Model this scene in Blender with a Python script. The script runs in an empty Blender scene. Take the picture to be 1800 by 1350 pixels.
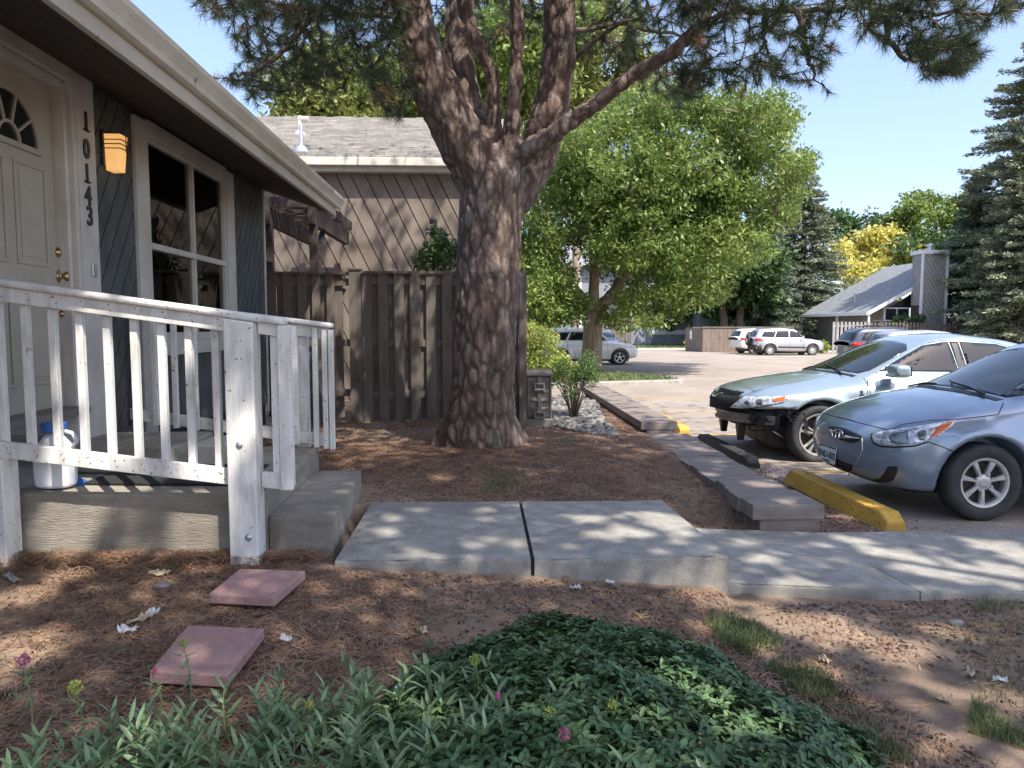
import bpy, bmesh, math, random
import numpy as np
from mathutils import Vector, Matrix, Euler
from mathutils.geometry import delaunay_2d_cdt
random.seed(7); RNG = np.random.default_rng(7)
R = math.radians
scene = bpy.context.scene
COL = scene.collection

# ------------------------------------------------------------------ camera, sky, sun, exposure
CZ = 1.5; YAW = R(2.24); PIT = R(4.47); FPX = 1280.0
cam_d = bpy.data.cameras.new('camera'); cam = bpy.data.objects.new('camera', cam_d); COL.objects.link(cam)
cam_d.sensor_width = 36; cam_d.lens = 36*FPX/1800; cam_d.clip_start = 0.05; cam_d.clip_end = 2000
cam.location = (0, 0, CZ); cam.rotation_euler = (math.pi/2-PIT, 0, -YAW)
scene.camera = cam
SUN_EL = R(55); SUN_AZ = math.atan2(0.58, -0.81)          # azimuth from +Y towards +X
w = bpy.data.worlds.new('World'); scene.world = w; w.use_nodes = True
nt = w.node_tree; nt.nodes.clear()
sky = nt.nodes.new('ShaderNodeTexSky'); sky.sky_type = 'NISHITA'; sky.sun_disc = False
sky.sun_elevation = SUN_EL; sky.sun_rotation = SUN_AZ; sky.altitude = 300; sky.dust_density = 1.0; sky.ozone_density = 1.5; sky.air_density = 0.7
bg = nt.nodes.new('ShaderNodeBackground'); bg.inputs[1].default_value = 0.15
wo = nt.nodes.new('ShaderNodeOutputWorld'); wb = nt.nodes.new('ShaderNodeVectorMath'); wb.operation = 'MULTIPLY'; wb.inputs[1].default_value = (1.13, .985, .875); nt.links.new(sky.outputs[0], wb.inputs[0]); 
tcw = nt.nodes.new('ShaderNodeTexCoord'); spw = nt.nodes.new('ShaderNodeSeparateXYZ'); nt.links.new(tcw.outputs['Generated'], spw.inputs[0])
mrw = nt.nodes.new('ShaderNodeMapRange'); mrw.inputs[1].default_value = 0; mrw.inputs[2].default_value = .75; mrw.inputs[3].default_value = .46; mrw.inputs[4].default_value = 1.22; nt.links.new(spw.outputs['Z'], mrw.inputs[0])
scw = nt.nodes.new('ShaderNodeVectorMath'); scw.operation = 'SCALE'; nt.links.new(wb.outputs[0], scw.inputs[0]); nt.links.new(mrw.outputs[0], scw.inputs['Scale']); nt.links.new(scw.outputs[0], bg.inputs[0]); nt.links.new(bg.outputs[0], wo.inputs[0])
sd = bpy.data.lights.new('sun', 'SUN'); sd.energy = 2.15; sd.angle = R(0.55); sd.color = (1, 0.94, 0.85)
sun = bpy.data.objects.new('sun', sd); COL.objects.link(sun)
sdir = Vector((math.cos(SUN_EL)*math.sin(SUN_AZ), math.cos(SUN_EL)*math.cos(SUN_AZ), math.sin(SUN_EL)))
sun.rotation_euler = sdir.to_track_quat('Z', 'Y').to_euler(); sun.location = sdir*30
vs = scene.view_settings; vs.view_transform = 'Standard'; vs.look = 'None'; vs.gamma = 1; vs.exposure = 1.92; vs.use_curve_mapping = False
scene.cycles.max_bounces = 8; scene.cycles.transparent_max_bounces = 8; scene.cycles.diffuse_bounces = 4
scene.cycles.sample_clamp_indirect = 6

# ------------------------------------------------------------------ measuring: photograph point -> real position
_cy, _sy, _cp, _sp = math.cos(YAW), math.sin(YAW), math.cos(PIT), math.sin(PIT)
_fw = (_sy*_cp, _cy*_cp, -_sp); _rt = (_cy, -_sy, 0); _up = (_sy*_sp, _cy*_sp, _cp)
def ray(px, py):
    a = (px-900)/FPX; b = (675-py)/FPX
    return [_fw[i]+a*_rt[i]+b*_up[i] for i in range(3)]
def atz(px, py, z): d = ray(px, py); t = (z-CZ)/d[2]; return Vector((d[0]*t, d[1]*t, z))
def aty(px, py, y): d = ray(px, py); t = y/d[1]; return Vector((d[0]*t, y, CZ+d[2]*t))
def atx(px, py, x): d = ray(px, py); t = x/d[0]; return Vector((x, d[1]*t, CZ+d[2]*t))

# ------------------------------------------------------------------ numpy noise
def _hash(i, j, k, s=0):
    i = i.astype(np.int64); j = j.astype(np.int64); k = k.astype(np.int64)
    n = (i*374761393 + j*668265263 + k*2147483647 + s*974634777) & 0xffffffff
    n = ((n ^ (n >> 13))*1274126177) & 0xffffffff
    n = ((n ^ (n >> 16))*2246822519) & 0xffffffff
    return ((n ^ (n >> 15)) & 0xffffff)/float(0xffffff)
def vnoise(P, s=0):
    P = np.asarray(P, float); I = np.floor(P); f = P-I; f = f*f*(3-2*f); r = 0
    for a in (0, 1):
        for b in (0, 1):
            for c in (0, 1):
                wgt = (f[:, 0] if a else 1-f[:, 0])*(f[:, 1] if b else 1-f[:, 1])*(f[:, 2] if c else 1-f[:, 2])
                r = r + wgt*_hash(I[:, 0]+a, I[:, 1]+b, I[:, 2]+c, s)
    return r*2-1
def fbm(P, oct=4, s=0):
    r = 0; a = 1; P = np.asarray(P, float).copy()
    for o in range(oct): r = r + a*vnoise(P, s+o); P = P*2.03; a *= .5
    return r
def worley(P, s=0):
    I = np.floor(P); d1 = np.full(len(P), 9.); d2 = np.full(len(P), 9.)
    for a in (-1, 0, 1):
        for b in (-1, 0, 1):
            for c in (-1, 0, 1):
                J = I+np.array([a, b, c])
                q = J+np.stack([_hash(J[:, 0], J[:, 1], J[:, 2], s+t) for t in (1, 2, 3)], 1)
                d = np.linalg.norm(q-P, axis=1)
                m = d < d1; d2 = np.where(m, d1, np.minimum(d2, d)); d1 = np.where(m, d, d1)
    return d1, d2

# ------------------------------------------------------------------ materials
def _n(nt, t, **kw):
    n = nt.nodes.new(t)
    for k, v in kw.items(): setattr(n, k, v)
    return n
def M(name, c1, c2=None, c3=None, rough=.75, scale=6, stretch=(1, 1, 1), bump=0, bscale=60, bstretch=(1, 1, 1), metal=0, spec=.5, detail=6, coat=0, island=0, sss=0, emit=None, trans=0, speck=None, speck_s=120, speck_t=.72, contrast=(.35, .65), c4=None):
    m = bpy.data.materials.new(name); m.use_nodes = True; nt = m.node_tree; L = nt.links
    b = nt.nodes['Principled BSDF']; b.inputs['Roughness'].default_value = rough; b.inputs['Metallic'].default_value = metal
    b.inputs['Specular IOR Level'].default_value = spec
    if coat: b.inputs['Coat Weight'].default_value = coat; b.inputs['Coat Roughness'].default_value = .04
    tc = _n(nt, 'ShaderNodeTexCoord'); mp = _n(nt, 'ShaderNodeMapping'); mp.inputs['Scale'].default_value = stretch
    L.new(tc.outputs['Object'], mp.inputs[0])
    out = None
    if c2 is not None:
        no = _n(nt, 'ShaderNodeTexNoise'); no.inputs['Scale'].default_value = scale; no.inputs['Detail'].default_value = detail; no.inputs['Roughness'].default_value = .62
        L.new(mp.outputs[0], no.inputs['Vector'])
        cr = _n(nt, 'ShaderNodeValToRGB'); e = cr.color_ramp.elements
        e[0].position = contrast[0]; e[0].color = (*c1, 1); e[1].position = contrast[1]; e[1].color = (*c2, 1)
        if c3 is not None: q = e.new((contrast[0]+contrast[1])/2); q.color = (*c3, 1)
        L.new(no.outputs['Fac'], cr.inputs[0]); out = cr.outputs[0]
    if c4 is not None:      # big soft stains with a shape of their own
        n4 = _n(nt, 'ShaderNodeTexNoise'); n4.inputs['Scale'].default_value = scale*.22; n4.inputs['Detail'].default_value = 5
        L.new(tc.outputs['Object'], n4.inputs['Vector'])
        mr = _n(nt, 'ShaderNodeMapRange'); mr.inputs[1].default_value = .48; mr.inputs[2].default_value = .68; mr.inputs[4].default_value = .75
        L.new(n4.outputs['Fac'], mr.inputs[0])
        mx = _n(nt, 'ShaderNodeMix', data_type='RGBA'); L.new(mr.outputs[0], mx.inputs[0]); L.new(out, mx.inputs[6]); mx.inputs[7].default_value = (*c4, 1); out = mx.outputs[2]
    if speck is not None:
        n2 = _n(nt, 'ShaderNodeTexNoise'); n2.inputs['Scale'].default_value = speck_s; n2.inputs['Detail'].default_value = 2
        L.new(tc.outputs['Object'], n2.inputs['Vector'])
        mr = _n(nt, 'ShaderNodeMapRange'); mr.inputs[1].default_value = speck_t-.06; mr.inputs[2].default_value = speck_t
        L.new(n2.outputs['Fac'], mr.inputs[0])
        mx = _n(nt, 'ShaderNodeMix', data_type='RGBA'); L.new(mr.outputs[0], mx.inputs[0]); L.new(out, mx.inputs[6]); mx.inputs[7].default_value = (*speck, 1); out = mx.outputs[2]
    if island:
        g = _n(nt, 'ShaderNodeNewGeometry'); hs = _n(nt, 'ShaderNodeHueSaturation')
        mr = _n(nt, 'ShaderNodeMapRange'); mr.inputs[3].default_value = 1-island; mr.inputs[4].default_value = 1+island
        L.new(g.outputs['Random Per Island'], mr.inputs[0]); L.new(mr.outputs[0], hs.inputs['Value'])
        m2 = _n(nt, 'ShaderNodeMapRange'); m2.inputs[3].default_value = .5-.03*island; m2.inputs[4].default_value = .5+.03*island
        mu = _n(nt, 'ShaderNodeMath', operation='FRACT'); ml = _n(nt, 'ShaderNodeMath', operation='MULTIPLY'); ml.inputs[1].default_value = 17.3
        L.new(g.outputs['Random Per Island'], ml.inputs[0]); L.new(ml.outputs[0], mu.inputs[0]); L.new(mu.outputs[0], m2.inputs[0]); L.new(m2.outputs[0], hs.inputs['Hue'])
        if out is not None: L.new(out, hs.inputs['Color'])
        else: hs.inputs['Color'].default_value = (*c1, 1)
        out = hs.outputs[0]
    if out is not None: L.new(out, b.inputs['Base Color'])
    else: b.inputs['Base Color'].default_value = (*c1, 1)
    if bump:
        mb = _n(nt, 'ShaderNodeMapping'); mb.inputs['Scale'].default_value = bstretch; L.new(tc.outputs['Object'], mb.inputs[0])
        nb = _n(nt, 'ShaderNodeTexNoise'); nb.inputs['Scale'].default_value = bscale; nb.inputs['Detail'].default_value = 5; L.new(mb.outputs[0], nb.inputs['Vector'])
        bp = _n(nt, 'ShaderNodeBump'); bp.inputs['Strength'].default_value = min(1, bump); bp.inputs['Distance'].default_value = .006*max(1, bump)
        L.new(nb.outputs['Fac'], bp.inputs['Height']); L.new(bp.outputs[0], b.inputs['Normal'])
    if emit: b.inputs['Emission Color'].default_value = (*emit[0], 1); b.inputs['Emission Strength'].default_value = emit[1]
    if trans:   # leaves let some light through
        tr = _n(nt, 'ShaderNodeBsdfTranslucent'); ms = _n(nt, 'ShaderNodeMixShader'); ms.inputs[0].default_value = trans
        if out is not None: L.new(out, tr.inputs[0])
        else: tr.inputs[0].default_value = (*c1, 1)
        L.new(b.outputs[0], ms.inputs[1]); L.new(tr.outputs[0], ms.inputs[2]); L.new(ms.outputs[0], nt.nodes['Material Output'].inputs[0])
    return m
mt = {}
mt['dirt'] = M('soil', (.12, .078, .052), (.25, .175, .12), rough=.95, scale=3.2, bump=1, bscale=70, speck=(.30, .23, .16), speck_s=160, speck_t=.68, c4=(.36, .275, .19))
mt['concrete'] = M('concrete', (.255, .24, .21), (.40, .375, .33), rough=.92, scale=9, bump=1, bscale=170, speck=(.16, .15, .135), speck_s=150, speck_t=.685, c4=(.215, .20, .175))
mt['concrete_rough'] = M('board_marked_concrete', (.23, .205, .165), (.35, .315, .26), rough=.95, scale=5, stretch=(1, 1, 3), bump=1, bscale=28, bstretch=(.8, .8, 6), c4=(.20, .175, .14), speck=(.16, .14, .12), speck_s=90, speck_t=.7)
mt['white'] = M('weathered_white_paint', (.54, .515, .47), (.75, .735, .70), rough=.65, scale=14, stretch=(1, 1, .3), bump=.5, bscale=60, bstretch=(1, 1, .12), speck=(.26, .225, .18), speck_s=42, speck_t=.725, contrast=(.3, .55))
mt['trim'] = M('house_trim_paint', (.44, .41, .37), (.56, .53, .48), rough=.65, scale=9, stretch=(1, .4, .4), bump=.5, bscale=50, bstretch=(1, 1, .3), speck=(.35, .31, .27), speck_s=40, speck_t=.74)
mt['fascia'] = M('cream_fascia_paint', (.44, .41, .34), (.56, .52, .45), rough=.6, scale=5, stretch=(1, .3, 1), bump=.4, bscale=70, bstretch=(1, .1, 1), speck=(.2, .17, .13), speck_s=14, speck_t=.77)
mt['gutter'] = M('cream_gutter_metal', (.55, .51, .43), (.66, .62, .54), rough=.35, scale=6, stretch=(1, .5, 1), speck=(.14, .11, .08), speck_s=11, speck_t=.76)
mt['soffit'] = M('dark_soffit_wood', (.026, .020, .017), (.052, .040, .034), rough=.8, scale=6, stretch=(4, .3, 1), bump=.4)
mt['greensiding'] = M('grey_green_siding', (.050, .056, .054), (.092, .10, .095), rough=.8, scale=7, stretch=(1, 1, .5), bump=.6, bscale=80, bstretch=(1, 1, .15), speck=(.02, .02, .02), speck_s=60, speck_t=.74)
mt['groove'] = M('dark_groove', (.018, .018, .018), rough=.95)
mt['door'] = M('cream_door_paint', (.35, .31, .25), (.41, .37, .30), rough=.45, scale=3, bump=.15, bscale=200)
mt['brass'] = M('worn_brass', (.32, .22, .10), (.5, .37, .18), rough=.3, metal=1, scale=30)
mt['blackmetal'] = M('black_metal', (.02, .02, .02), (.04, .04, .04), rough=.45, scale=30)
mt['glass_dark2'] = M('window_glass', (.018, .022, .020), rough=.03, spec=.9)
def glassmat(name, tint, rough=.01):
    m = bpy.data.materials.new(name); m.use_nodes = True; nt = m.node_tree; nt.nodes.clear(); L = nt.links
    o = _n(nt, 'ShaderNodeOutputMaterial'); t = _n(nt, 'ShaderNodeBsdfTransparent'); t.inputs[0].default_value = (*tint, 1); g = _n(nt, 'ShaderNodeBsdfGlossy'); g.inputs['Roughness'].default_value = rough
    f = _n(nt, 'ShaderNodeFresnel'); f.inputs[0].default_value = 1.6; x = _n(nt, 'ShaderNodeMixShader'); L.new(f.outputs[0], x.inputs[0]); L.new(t.outputs[0], x.inputs[1]); L.new(g.outputs[0], x.inputs[2]); L.new(x.outputs[0], o.inputs[0])
    no = _n(nt, 'ShaderNodeTexNoise'); no.inputs['Scale'].default_value = 2.2; tc = _n(nt, 'ShaderNodeTexCoord'); L.new(tc.outputs['Object'], no.inputs['Vector']); bp = _n(nt, 'ShaderNodeBump'); bp.inputs['Strength'].default_value = .04; bp.inputs['Distance'].default_value = .01; L.new(no.outputs[0], bp.inputs['Height']); L.new(bp.outputs[0], g.inputs['Normal']); L.new(bp.outputs[0], f.inputs['Normal'])
    return m
mt['glass_dark'] = mt['glass_dark2']; mt['clearglass'] = glassmat('clear_window_glass', (.72, .78, .74))
mt['curtain'] = M('sage_curtain', (.30, .34, .25), (.38, .42, .32), rough=.9, scale=3); mt['room'] = M('room_wall', (.16, .15, .13), (.2, .19, .17), rough=.9, scale=2)
mt['interior_unused'] = M('interior_dark', (.03, .03, .028), (.06, .06, .05), rough=.9, scale=3)
mt['lampglass'] = M('amber_lamp_glass', (.62, .40, .18), (.74, .52, .27), rough=.4, scale=8, emit=((1.0, .52, .16), .20))
mt['brownwall'] = M('taupe_wall_boards', (.145, .114, .090), (.23, .185, .148), rough=.85, scale=3, stretch=(1, 1, .6), bump=.5, bscale=40, bstretch=(1, 1, .3), island=.10)
mt['browngroove'] = M('wall_groove', (.07, .052, .042), rough=.95)
mt['fencewood'] = M('brown_stained_fence', (.098, .080, .066), (.165, .138, .116), rough=.85, scale=9, stretch=(1, 1, .25), bump=.7, bscale=40, bstretch=(2, 2, .15), island=.15)
mt['pergola'] = M('dark_pergola_wood', (.035, .025, .022), (.07, .052, .045), rough=.8, scale=8, bump=.4)
mt['plank'] = M('weathered_timber', (.165, .138, .118), (.28, .243, .212), rough=.9, scale=10, stretch=(.35, 1.6, 1), bump=.8, bscale=40, bstretch=(.3, 3, 2), island=.18, c4=(.24, .19, .16))
mt['asphalt'] = M('sunbleached_asphalt', (.205, .172, .142), (.29, .245, .205), rough=.95, scale=.8, bump=.5, bscale=90, speck=(.48, .43, .36), speck_s=60, speck_t=.66, c4=(.33, .27, .215))
mt['yellow'] = M('yellow_kerb_paint', (.56, .31, .04), (.66, .39, .07), rough=.75, scale=9, bump=.6, bscale=70, speck=(.14, .11, .07), speck_s=38, speck_t=.70)
mt['blackpaint'] = M('black_kerb_rubber', (.022, .021, .02), (.045, .043, .04), rough=.8, scale=7, bump=.6, bscale=70, speck=(.14, .13, .12), speck_s=40, speck_t=.72)
mt['palekerb'] = M('pale_kerb_concrete', (.45, .43, .39), (.58, .56, .52), rough=.9, scale=9, bump=.6, bscale=70)
mt['paver'] = M('red_paver', (.34, .19, .17), (.43, .255, .23), rough=.92, scale=20, bump=.8, bscale=160, speck=(.55, .42, .38), speck_s=230, speck_t=.66)
mt['plastic'] = M('grey_brown_plastic', (.075, .066, .058), (.11, .098, .088), rough=.5, scale=5)
mt['plasticlid'] = M('pale_plastic', (.15, .132, .115), (.21, .185, .16), rough=.55, scale=5)
mt['milky'] = M('milky_white_plastic', (.72, .73, .74), (.8, .81, .82), rough=.35, scale=4)
mt['bluecap'] = M('blue_plastic', (.03, .10, .33), (.04, .14, .42), rough=.4, scale=10)
mt['rubbermat'] = M('black_rubber_mat', (.012, .012, .013), (.03, .03, .03), rough=.85, scale=60, bump=.8, bscale=150)
mt['shingle'] = M('taupe_shingles', (.19, .18, .165), (.33, .31, .28), rough=.95, scale=3.0, stretch=(1.2, 6, 6), bump=.8, bscale=30, island=.16)
mt['shingle_grey'] = M('grey_shingles', (.14, .145, .15), (.25, .26, .27), rough=.95, scale=2.5, stretch=(3, 1, 3), bump=.8, bscale=8, island=.12)
mt['greywall'] = M('grey_house_siding', (.20, .215, .235), (.26, .275, .295), rough=.85, scale=2)
mt['greigewall'] = M('greige_house_siding', (.26, .245, .235), (.34, .325, .31), rough=.85, scale=2, island=.06)
mt['whitetrim'] = M('white_house_trim', (.66, .67, .69), (.76, .77, .79), rough=.6, scale=4)
mt['galv'] = M('galvanised_metal', (.45, .46, .48), (.6, .61, .63), rough=.35, metal=.7, scale=12)
mt['bark'] = M('pine_bark', (.09, .062, .050), (.33, .27, .235), c3=(.19, .13, .105), rough=.95, scale=9, stretch=(1.3, 1.3, .5), bump=1.8, bscale=38, bstretch=(1.3, 1.3, .55), c4=(.20, .175, .155), speck=(.27, .235, .21), speck_s=60, speck_t=.66, contrast=(.3, .7))
mt['barkdark'] = M('branch_bark', (.06, .043, .034), (.15, .11, .088), rough=.95, scale=14, bump=1, bscale=40)
mt['ashbark'] = M('furrowed_ash_bark', (.16, .115, .08), (.36, .28, .21), rough=.95, scale=5, stretch=(3, 3, .4), bump=2, bscale=12, bstretch=(2.5, 2.5, .35))
mt['needle'] = M('pine_needles', (.040, .060, .026), (.10, .135, .060), rough=.5, scale=1.4, island=.4, trans=.22)
mt['needle_dead'] = M('dead_pine_needles', (.20, .10, .05), (.30, .17, .09), rough=.7, scale=3, island=.3)
mt['ashleaf'] = M('ash_leaves', (.115, .18, .038), (.25, .32, .08), rough=.45, scale=.45, island=.38, trans=.42)
mt['leaf2'] = M('olive_leaves', (.17, .20, .05), (.30, .33, .10), rough=.5, scale=.4, island=.35, trans=.35)
mt['leafdark'] = M('dark_green_leaves', (.035, .075, .022), (.085, .15, .04), rough=.5, scale=.5, island=.4, trans=.3)
mt['leafyellow'] = M('golden_leaves', (.54, .49, .10), (.70, .65, .20), rough=.5, scale=.4, island=.25, trans=.4)
mt['hedgeleaf'] = M('yellow_green_hedge_leaves', (.26, .33, .06), (.42, .46, .13), rough=.5, scale=1.5, island=.3, trans=.35)
mt['shrubleaf'] = M('small_green_shrub_leaves', (.07, .14, .03), (.14, .24, .055), rough=.5, scale=3, island=.35, trans=.3)
mt['spruce'] = M('blue_spruce_needles', (.15, .185, .115), (.30, .325, .21), rough=.7, scale=.6, island=.35, trans=.12)
mt['sprucedark'] = M('dark_spruce_needles', (.09, .135, .10), (.19, .24, .165), rough=.7, scale=.6, island=.4, trans=.12)
mt['vinca'] = M('vinca_leaves', (.065, .118, .050), (.125, .205, .085), rough=.42, scale=4, island=.4, trans=.2, spec=.4)
mt['valerian'] = M('valerian_leaves', (.15, .235, .11), (.25, .35, .175), rough=.45, scale=4, island=.3, trans=.25)
mt['stem'] = M('green_stems', (.12, .19, .07), (.2, .27, .1), rough=.6, scale=10)
mt['pink'] = M('pink_petals', (.45, .10, .22), (.6, .2, .34), rough=.6, scale=20, trans=.3)
mt['chartreuse'] = M('seed_heads', (.32, .38, .07), (.45, .5, .14), rough=.6, scale=20, trans=.3)
mt['grass'] = M('lawn_blades', (.08, .12, .04), (.17, .20, .08), rough=.6, scale=3, island=.35, trans=.25)
mt['lawn'] = M('lawn_soil', (.06, .09, .03), (.12, .15, .055), rough=.95, scale=4, bump=1, bscale=30)
mt['litter'] = M('fallen_pine_needles', (.17, .088, .052), (.38, .23, .14), rough=.8, scale=6, island=.5)
mt['chips'] = M('bark_mulch_chips', (.075, .046, .032), (.26, .165, .115), rough=.9, scale=8, island=.55)
mt['cone'] = M('pine_cone_scales', (.14, .09, .06), (.30, .21, .15), rough=.85, scale=40, island=.3)
mt['paperlitter'] = M('crumpled_paper', (.55, .53, .5), (.72, .7, .68), rough=.8, scale=20)
mt['tanleaf'] = M('dry_leaf', (.36, .27, .17), (.52, .42, .28), rough=.8, scale=20)
mt['pebble'] = M('grey_pebbles', (.13, .12, .108), (.27, .25, .225), rough=.85, scale=9, island=.35)
mt['tyre'] = M('tyre_rubber', (.022, .022, .022), (.045, .043, .041), rough=.75, scale=8, bump=.2)
mt['rimsilver'] = M('silver_wheel_paint', (.50, .49, .47), (.60, .59, .57), rough=.32, metal=.55, scale=5)
mt['wheelblack'] = M('brake_disc_black', (.03, .022, .018), (.07, .045, .035), rough=.8, scale=18)  # mottled dark brown of the disc behind the spokes
mt['steelblue'] = M('pale_blue_metallic_paint', (.215, .275, .36), (.235, .295, .38), rough=.30, metal=.45, coat=1, scale=2)
mt['iceblue'] = M('ice_blue_metallic_paint', (.31, .385, .415), (.33, .405, .435), rough=.28, metal=.45, coat=1, scale=2)
mt['carwhite'] = M('white_car_paint', (.72, .71, .67), rough=.3, coat=1)
mt['carsilver'] = M('silver_car_paint', (.42, .43, .45), rough=.3, metal=.5, coat=1)
mt['cardark'] = M('dark_blue_car_paint', (.02, .03, .05), rough=.25, metal=.2, coat=1)
mt['carblue'] = M('blue_car_paint', (.04, .07, .14), rough=.3, metal=.3, coat=1)
mt['carglass'] = M('car_glass', (.012, .015, .016), rough=.02, spec=.6)
mt['carblack'] = M('black_car_plastic', (.012, .012, .013), (.025, .025, .026), rough=.5, scale=12)
mt['carseam'] = M('panel_gap', (.006, .006, .007), rough=.9)
mt['chrome'] = M('chrome', (.75, .75, .76), rough=.12, metal=1)
mt['lens'] = M('headlamp_lens', (.34, .36, .38), (.72, .74, .76), rough=.06, metal=.35, coat=1, scale=26, detail=1, contrast=(.42, .6))
mt['lensdark'] = M('headlamp_inner', (.10, .11, .12), (.24, .25, .26), rough=.08, metal=.5, coat=1, scale=9)
mt['amber'] = M('amber_lens', (.62, .12, .03), rough=.12, coat=1)
mt['redlens'] = M('red_tail_lens', (.45, .02, .02), rough=.15, coat=1)
mt['bumperbar'] = M('dusty_steel_bar', (.20, .18, .16), (.36, .32, .29), rough=.55, metal=.5, scale=9)
mt['plate'] = M('licence_plate_white', (.62, .63, .62), (.7, .71, .7), rough=.5, scale=10)
mt['plategreen'] = M('plate_dark_green', (.04, .09, .06), rough=.5)
mt['hydrant'] = M('yellow_hydrant_paint', (.55, .36, .03), rough=.5)

# ------------------------------------------------------------------ object helpers
BASE = {}
def _new(name, me, parent):
    o = bpy.data.objects.new(name, me); COL.objects.link(o)
    if parent is not None: o.parent = parent
    return o
def thing(name, label, cat, loc=(0, 0, 0), group=None, kind=None):
    o = bpy.data.objects.new(name, None); COL.objects.link(o); o.location = loc; o.empty_display_size = .2
    o['label'] = label; o['category'] = cat
    if group: o['group'] = group
    if kind: o['kind'] = kind
    BASE[o.name] = Vector(loc)
    return o
def tag(o, label=None, cat=None, group=None, kind=None):
    if label: o['label'] = label
    if cat: o['category'] = cat
    if group: o['group'] = group
    if kind: o['kind'] = kind
    return o
def finish(name, V, faces, mat, parent=None, smooth=False, world=True, mats=None, bevel=0, loc=None, label=None):
    V = np.asarray(V, float).reshape(-1, 3)
    if parent is not None and world:
        b = BASE[parent.name]; V = V-np.array(b)
    base = Vector((0, 0, 0))
    if loc is not None: V = V-np.array(loc)
    me = bpy.data.meshes.new(name)
    if isinstance(faces, np.ndarray):
        n, k = faces.shape
        me.vertices.add(len(V)); me.vertices.foreach_set('co', V.ravel())
        me.loops.add(n*k); me.loops.foreach_set('vertex_index', faces.ravel().astype(np.int32))
        me.polygons.add(n); me.polygons.foreach_set('loop_start', np.arange(0, n*k, k, dtype=np.int32)); me.polygons.foreach_set('loop_total', np.full(n, k, np.int32))
        me.update(calc_edges=True)
    else:
        me.from_pydata([tuple(v) for v in V], [], [list(f) for f in faces]); me.update()
    for m in ([mat] if not isinstance(mat, (list, tuple)) else mat): me.materials.append(mt[m] if isinstance(m, str) else m)
    if mats is not None: me.polygons.foreach_set('material_index', np.asarray(mats, np.int32))
    if smooth: me.polygons.foreach_set('use_smooth', [True]*len(me.polygons))
    o = _new(name, me, parent)
    if loc is not None: o.location = loc
    BASE[o.name] = BASE[parent.name] if parent is not None else Vector(loc or (0, 0, 0))
    if bevel:
        bm_ = o.modifiers.new('bevel', 'BEVEL'); bm_.width = bevel; bm_.segments = 2; bm_.limit_method = 'ANGLE'; bm_.angle_limit = R(40)
    if label: o['label'] = label
    return o
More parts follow.
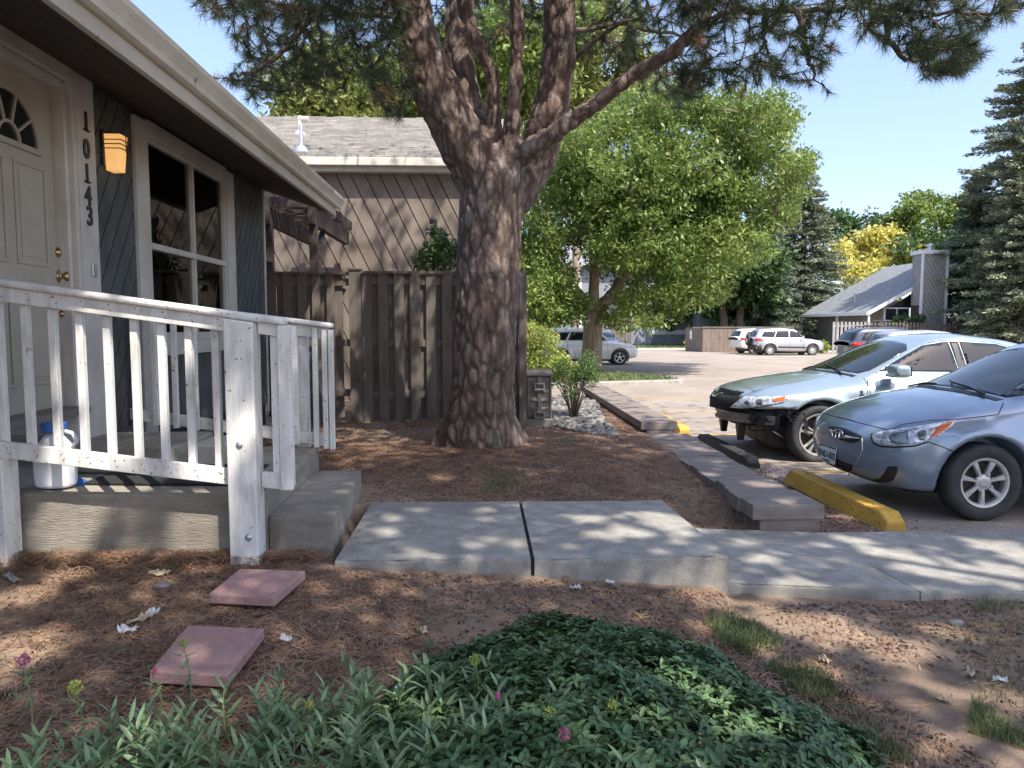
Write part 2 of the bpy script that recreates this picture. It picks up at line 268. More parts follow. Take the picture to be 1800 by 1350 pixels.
class MB:
    def __init__(s): s.v = []; s.f = []; s.m = []
    def add(s, vs_, fs, mi=0):
        n = len(s.v); s.v += [tuple(v) for v in vs_]
        for f in fs: s.f.append([i+n for i in f]); s.m.append(mi)
        return s
    def box(s, x0, x1, y0, y1, z0, z1, mi=0):
        return s.add([(x0, y0, z0), (x1, y0, z0), (x1, y1, z0), (x0, y1, z0), (x0, y0, z1), (x1, y0, z1), (x1, y1, z1), (x0, y1, z1)],
                     [(0, 3, 2, 1), (4, 5, 6, 7), (0, 1, 5, 4), (1, 2, 6, 5), (2, 3, 7, 6), (3, 0, 4, 7)], mi)
    def hexa(s, b, t, mi=0):      # bottom 4, top 4 (ccw from above)
        return s.add(list(b)+list(t), [(0, 3, 2, 1), (4, 5, 6, 7), (0, 1, 5, 4), (1, 2, 6, 5), (2, 3, 7, 6), (3, 0, 4, 7)], mi)
    def bar(s, a, b, w, h, mi=0, upv=(0, 0, 1)):   # beam from a to b; w across, h along up
        a = Vector(a); b = Vector(b); d = (b-a).normalized(); u = Vector(upv); sd_ = d.cross(u).normalized(); u = sd_.cross(d).normalized()
        q = lambda p, i, j: p+sd_*(w/2*i)+u*(h/2*j)
        return s.add([q(a, -1, -1), q(a, 1, -1), q(a, 1, 1), q(a, -1, 1), q(b, -1, -1), q(b, 1, -1), q(b, 1, 1), q(b, -1, 1)],
                     [(0, 1, 2, 3), (4, 7, 6, 5), (0, 4, 5, 1), (1, 5, 6, 2), (2, 6, 7, 3), (3, 7, 4, 0)], mi)
    def prism(s, pts, off, mi=0):  # planar polygon pts (3d) extruded by off
        n = len(pts); off = Vector(off); P = [Vector(p) for p in pts]
        vs_ = P+[p+off for p in P]
        fs = [tuple(range(n))[::-1], tuple(range(n, 2*n))]+[(i, (i+1) % n, n+(i+1) % n, n+i) for i in range(n)]
        return s.add(vs_, fs, mi)
    def tube(s, path, rad, seg=8, mi=0, cap=True):
        P = [Vector(p) for p in path]; n = len(P)
        if not hasattr(rad, '__len__'): rad = [rad]*n
        ref = None; vs_ = []
        for i in range(n):
            d = (P[min(i+1, n-1)]-P[max(i-1, 0)]).normalized()
            if ref is None:
                ref = d.cross(Vector((0, 0, 1)))
                if ref.length < .1: ref = d.cross(Vector((0, 1, 0)))
            ref = (ref-d*ref.dot(d)).normalized(); b = d.cross(ref)
            for k in range(seg):
                a = 2*math.pi*k/seg; vs_.append(P[i]+(ref*math.cos(a)+b*math.sin(a))*rad[i])
        fs = [(i*seg+k, i*seg+(k+1) % seg, (i+1)*seg+(k+1) % seg, (i+1)*seg+k) for i in range(n-1) for k in range(seg)]
        if cap: fs += [tuple(range(seg))[::-1], tuple(range((n-1)*seg, n*seg))]
        return s.add(vs_, fs, mi)
    def lathe(s, prof, c=(0, 0, 0), axis='z', seg=24, mi=0, closed=False):   # prof (r, h)
        c = Vector(c); vs_ = []; n = len(prof)
        for r_, h in prof:
            for k in range(seg):
                a = 2*math.pi*k/seg; x, y = r_*math.cos(a), r_*math.sin(a)
                p = (x, y, h) if axis == 'z' else ((y, h, x) if axis == 'y' else (h, x, y))
                vs_.append(c+Vector(p))
        fs = [(i*seg+k, i*seg+(k+1) % seg, (i+1)*seg+(k+1) % seg, (i+1)*seg+k) for i in range(n-1) for k in range(seg)]
        if closed: fs += [((n-1)*seg+k, (n-1)*seg+(k+1) % seg, (k+1) % seg, k) for k in range(seg)]
        else: fs += [tuple(range(seg))[::-1], tuple(range((n-1)*seg, n*seg))]
        return s.add(vs_, fs, mi)
    def obj(s, name, mat, parent=None, **k):
        o = finish(name, s.v, s.f, mat, parent, mats=s.m if any(s.m) else None, **k)
        me = o.data; bm = bmesh.new(); bm.from_mesh(me); bmesh.ops.recalc_face_normals(bm, faces=bm.faces); bm.to_mesh(me); bm.free()
        return o
def copy_tree(o, parent=None):
    c = o.copy(); COL.objects.link(c); c.parent = parent
    for ch in list(o.children): copy_tree(ch, c)
    return c

# ------------------------------------------------------------------ implicit surfaces
def smax(a, b, k): return (a+b+np.sqrt((a-b)**2+k*k))/2
def smin(a, b, k): return (a+b-np.sqrt((a-b)**2+k*k))/2
def grad(F, P, e=2e-3):
    g = np.empty_like(P)
    for i in range(3):
        d = np.zeros(3); d[i] = e
        g[:, i] = (F(P+d)-F(P-d))/(2*e)
    return g
def snets(F, lo, hi, h, proj=3):
    lo = np.array(lo, float); N = np.ceil((np.array(hi)-lo)/h).astype(int)+1
    ax = [lo[i]+h*np.arange(N[i]) for i in range(3)]
    val = np.empty(N)
    for i in range(0, N[0], 24):
        X, Y, Z = np.meshgrid(ax[0][i:i+24], ax[1], ax[2], indexing='ij')
        val[i:i+24] = F(np.stack([X.ravel(), Y.ravel(), Z.ravel()], 1)).reshape(X.shape)
    ins = val < 0; c = ins[:-1, :-1, :-1]; cnt = np.zeros(c.shape, int)
    for a in (0, 1):
        for b in (0, 1):
            for d in (0, 1): cnt += ins[a:N[0]-1+a, b:N[1]-1+b, d:N[2]-1+d]
    mask = (cnt > 0) & (cnt < 8); idx = -np.ones(mask.shape, int); idx[mask] = np.arange(mask.sum())
    I = np.argwhere(mask); acc = np.zeros((len(I), 3)); n = np.zeros(len(I))
    for axn in range(3):
        o1, o2 = [q for q in range(3) if q != axn]
        for a in (0, 1):
            for b in (0, 1):
                A = I.copy(); A[:, o1] += a; A[:, o2] += b; B = A.copy(); B[:, axn] += 1
                va = val[A[:, 0], A[:, 1], A[:, 2]]; vb = val[B[:, 0], B[:, 1], B[:, 2]]; m = (va < 0) != (vb < 0)
                t = np.where(m, va/(va-vb+1e-12), 0); p = A+0.; p[:, axn] += t
                acc[m] += p[m]; n[m] += 1
    V = lo+h*acc/n[:, None]
    faces = []
    for axn in range(3):
        o1, o2 = [(1, 2), (2, 0), (0, 1)][axn]
        sl = [slice(None)]*3; s1 = list(sl); s2 = list(sl); s1[axn] = slice(0, -1); s2[axn] = slice(1, None)
        cr = ins[tuple(s1)] != ins[tuple(s2)]
        E = np.argwhere(cr); E = E[(E[:, o1] > 0) & (E[:, o2] > 0) & (E[:, o1] < N[o1]-1) & (E[:, o2] < N[o2]-1)]
        q = []
        for a, b in ((0, 0), (1, 0), (1, 1), (0, 1)):
            C = E.copy(); C[:, o1] -= a; C[:, o2] -= b; q.append(idx[C[:, 0], C[:, 1], C[:, 2]])
        q = np.stack(q, 1); fl = ins[E[:, 0], E[:, 1], E[:, 2]]
        q[~fl] = q[~fl][:, ::-1]; faces.append(q)
    Fc = np.concatenate(faces)
    for _ in range(proj):
        f = F(V); g = grad(F, V); g2 = (g**2).sum(1)+1e-9
        st = -g*(f/g2)[:, None]; ln = np.linalg.norm(st, axis=1)[:, None]; V = V+st*np.minimum(1, .6*h/(ln+1e-9))
    return V, Fc

# ------------------------------------------------------------------ ground heights
def lotz(y): return np.interp(y, [-50, 5, 9, 30, 60, 400], [0, 0, -.12, -.19, -.25, -.25])
def groundz(x, y):
    x = np.asarray(x, float); y = np.asarray(y, float)
    P = np.stack([x.ravel(), y.ravel(), np.zeros(x.size)], 1)
    n = (fbm(P*.9, 3, 3)*.022+fbm(P*6, 3, 9)*.006).reshape(x.shape)
    fore = np.interp(x, [-4, -2.2, -.8, 1.2, 2.2, 5], [.24, .235, .20, .085, .05, .03])
    bed = np.interp(y, [4.5, 7.5, 9.5, 14], [.225, .25, .27, .27])
    t = np.clip((y-4.1)/.9, 0, 1); z = fore*(1-t)+bed*t
    low = np.clip((x-1.28)/.06, 0, 1)*np.clip((y-3.6)/.1, 0, 1)*(1-np.clip((y-4.95)/.6, 0, 1)); z = z*(1-low)+.035*low
    under = np.clip((x+.9)/.05, 0, 1)*np.clip((1.32-x)/.05, 0, 1)*np.clip((y-3.92)/.05, 0, 1)*np.clip((5.12-y)/.05, 0, 1); z = z*(1-under)+.03*under
    z = z-.085*np.clip((x-1.15)/.55, 0, 1)*np.clip((y-5)/.3, 0, 1)*np.clip((7.5-y)/1.5, .25, 1)
    side = np.clip((x-2.05)/.15, 0, 1)*np.clip((y-4.7)/.15, 0, 1)
    z = z*(1-side)+(lotz(y)-.03)*side
    far = np.clip((y-12)/6, 0, 1)
    z = z*(1-far)+(lotz(y)-.04)*far
    m = np.clip(1-far, 0, 1)
    mound = .05*np.exp(-((x+.1)**2+(y-7.4)**2)/.7)
    return z+n*m+mound
def gz1(x, y): return float(groundz(np.array([x]), np.array([y]))[0])
def axis(parts):
    out = []
    for a, b, s_ in parts: out += list(np.arange(a, b, s_))
    return np.array(out+[parts[-1][1]])
gx = axis([(-600, -60, 60), (-60, -8, 4), (-8, -3, .5), (-3, 4.4, .035), (4.4, 12, .6), (12, 60, 6), (60, 600, 60)])
gy = axis([(-60, -4, 4), (-4, 1.6, .4), (1.6, 5.5, .03), (5.5, 13, .06), (13, 30, 1), (30, 100, 7), (100, 1000, 75)])
GX, GY = np.meshgrid(gx, gy, indexing='ij'); GZ = groundz(GX, GY)
nx_, ny_ = len(gx), len(gy)
ii, jj = np.meshgrid(np.arange(nx_-1), np.arange(ny_-1), indexing='ij'); q0 = (ii*ny_+jj).ravel()
gro = finish('ground', np.stack([GX.ravel(), GY.ravel(), GZ.ravel()], 1), np.stack([q0, q0+ny_, q0+ny_+1, q0+1], 1), 'dirt', smooth=True)
tag(gro, 'bare brown soil under pine litter', 'ground', kind='structure')

def sheet(name, xs, ys, zf, mat, label, th=0):
    xs = np.array(xs, float); ys = np.array(ys, float); A, B = np.meshgrid(xs, ys, indexing='ij'); Z = zf(A, B)
    a, b = np.meshgrid(np.arange(len(xs)-1), np.arange(len(ys)-1), indexing='ij'); q = (a*len(ys)+b).ravel(); n = len(ys)
    o = finish(name, np.stack([A.ravel(), B.ravel(), Z.ravel()], 1), np.stack([q, q+n, q+n+1, q+1], 1), mat)
    tag(o, label, name.replace('_', ' '), kind='structure'); return o
sheet('parking_lot', axis([(2.35, 40, 3)]).tolist()+[90], [5.0, 6, 7, 8, 9, 15, 30, 45, 60], lambda x, y: lotz(y)+.0*x, 'asphalt', 'sunlit tan asphalt parking lot scattered with debris')
sheet('side_road', [-60, -20, -6, -1, 2.345], [17, 24, 30, 45, 60], lambda x, y: lotz(y)+0*x, 'asphalt', 'pale asphalt drive beyond the ash tree')

# painted bay lines and the pale concrete gutter strip
def strip(name, a, b, wd, mat, label, dz=.004):
    a = Vector((*a, 0)); b = Vector((*b, 0)); d = (b-a).normalized(); s_ = Vector((-d.y, d.x, 0))*wd/2
    n = 10; vv = []; ff = []
    for i in range(n+1):
        p = a.lerp(b, i/n)
        for q in (p-s_, p+s_): vv.append((q.x, q.y, float(lotz(q.y))+dz))
    for i in range(n): ff.append((2*i, 2*i+2, 2*i+3, 2*i+1))
    o = finish(name, vv, ff, mat); tag(o, label, name.replace('_', ' '), kind='structure'); return o
for k, yy in enumerate((7.75, 10.8, 13.8, 16.8)):
    strip('bay_line', (3.4, yy), (8.6, yy), .09, 'yellow', 'faded yellow parking bay line')
strip('gutter_strip', (9, 24.5), (45, 24.5), .8, 'concrete', 'pale concrete gutter strip across the lot')
strip('gutter_pan', (13.5, 43.2), (40, 30.5), 1.0, 'concrete', 'pale concrete drainage strip by the parked suvs')

# ================================================================== PATHS, PORCH, HOUSE
def slab(mb, poly, z0, z1, wob=0):      # poly list of (x,y), vertical prism
    n = len(poly); b = [(x, y, z0) for x, y in poly]; t = [(x, y, z1) for x, y in poly]
    mb.add(b+t, [tuple(range(n))[::-1], tuple(range(n, 2*n))]+[(i, (i+1) % n, n+(i+1) % n, n+i) for i in range(n)])
def rough_slab(mb, q, z0, z1, n=44, m=30, seed=1, r=.010, chip=.012):
    """cast slab with a worn, chipped arris; q is four corners counter-clockwise"""
    q = [np.array(p, float) for p in q]; idx = {}; V = []
    cen = sum(q)/4
    for i in range(n+1):
        for j in range(m+1):
            # cosine spacing puts rows close to the edges
            u = .5-.5*math.cos(math.pi*i/n) if True else i/n; v = .5-.5*math.cos(math.pi*j/m)
            p = q[0]*(1-u)*(1-v)+q[1]*u*(1-v)+q[2]*u*v+q[3]*(1-u)*v; idx[i, j] = len(V); V.append([p[0], p[1], z1])
    V = np.array(V); N0 = fbm(np.column_stack([V[:, :2]*9, np.full(len(V), seed*3.1)]), 3, seed); N1 = fbm(np.column_stack([V[:, :2]*34, np.full(len(V), seed*1.7)]), 2, seed+5)
    V[:, 2] += .0022*fbm(np.column_stack([V[:, :2]*2, np.full(len(V), seed)]), 2, seed+2)+.0007*N1
    B = [(i, 0) for i in range(n)]+[(n, j) for j in range(m)]+[(i, m) for i in range(n, 0, -1)]+[(0, j) for j in range(m, 0, -1)]
    rim = [idx[b] for b in B]; top = V[rim].copy(); loops = []
    ch = chip*np.clip(N0[rim]-.25, 0, 1)*1.6+.003*np.abs(N1[rim])
    V[rim, 2] -= .25*ch+.001; d = cen-top[:, :2]; d /= np.linalg.norm(d, axis=1)[:, None]
    V[rim, :2] += d*(r*.55+ch[:, None]*.8)
    out = [V]; k = len(V); nb = len(rim)
    for dz, inn in ((-.45*r, .2*r), (-r-.3*chip*.5, 0), (None, 0)):
        L_ = top.copy(); L_[:, :2] += d*(inn+.0015*N1[rim][:, None]+(ch[:, None]*.35 if dz else 0)); L_[:, 2] = (z1+dz-ch) if dz else z0; out.append(L_); loops.append(list(range(k, k+nb))); k += nb
    V = np.concatenate(out); F = [(idx[i, j], idx[i+1, j], idx[i+1, j+1], idx[i, j+1]) for i in range(n) for j in range(m)]
    pr = rim
    for L_ in loops:
        F += [(pr[(a+1) % nb], pr[a], L_[a], L_[(a+1) % nb]) for a in range(nb)]; pr = L_
    mb.add(V.tolist(), F)
# front walkway: two raised slabs with a joint
wx0 = -.80; WF, WB = 3.84, 5.16; jx = .262
mb = MB(); rough_slab(mb, [(wx0, WF+.01), (jx-.010, WF), (jx-.011, WB), (wx0, WB)], -.05, .25, seed=2); rough_slab(mb, [(jx+.010, WF), (1.345, WF+.03), (1.29, WB), (jx+.009, WB)], -.05, .246, seed=3)
o = mb.obj('walkway', 'concrete'); tag(o, 'raised grey concrete walkway of two slabs below the porch steps', 'walkway', kind='structure')
mb = MB(); slab(mb, [(jx-.0108, WF+.015), (jx+.0108, WF+.015), (jx+.0098, WB-.01), (jx-.0118, WB-.01)], 0, .232)
o = mb.obj('expansion_joint', 'groove'); tag(o, 'dark dirt filled joint between the two raised slabs', 'joint', kind='structure')
mb = MB(); rough_slab(mb, [(1.295, WF+.06), (2.335, 3.72), (2.248, 4.86), (1.27, 5.02)], -.1, .086, seed=4)
rough_slab(mb, [(2.343, 3.72), (5.6, 3.64), (5.6, 4.88), (2.256, 4.86)], -.1, .082, n=120, seed=5); rough_slab(mb, [(5.61, 3.64), (9, 3.55), (9, 4.90), (5.61, 4.88)], -.1, .082, seed=6)
o = mb.obj('sidewalk', 'concrete'); tag(o, 'low concrete sidewalk leading right past the parked cars', 'sidewalk', kind='structure')
# porch
WX = -2.7
porch = thing('concrete_porch', 'stained concrete porch slab with one step down to the walkway', 'porch', (-1.8, 4.8, .2))
mb = MB(); rough_slab(mb, [(WX-.6, 4.10), (-1.235, 4.05), (-1.275, 5.62), (WX-.6, 5.62)], -.05, .58, n=70, seed=7); mb.obj('slab', 'concrete_rough', porch)
mb = MB(); rough_slab(mb, [(-1.233, 4.16), (-.86, 4.08), (-.93, 5.50), (-1.270, 5.50)], -.05, .415, seed=8); mb.obj('step', 'concrete_rough', porch)
mb = MB(); slab(mb, [(-2.70, 4.62), (-1.95, 4.60), (-1.95, 5.30), (-2.70, 5.30)], .585, .75); mb.obj('landing', 'concrete_rough', porch, bevel=.015)
mb = MB(); slab(mb, [(-1.95+.004, 4.85), (-1.60, 4.85), (-1.60, 5.30), (-1.946, 5.30)], .585, .72); mb.obj('landing_block', 'trim', porch, bevel=.01)
mb = MB(); slab(mb, [(-2.33, 4.28), (-1.42, 4.22), (-1.42, 4.82), (-1.93, 4.82), (-1.93, 4.58), (-2.33, 4.58)], .583, .598)
mat_o = mb.obj('door_mat', 'rubbermat', bevel=.004); tag(mat_o, 'thin black rubber mat lying on the porch slab', 'door mat')
# rough concrete stump left of the jug
th_ = thing('concrete_pier', 'dirty rough concrete pier at the left end of the porch', 'pier', (-2.8, 4.0, .2))
P0 = MB(); P0.lathe([(.16, 0), (.165, .2), (.15, .4), (.13, .55), (.10, .62)], (-2.72, 4.02, .15), seg=18); o = P0.obj('pier', 'concrete_rough', th_, smooth=True)

# left house --------------------------------------------------------
house = thing('left_house', 'grey green sided house with cream eave, number 10143, left of the pine', 'house', (WX, 6, .2))
house.name = 'house'; BASE['house'] = BASE.pop('left_house') if 'left_house' in BASE else Vector((WX, 6, .2))
def clip_poly(poly, n, d):   # keep n.p<=d
    out = []
    for i in range(len(poly)):
        a = poly[i]; b = poly[(i+1) % len(poly)]; fa = n[0]*a[0]+n[1]*a[1]-d; fb = n[0]*b[0]+n[1]*b[1]-d
        if fa <= 0: out.append(a)
        if (fa < 0 < fb) or (fb < 0 < fa):
            t = fa/(fa-fb); out.append((a[0]+(b[0]-a[0])*t, a[1]+(b[1]-a[1])*t))
    return out
def boards(mb, poly, ang, sp, gap, to3, th, off=0):
    """boards cut from a convex 2-D outline; to3 maps (u,v)->3-D, th is the 3-D thickness vector"""
    nrm = (-math.sin(ang), math.cos(ang)); ds = [nrm[0]*p[0]+nrm[1]*p[1] for p in poly]; k0 = math.floor((min(ds)-off)/sp)
    k = k0
    while k*sp+off < max(ds):
        a = k*sp+gap/2+off; b = (k+1)*sp-gap/2+off
        q = clip_poly(poly, nrm, b); q = clip_poly(q, (-nrm[0], -nrm[1]), -a) if len(q) > 2 else q
        if len(q) > 2:
            try: mb.prism([to3(*p) for p in q], th)
            except Exception: pass
        k += 1
toW = lambda u, v: (WX, u, v)
SIDE_T = 3.22
DY0, DY1, DZ0, DZ1 = 4.00, 4.925, .98, 3.03      # door
WY0, WY1, WZ0, WZ1 = 6.02, 7.78, 1.42, 2.98     # window
EY = 9.17
mb = MB()
for (a, b, c, d) in ((1.0, DY0-.18, .55, SIDE_T), (5.24, 5.80, .55, SIDE_T), (8.02, EY-.06, .55, SIDE_T), (5.80, 8.02, 3.14, SIDE_T)):
    mb = MB(); boards(mb, [(a, c), (b, c), (b, d), (a, d)], R(58), .135, .012, toW, (.018, 0, 0)); mb.obj('siding', 'greensiding', house)
mb = MB(); mb.box(WX-.15, WX+.002, 5.1, WY0-.001, .3, SIDE_T); mb.box(WX-.15, WX+.002, WY1+.001, EY-.101, .3, SIDE_T); mb.box(WX-.15, WX+.002, WY0, WY1, .3, WZ0-.034); mb.box(WX-.15, WX+.002, WY0, WY1, WZ1+.036, SIDE_T); mb.box(WX-.15, WX-.05, 1.0, DY0-.18, .3, SIDE_T)
mb.box(WX-5, WX-.15, EY-.10, EY-.03, .3, SIDE_T+.1)
mb.obj('wall', 'groove', house)
mb = MB(); mb.box(WX+.004, WX+.02, 5.82, 8.0, .62, 1.26); mb.obj('lower_panel', 'greensiding', house)
# far end siding facing the camera's far side is unseen; corner trims
mb = MB(); mb.box(WX-.02, WX+.03, EY-.058, EY, .45, SIDE_T); mb.box(WX-.10, WX-.021, EY-.03, EY+.012, .45, SIDE_T)
mb.obj('corner_trim', 'trim', house, bevel=.004)
# door
dr = MB(); dr.box(WX-.12, WX-.08, DY0, DY1, DZ0, DZ1)
door = dr.obj('door', 'door', house)
xf = WX-.08
def ring(mb, y0, y1, z0, z1, wd, h, x=xf):
    mb.box(x, x+h, y0, y1, z0, z0+wd); mb.box(x, x+h, y0, y1, z1-wd, z1); mb.box(x, x+h, y0, y0+wd, z0+wd, z1-wd); mb.box(x, x+h, y1-wd, y1, z0+wd, z1-wd)
pn = MB()
for (a, b) in ((DY0+.10, DY0+.42), (DY1-.42, DY1-.10)):
    for (c, d) in ((DZ0+.16, DZ0+.76), (DZ0+.90, DZ0+1.52)):
        ring(pn, a, b, c, d, .022, .010); pn.box(xf, xf+.006, a+.05, b-.05, c+.05, d-.05)
pn.obj('panel', 'door', door, bevel=.004)
fan = MB(); fc = ((DY0+DY1)/2, DZ0+1.62); FR = .29
pts = [(xf+.003, fc[0]+FR*math.cos(a), fc[1]+FR*1.0*math.sin(a)) for a in np.linspace(0, math.pi, 24)]
fan.prism(pts, (.004, 0, 0)); fan.obj('fan_window', 'glass_dark', door)
fr = MB()
for a, b in zip(np.linspace(0, math.pi, 25)[:-1], np.linspace(0, math.pi, 25)[1:]):
    for (r0, r1) in ((FR-.012, FR+.028), (.09, .108)):
        q = [(xf+.004, fc[0]+r_*math.cos(t), fc[1]+r_*math.sin(t)) for r_, t in ((r0, a), (r1, a), (r1, b), (r0, b))]
        fr.prism(q, (.016, 0, 0))
for a in np.linspace(0, math.pi, 6)[1:-1]:
    fr.bar((xf+.012, fc[0]+.10*math.cos(a), fc[1]+.10*math.sin(a)), (xf+.012, fc[0]+FR*math.cos(a), fc[1]+FR*math.sin(a)), .016, .014, upv=(1, 0, 0))
fr.box(xf+.004, xf+.02, fc[0]-FR-.028, fc[0]+FR+.028, fc[1]-.034, fc[1]-.001)
fr.obj('fan_frame', 'door', door)
for zz, r_ in ((atx(103, 444, xf).z, .032), (atx(105, 486, xf).z, .036), (atx(110, 552, xf).z, .024)):
    k = MB(); k.lathe([(r_*1.15, 0), (r_*1.15, .006), (r_*.9, .010), (r_*.45, .014), (r_*.45, .03), (r_*.8, .038), (r_*.95, .05), (r_*.8, .062), (r_*.3, .068)] if r_ == .036 else [(r_*1.1, 0), (r_*1.1, .006), (r_*.8, .014), (r_*.7, .022), (r_*.3, .024)], (xf, atx(104, 470, xf).y, zz), 'x', seg=20)
    k.obj('door_knob' if r_ == .036 else 'deadbolt', 'brass', door, smooth=True)
# door casing
mb = MB(); mb.box(WX-.13, WX+.028, DY1+.045, DY1+.088, .60, 3.20); mb.box(WX-.10, WX-.005, DY1+.003, DY1+.043, .60, DZ1+.045); mb.box(WX-.05, WX+.034, DY1+.09, DY1+.31, .60, 3.17)
mb.box(WX-.10, WX-.005, DY0, DY1, DZ1+.004, DZ1+.05); mb.box(WX-.13, WX+.03, DY0-.3, DY1+.043, DZ1+.055, 3.20); mb.box(WX-.13, WX+.028, DY0-.17, DY0-.003, .60, DZ1+.05)
mb.obj('door_casing', 'trim', house, bevel=.005)
mb = MB(); mb.box(WX-.12, WX+.09, DY0, DY1, .93, DZ0-.003); mb.obj('threshold', 'plasticlid', house, bevel=.004)
# digits on the casing
nums = thing('house_number', 'black upright house number digits 1 0 1 4 3 on the white casing', 'house number', (WX+.036, 5.10, 2.2))
for d_, px, py in (('1', 150, 214), ('0', 151, 262), ('1', 152, 305), ('4', 154, 344), ('3', 157, 380)):
    p = atx(px, py, WX+.035)
    cu = bpy.data.curves.new('digit', 'FONT'); cu.body = d_; cu.size = .178; cu.extrude = .004; cu.align_x = 'CENTER'; cu.offset = .004
    t = bpy.data.objects.new('tmp', cu); COL.objects.link(t); dg = bpy.context.evaluated_depsgraph_get(); dg.update()
    me = bpy.data.meshes.new_from_object(t.evaluated_get(dg)); bpy.data.objects.remove(t)
    V = np.array([v.co[:] for v in me.vertices]); V = np.stack([V[:, 2]+.004, V[:, 0]*.9, V[:, 1]-.06], 1)
    V[:, 1] += p.y-nums.location.y; V[:, 2] += p.z-nums.location.z
    for i, v in enumerate(me.vertices): v.co = V[i]
    me.materials.clear(); me.materials.append(mt['blackmetal'])
    o = _new('digit', me, nums)
    if d_ == '1':       # the foot serifs of the cast digits
        s_ = MB(); s_.box(0, .008, -.032, .038, -.062, -.050); me2 = s_.obj('serif', 'blackmetal', nums, world=False); me2.location = (0, p.y-nums.location.y, p.z-nums.location.z); me2.parent = o
        me2.location = Vector((0, p.y-nums.location.y, p.z-nums.location.z))
mb = MB(); p = atx(165, 475, WX+.035); mb.box(WX+.0345, WX+.046, p.y-.03, p.y+.03, p.z-.045, p.z+.045)
o = mb.obj('doorbell', 'galv', house, bevel=.004)
# wall lamp
lp = atx(209, 270, WX+.11)
lamp = thing('wall_lamp', 'lit amber glass wall lamp with thin black bars beside the window', 'wall lamp', (WX+.02, lp.y, lp.z-.13))
mb = MB(); mb.box(WX+.018, WX+.04, lp.y-.075, lp.y+.075, lp.z-.10, lp.z+.15); mb.obj('back_plate', 'blackmetal', lamp, bevel=.003)
mb = MB(); X0, X1 = WX+.042, WX+.15; yb, zt, zb = .068, lp.z+.128, lp.z-.128
mb.hexa([(X0, lp.y-yb*.8, zb), (X1-.02, lp.y-yb*.62, zb), (X1-.02, lp.y+yb*.62, zb), (X0, lp.y+yb*.8, zb)], [(X0, lp.y-yb, zt), (X1, lp.y-yb*.8, zt), (X1, lp.y+yb*.8, zt), (X0, lp.y+yb, zt)])
mb.obj('lamp_glass', 'lampglass', lamp, bevel=.004)
mb = MB()
for dz in (.02, .05, .08, .122):
    z_ = lp.z+dz
    mb.box(X0-.02, X1+.008, lp.y-yb*.86-.012, lp.y-yb*.86-.006, z_, z_+.006); mb.box(X0-.02, X1+.008, lp.y+yb*.86+.006, lp.y+yb*.86+.012, z_, z_+.006); mb.box(X1+.003, X1+.009, lp.y-yb*.86-.005, lp.y+yb*.86+.005, z_, z_+.006)
mb.box(X1+.010, X1+.015, lp.y-.003, lp.y+.003, lp.z+.0, lp.z+.125)
mb.obj('cage_bar', 'blackmetal', lamp)
mb = MB(); mb.tube([(WX+.02, lp.y-.11, lp.z-.02), (WX+.05, lp.y-.13, lp.z-.02), (WX+.055, lp.y-.15, lp.z+.0)], .003, 6)
o = mb.obj('wall_hook', 'blackmetal'); tag(o, 'small bent hook in the dark siding left of the lamp', 'hook')
# window
win = MB(); x = WX+.0
win.box(x+.0, x+.045, WY0-.215, WY0-.003, .55, 3.12)                   # tall left trim
win.box(x+.0, x+.045, WY1+.003, WY1+.24, .55, 3.12)
win.box(x+.0, x+.050, WY0-.001, WY1+.001, WZ1+.035, 3.14)
win.box(x+.0, x+.050, WY0-.001, WY1+.001, WZ0-.16, WZ0-.035)
wf = win.obj('window_casing', 'trim', house, bevel=.005)
fr = MB(); f = .034
fr.box(x-.05, x+.03, WY0, WY1, WZ0-.033, WZ0+f); fr.box(x-.05, x+.03, WY0, WY1, WZ1, WZ1+f); fr.box(x-.05, x+.03, WY0, WY0+f, WZ0+f, WZ1); fr.box(x-.05, x+.03, WY1-f, WY1, WZ0+f, WZ1)
mz = 2.15; fr.box(x-.03, x+.034, WY0+f, WY1-f, mz-.02, mz+.03); my = WY0+(WY1-WY0)*.53; fr.box(x-.03, x+.031, my-.015, my+.015, WZ0+f, mz-.02); fr.box(x-.03, x+.031, my-.015, my+.015, mz+.03, WZ1)
wo_ = fr.obj('window', 'trim', house, bevel=.004)
g = MB(); g.box(x-.012, x-.006, WY0+f, WY1-f, WZ0+f, WZ1); g.obj('pane', 'clearglass', wo_)
g = MB(); n_ = 90; cy0, cy1 = WY0-.1, WY1+.1
for (ya, yb_, ph) in ((cy0, WY0+.62, 0), (WY1-.50, cy1, 1)):
    cv = []; m2 = int((yb_-ya)/.02)
    for i in range(m2+1): yy = ya+(yb_-ya)*i/m2; dx = .03*math.sin(yy*42+ph)+.012*math.sin(yy*17); cv += [(x-.20+dx, yy, WZ0-.3), (x-.20+dx, yy, WZ1+.05)]
    g.add(cv, [(2*i, 2*i+2, 2*i+3, 2*i+1) for i in range(m2)])
    g.obj('curtain', 'curtain', house); g = MB()
g.box(x-2.2, x-2.1, WY0-1.2, WY1+1.2, .8, 3.1); g.box(x-2.1, x-.16, WY0-1.2, WY0-1.1, .8, 3.1); g.box(x-2.1, x-.16, WY1+1.1, WY1+1.2, .8, 3.1); g.box(x-2.1, x-.16, WY0-1.1, WY1+1.1, .8, .85); g.box(x-2.1, x-.16, WY0-1.1, WY1+1.1, 3.05, 3.1); g.obj('room', 'room', house)
t_ = thing('table_lamp', 'pale table lamp silhouette inside the window', 'table lamp', (x-.45, WY0+1.05, 1.5)); g = MB(); g.lathe([(.08, 0), (.09, .02), (.03, .05), (.05, .2), (.025, .38), (.02, .5)], (x-.45, WY0+1.05, 1.45), seg=16); g.obj('base', 'trim', t_, smooth=True)
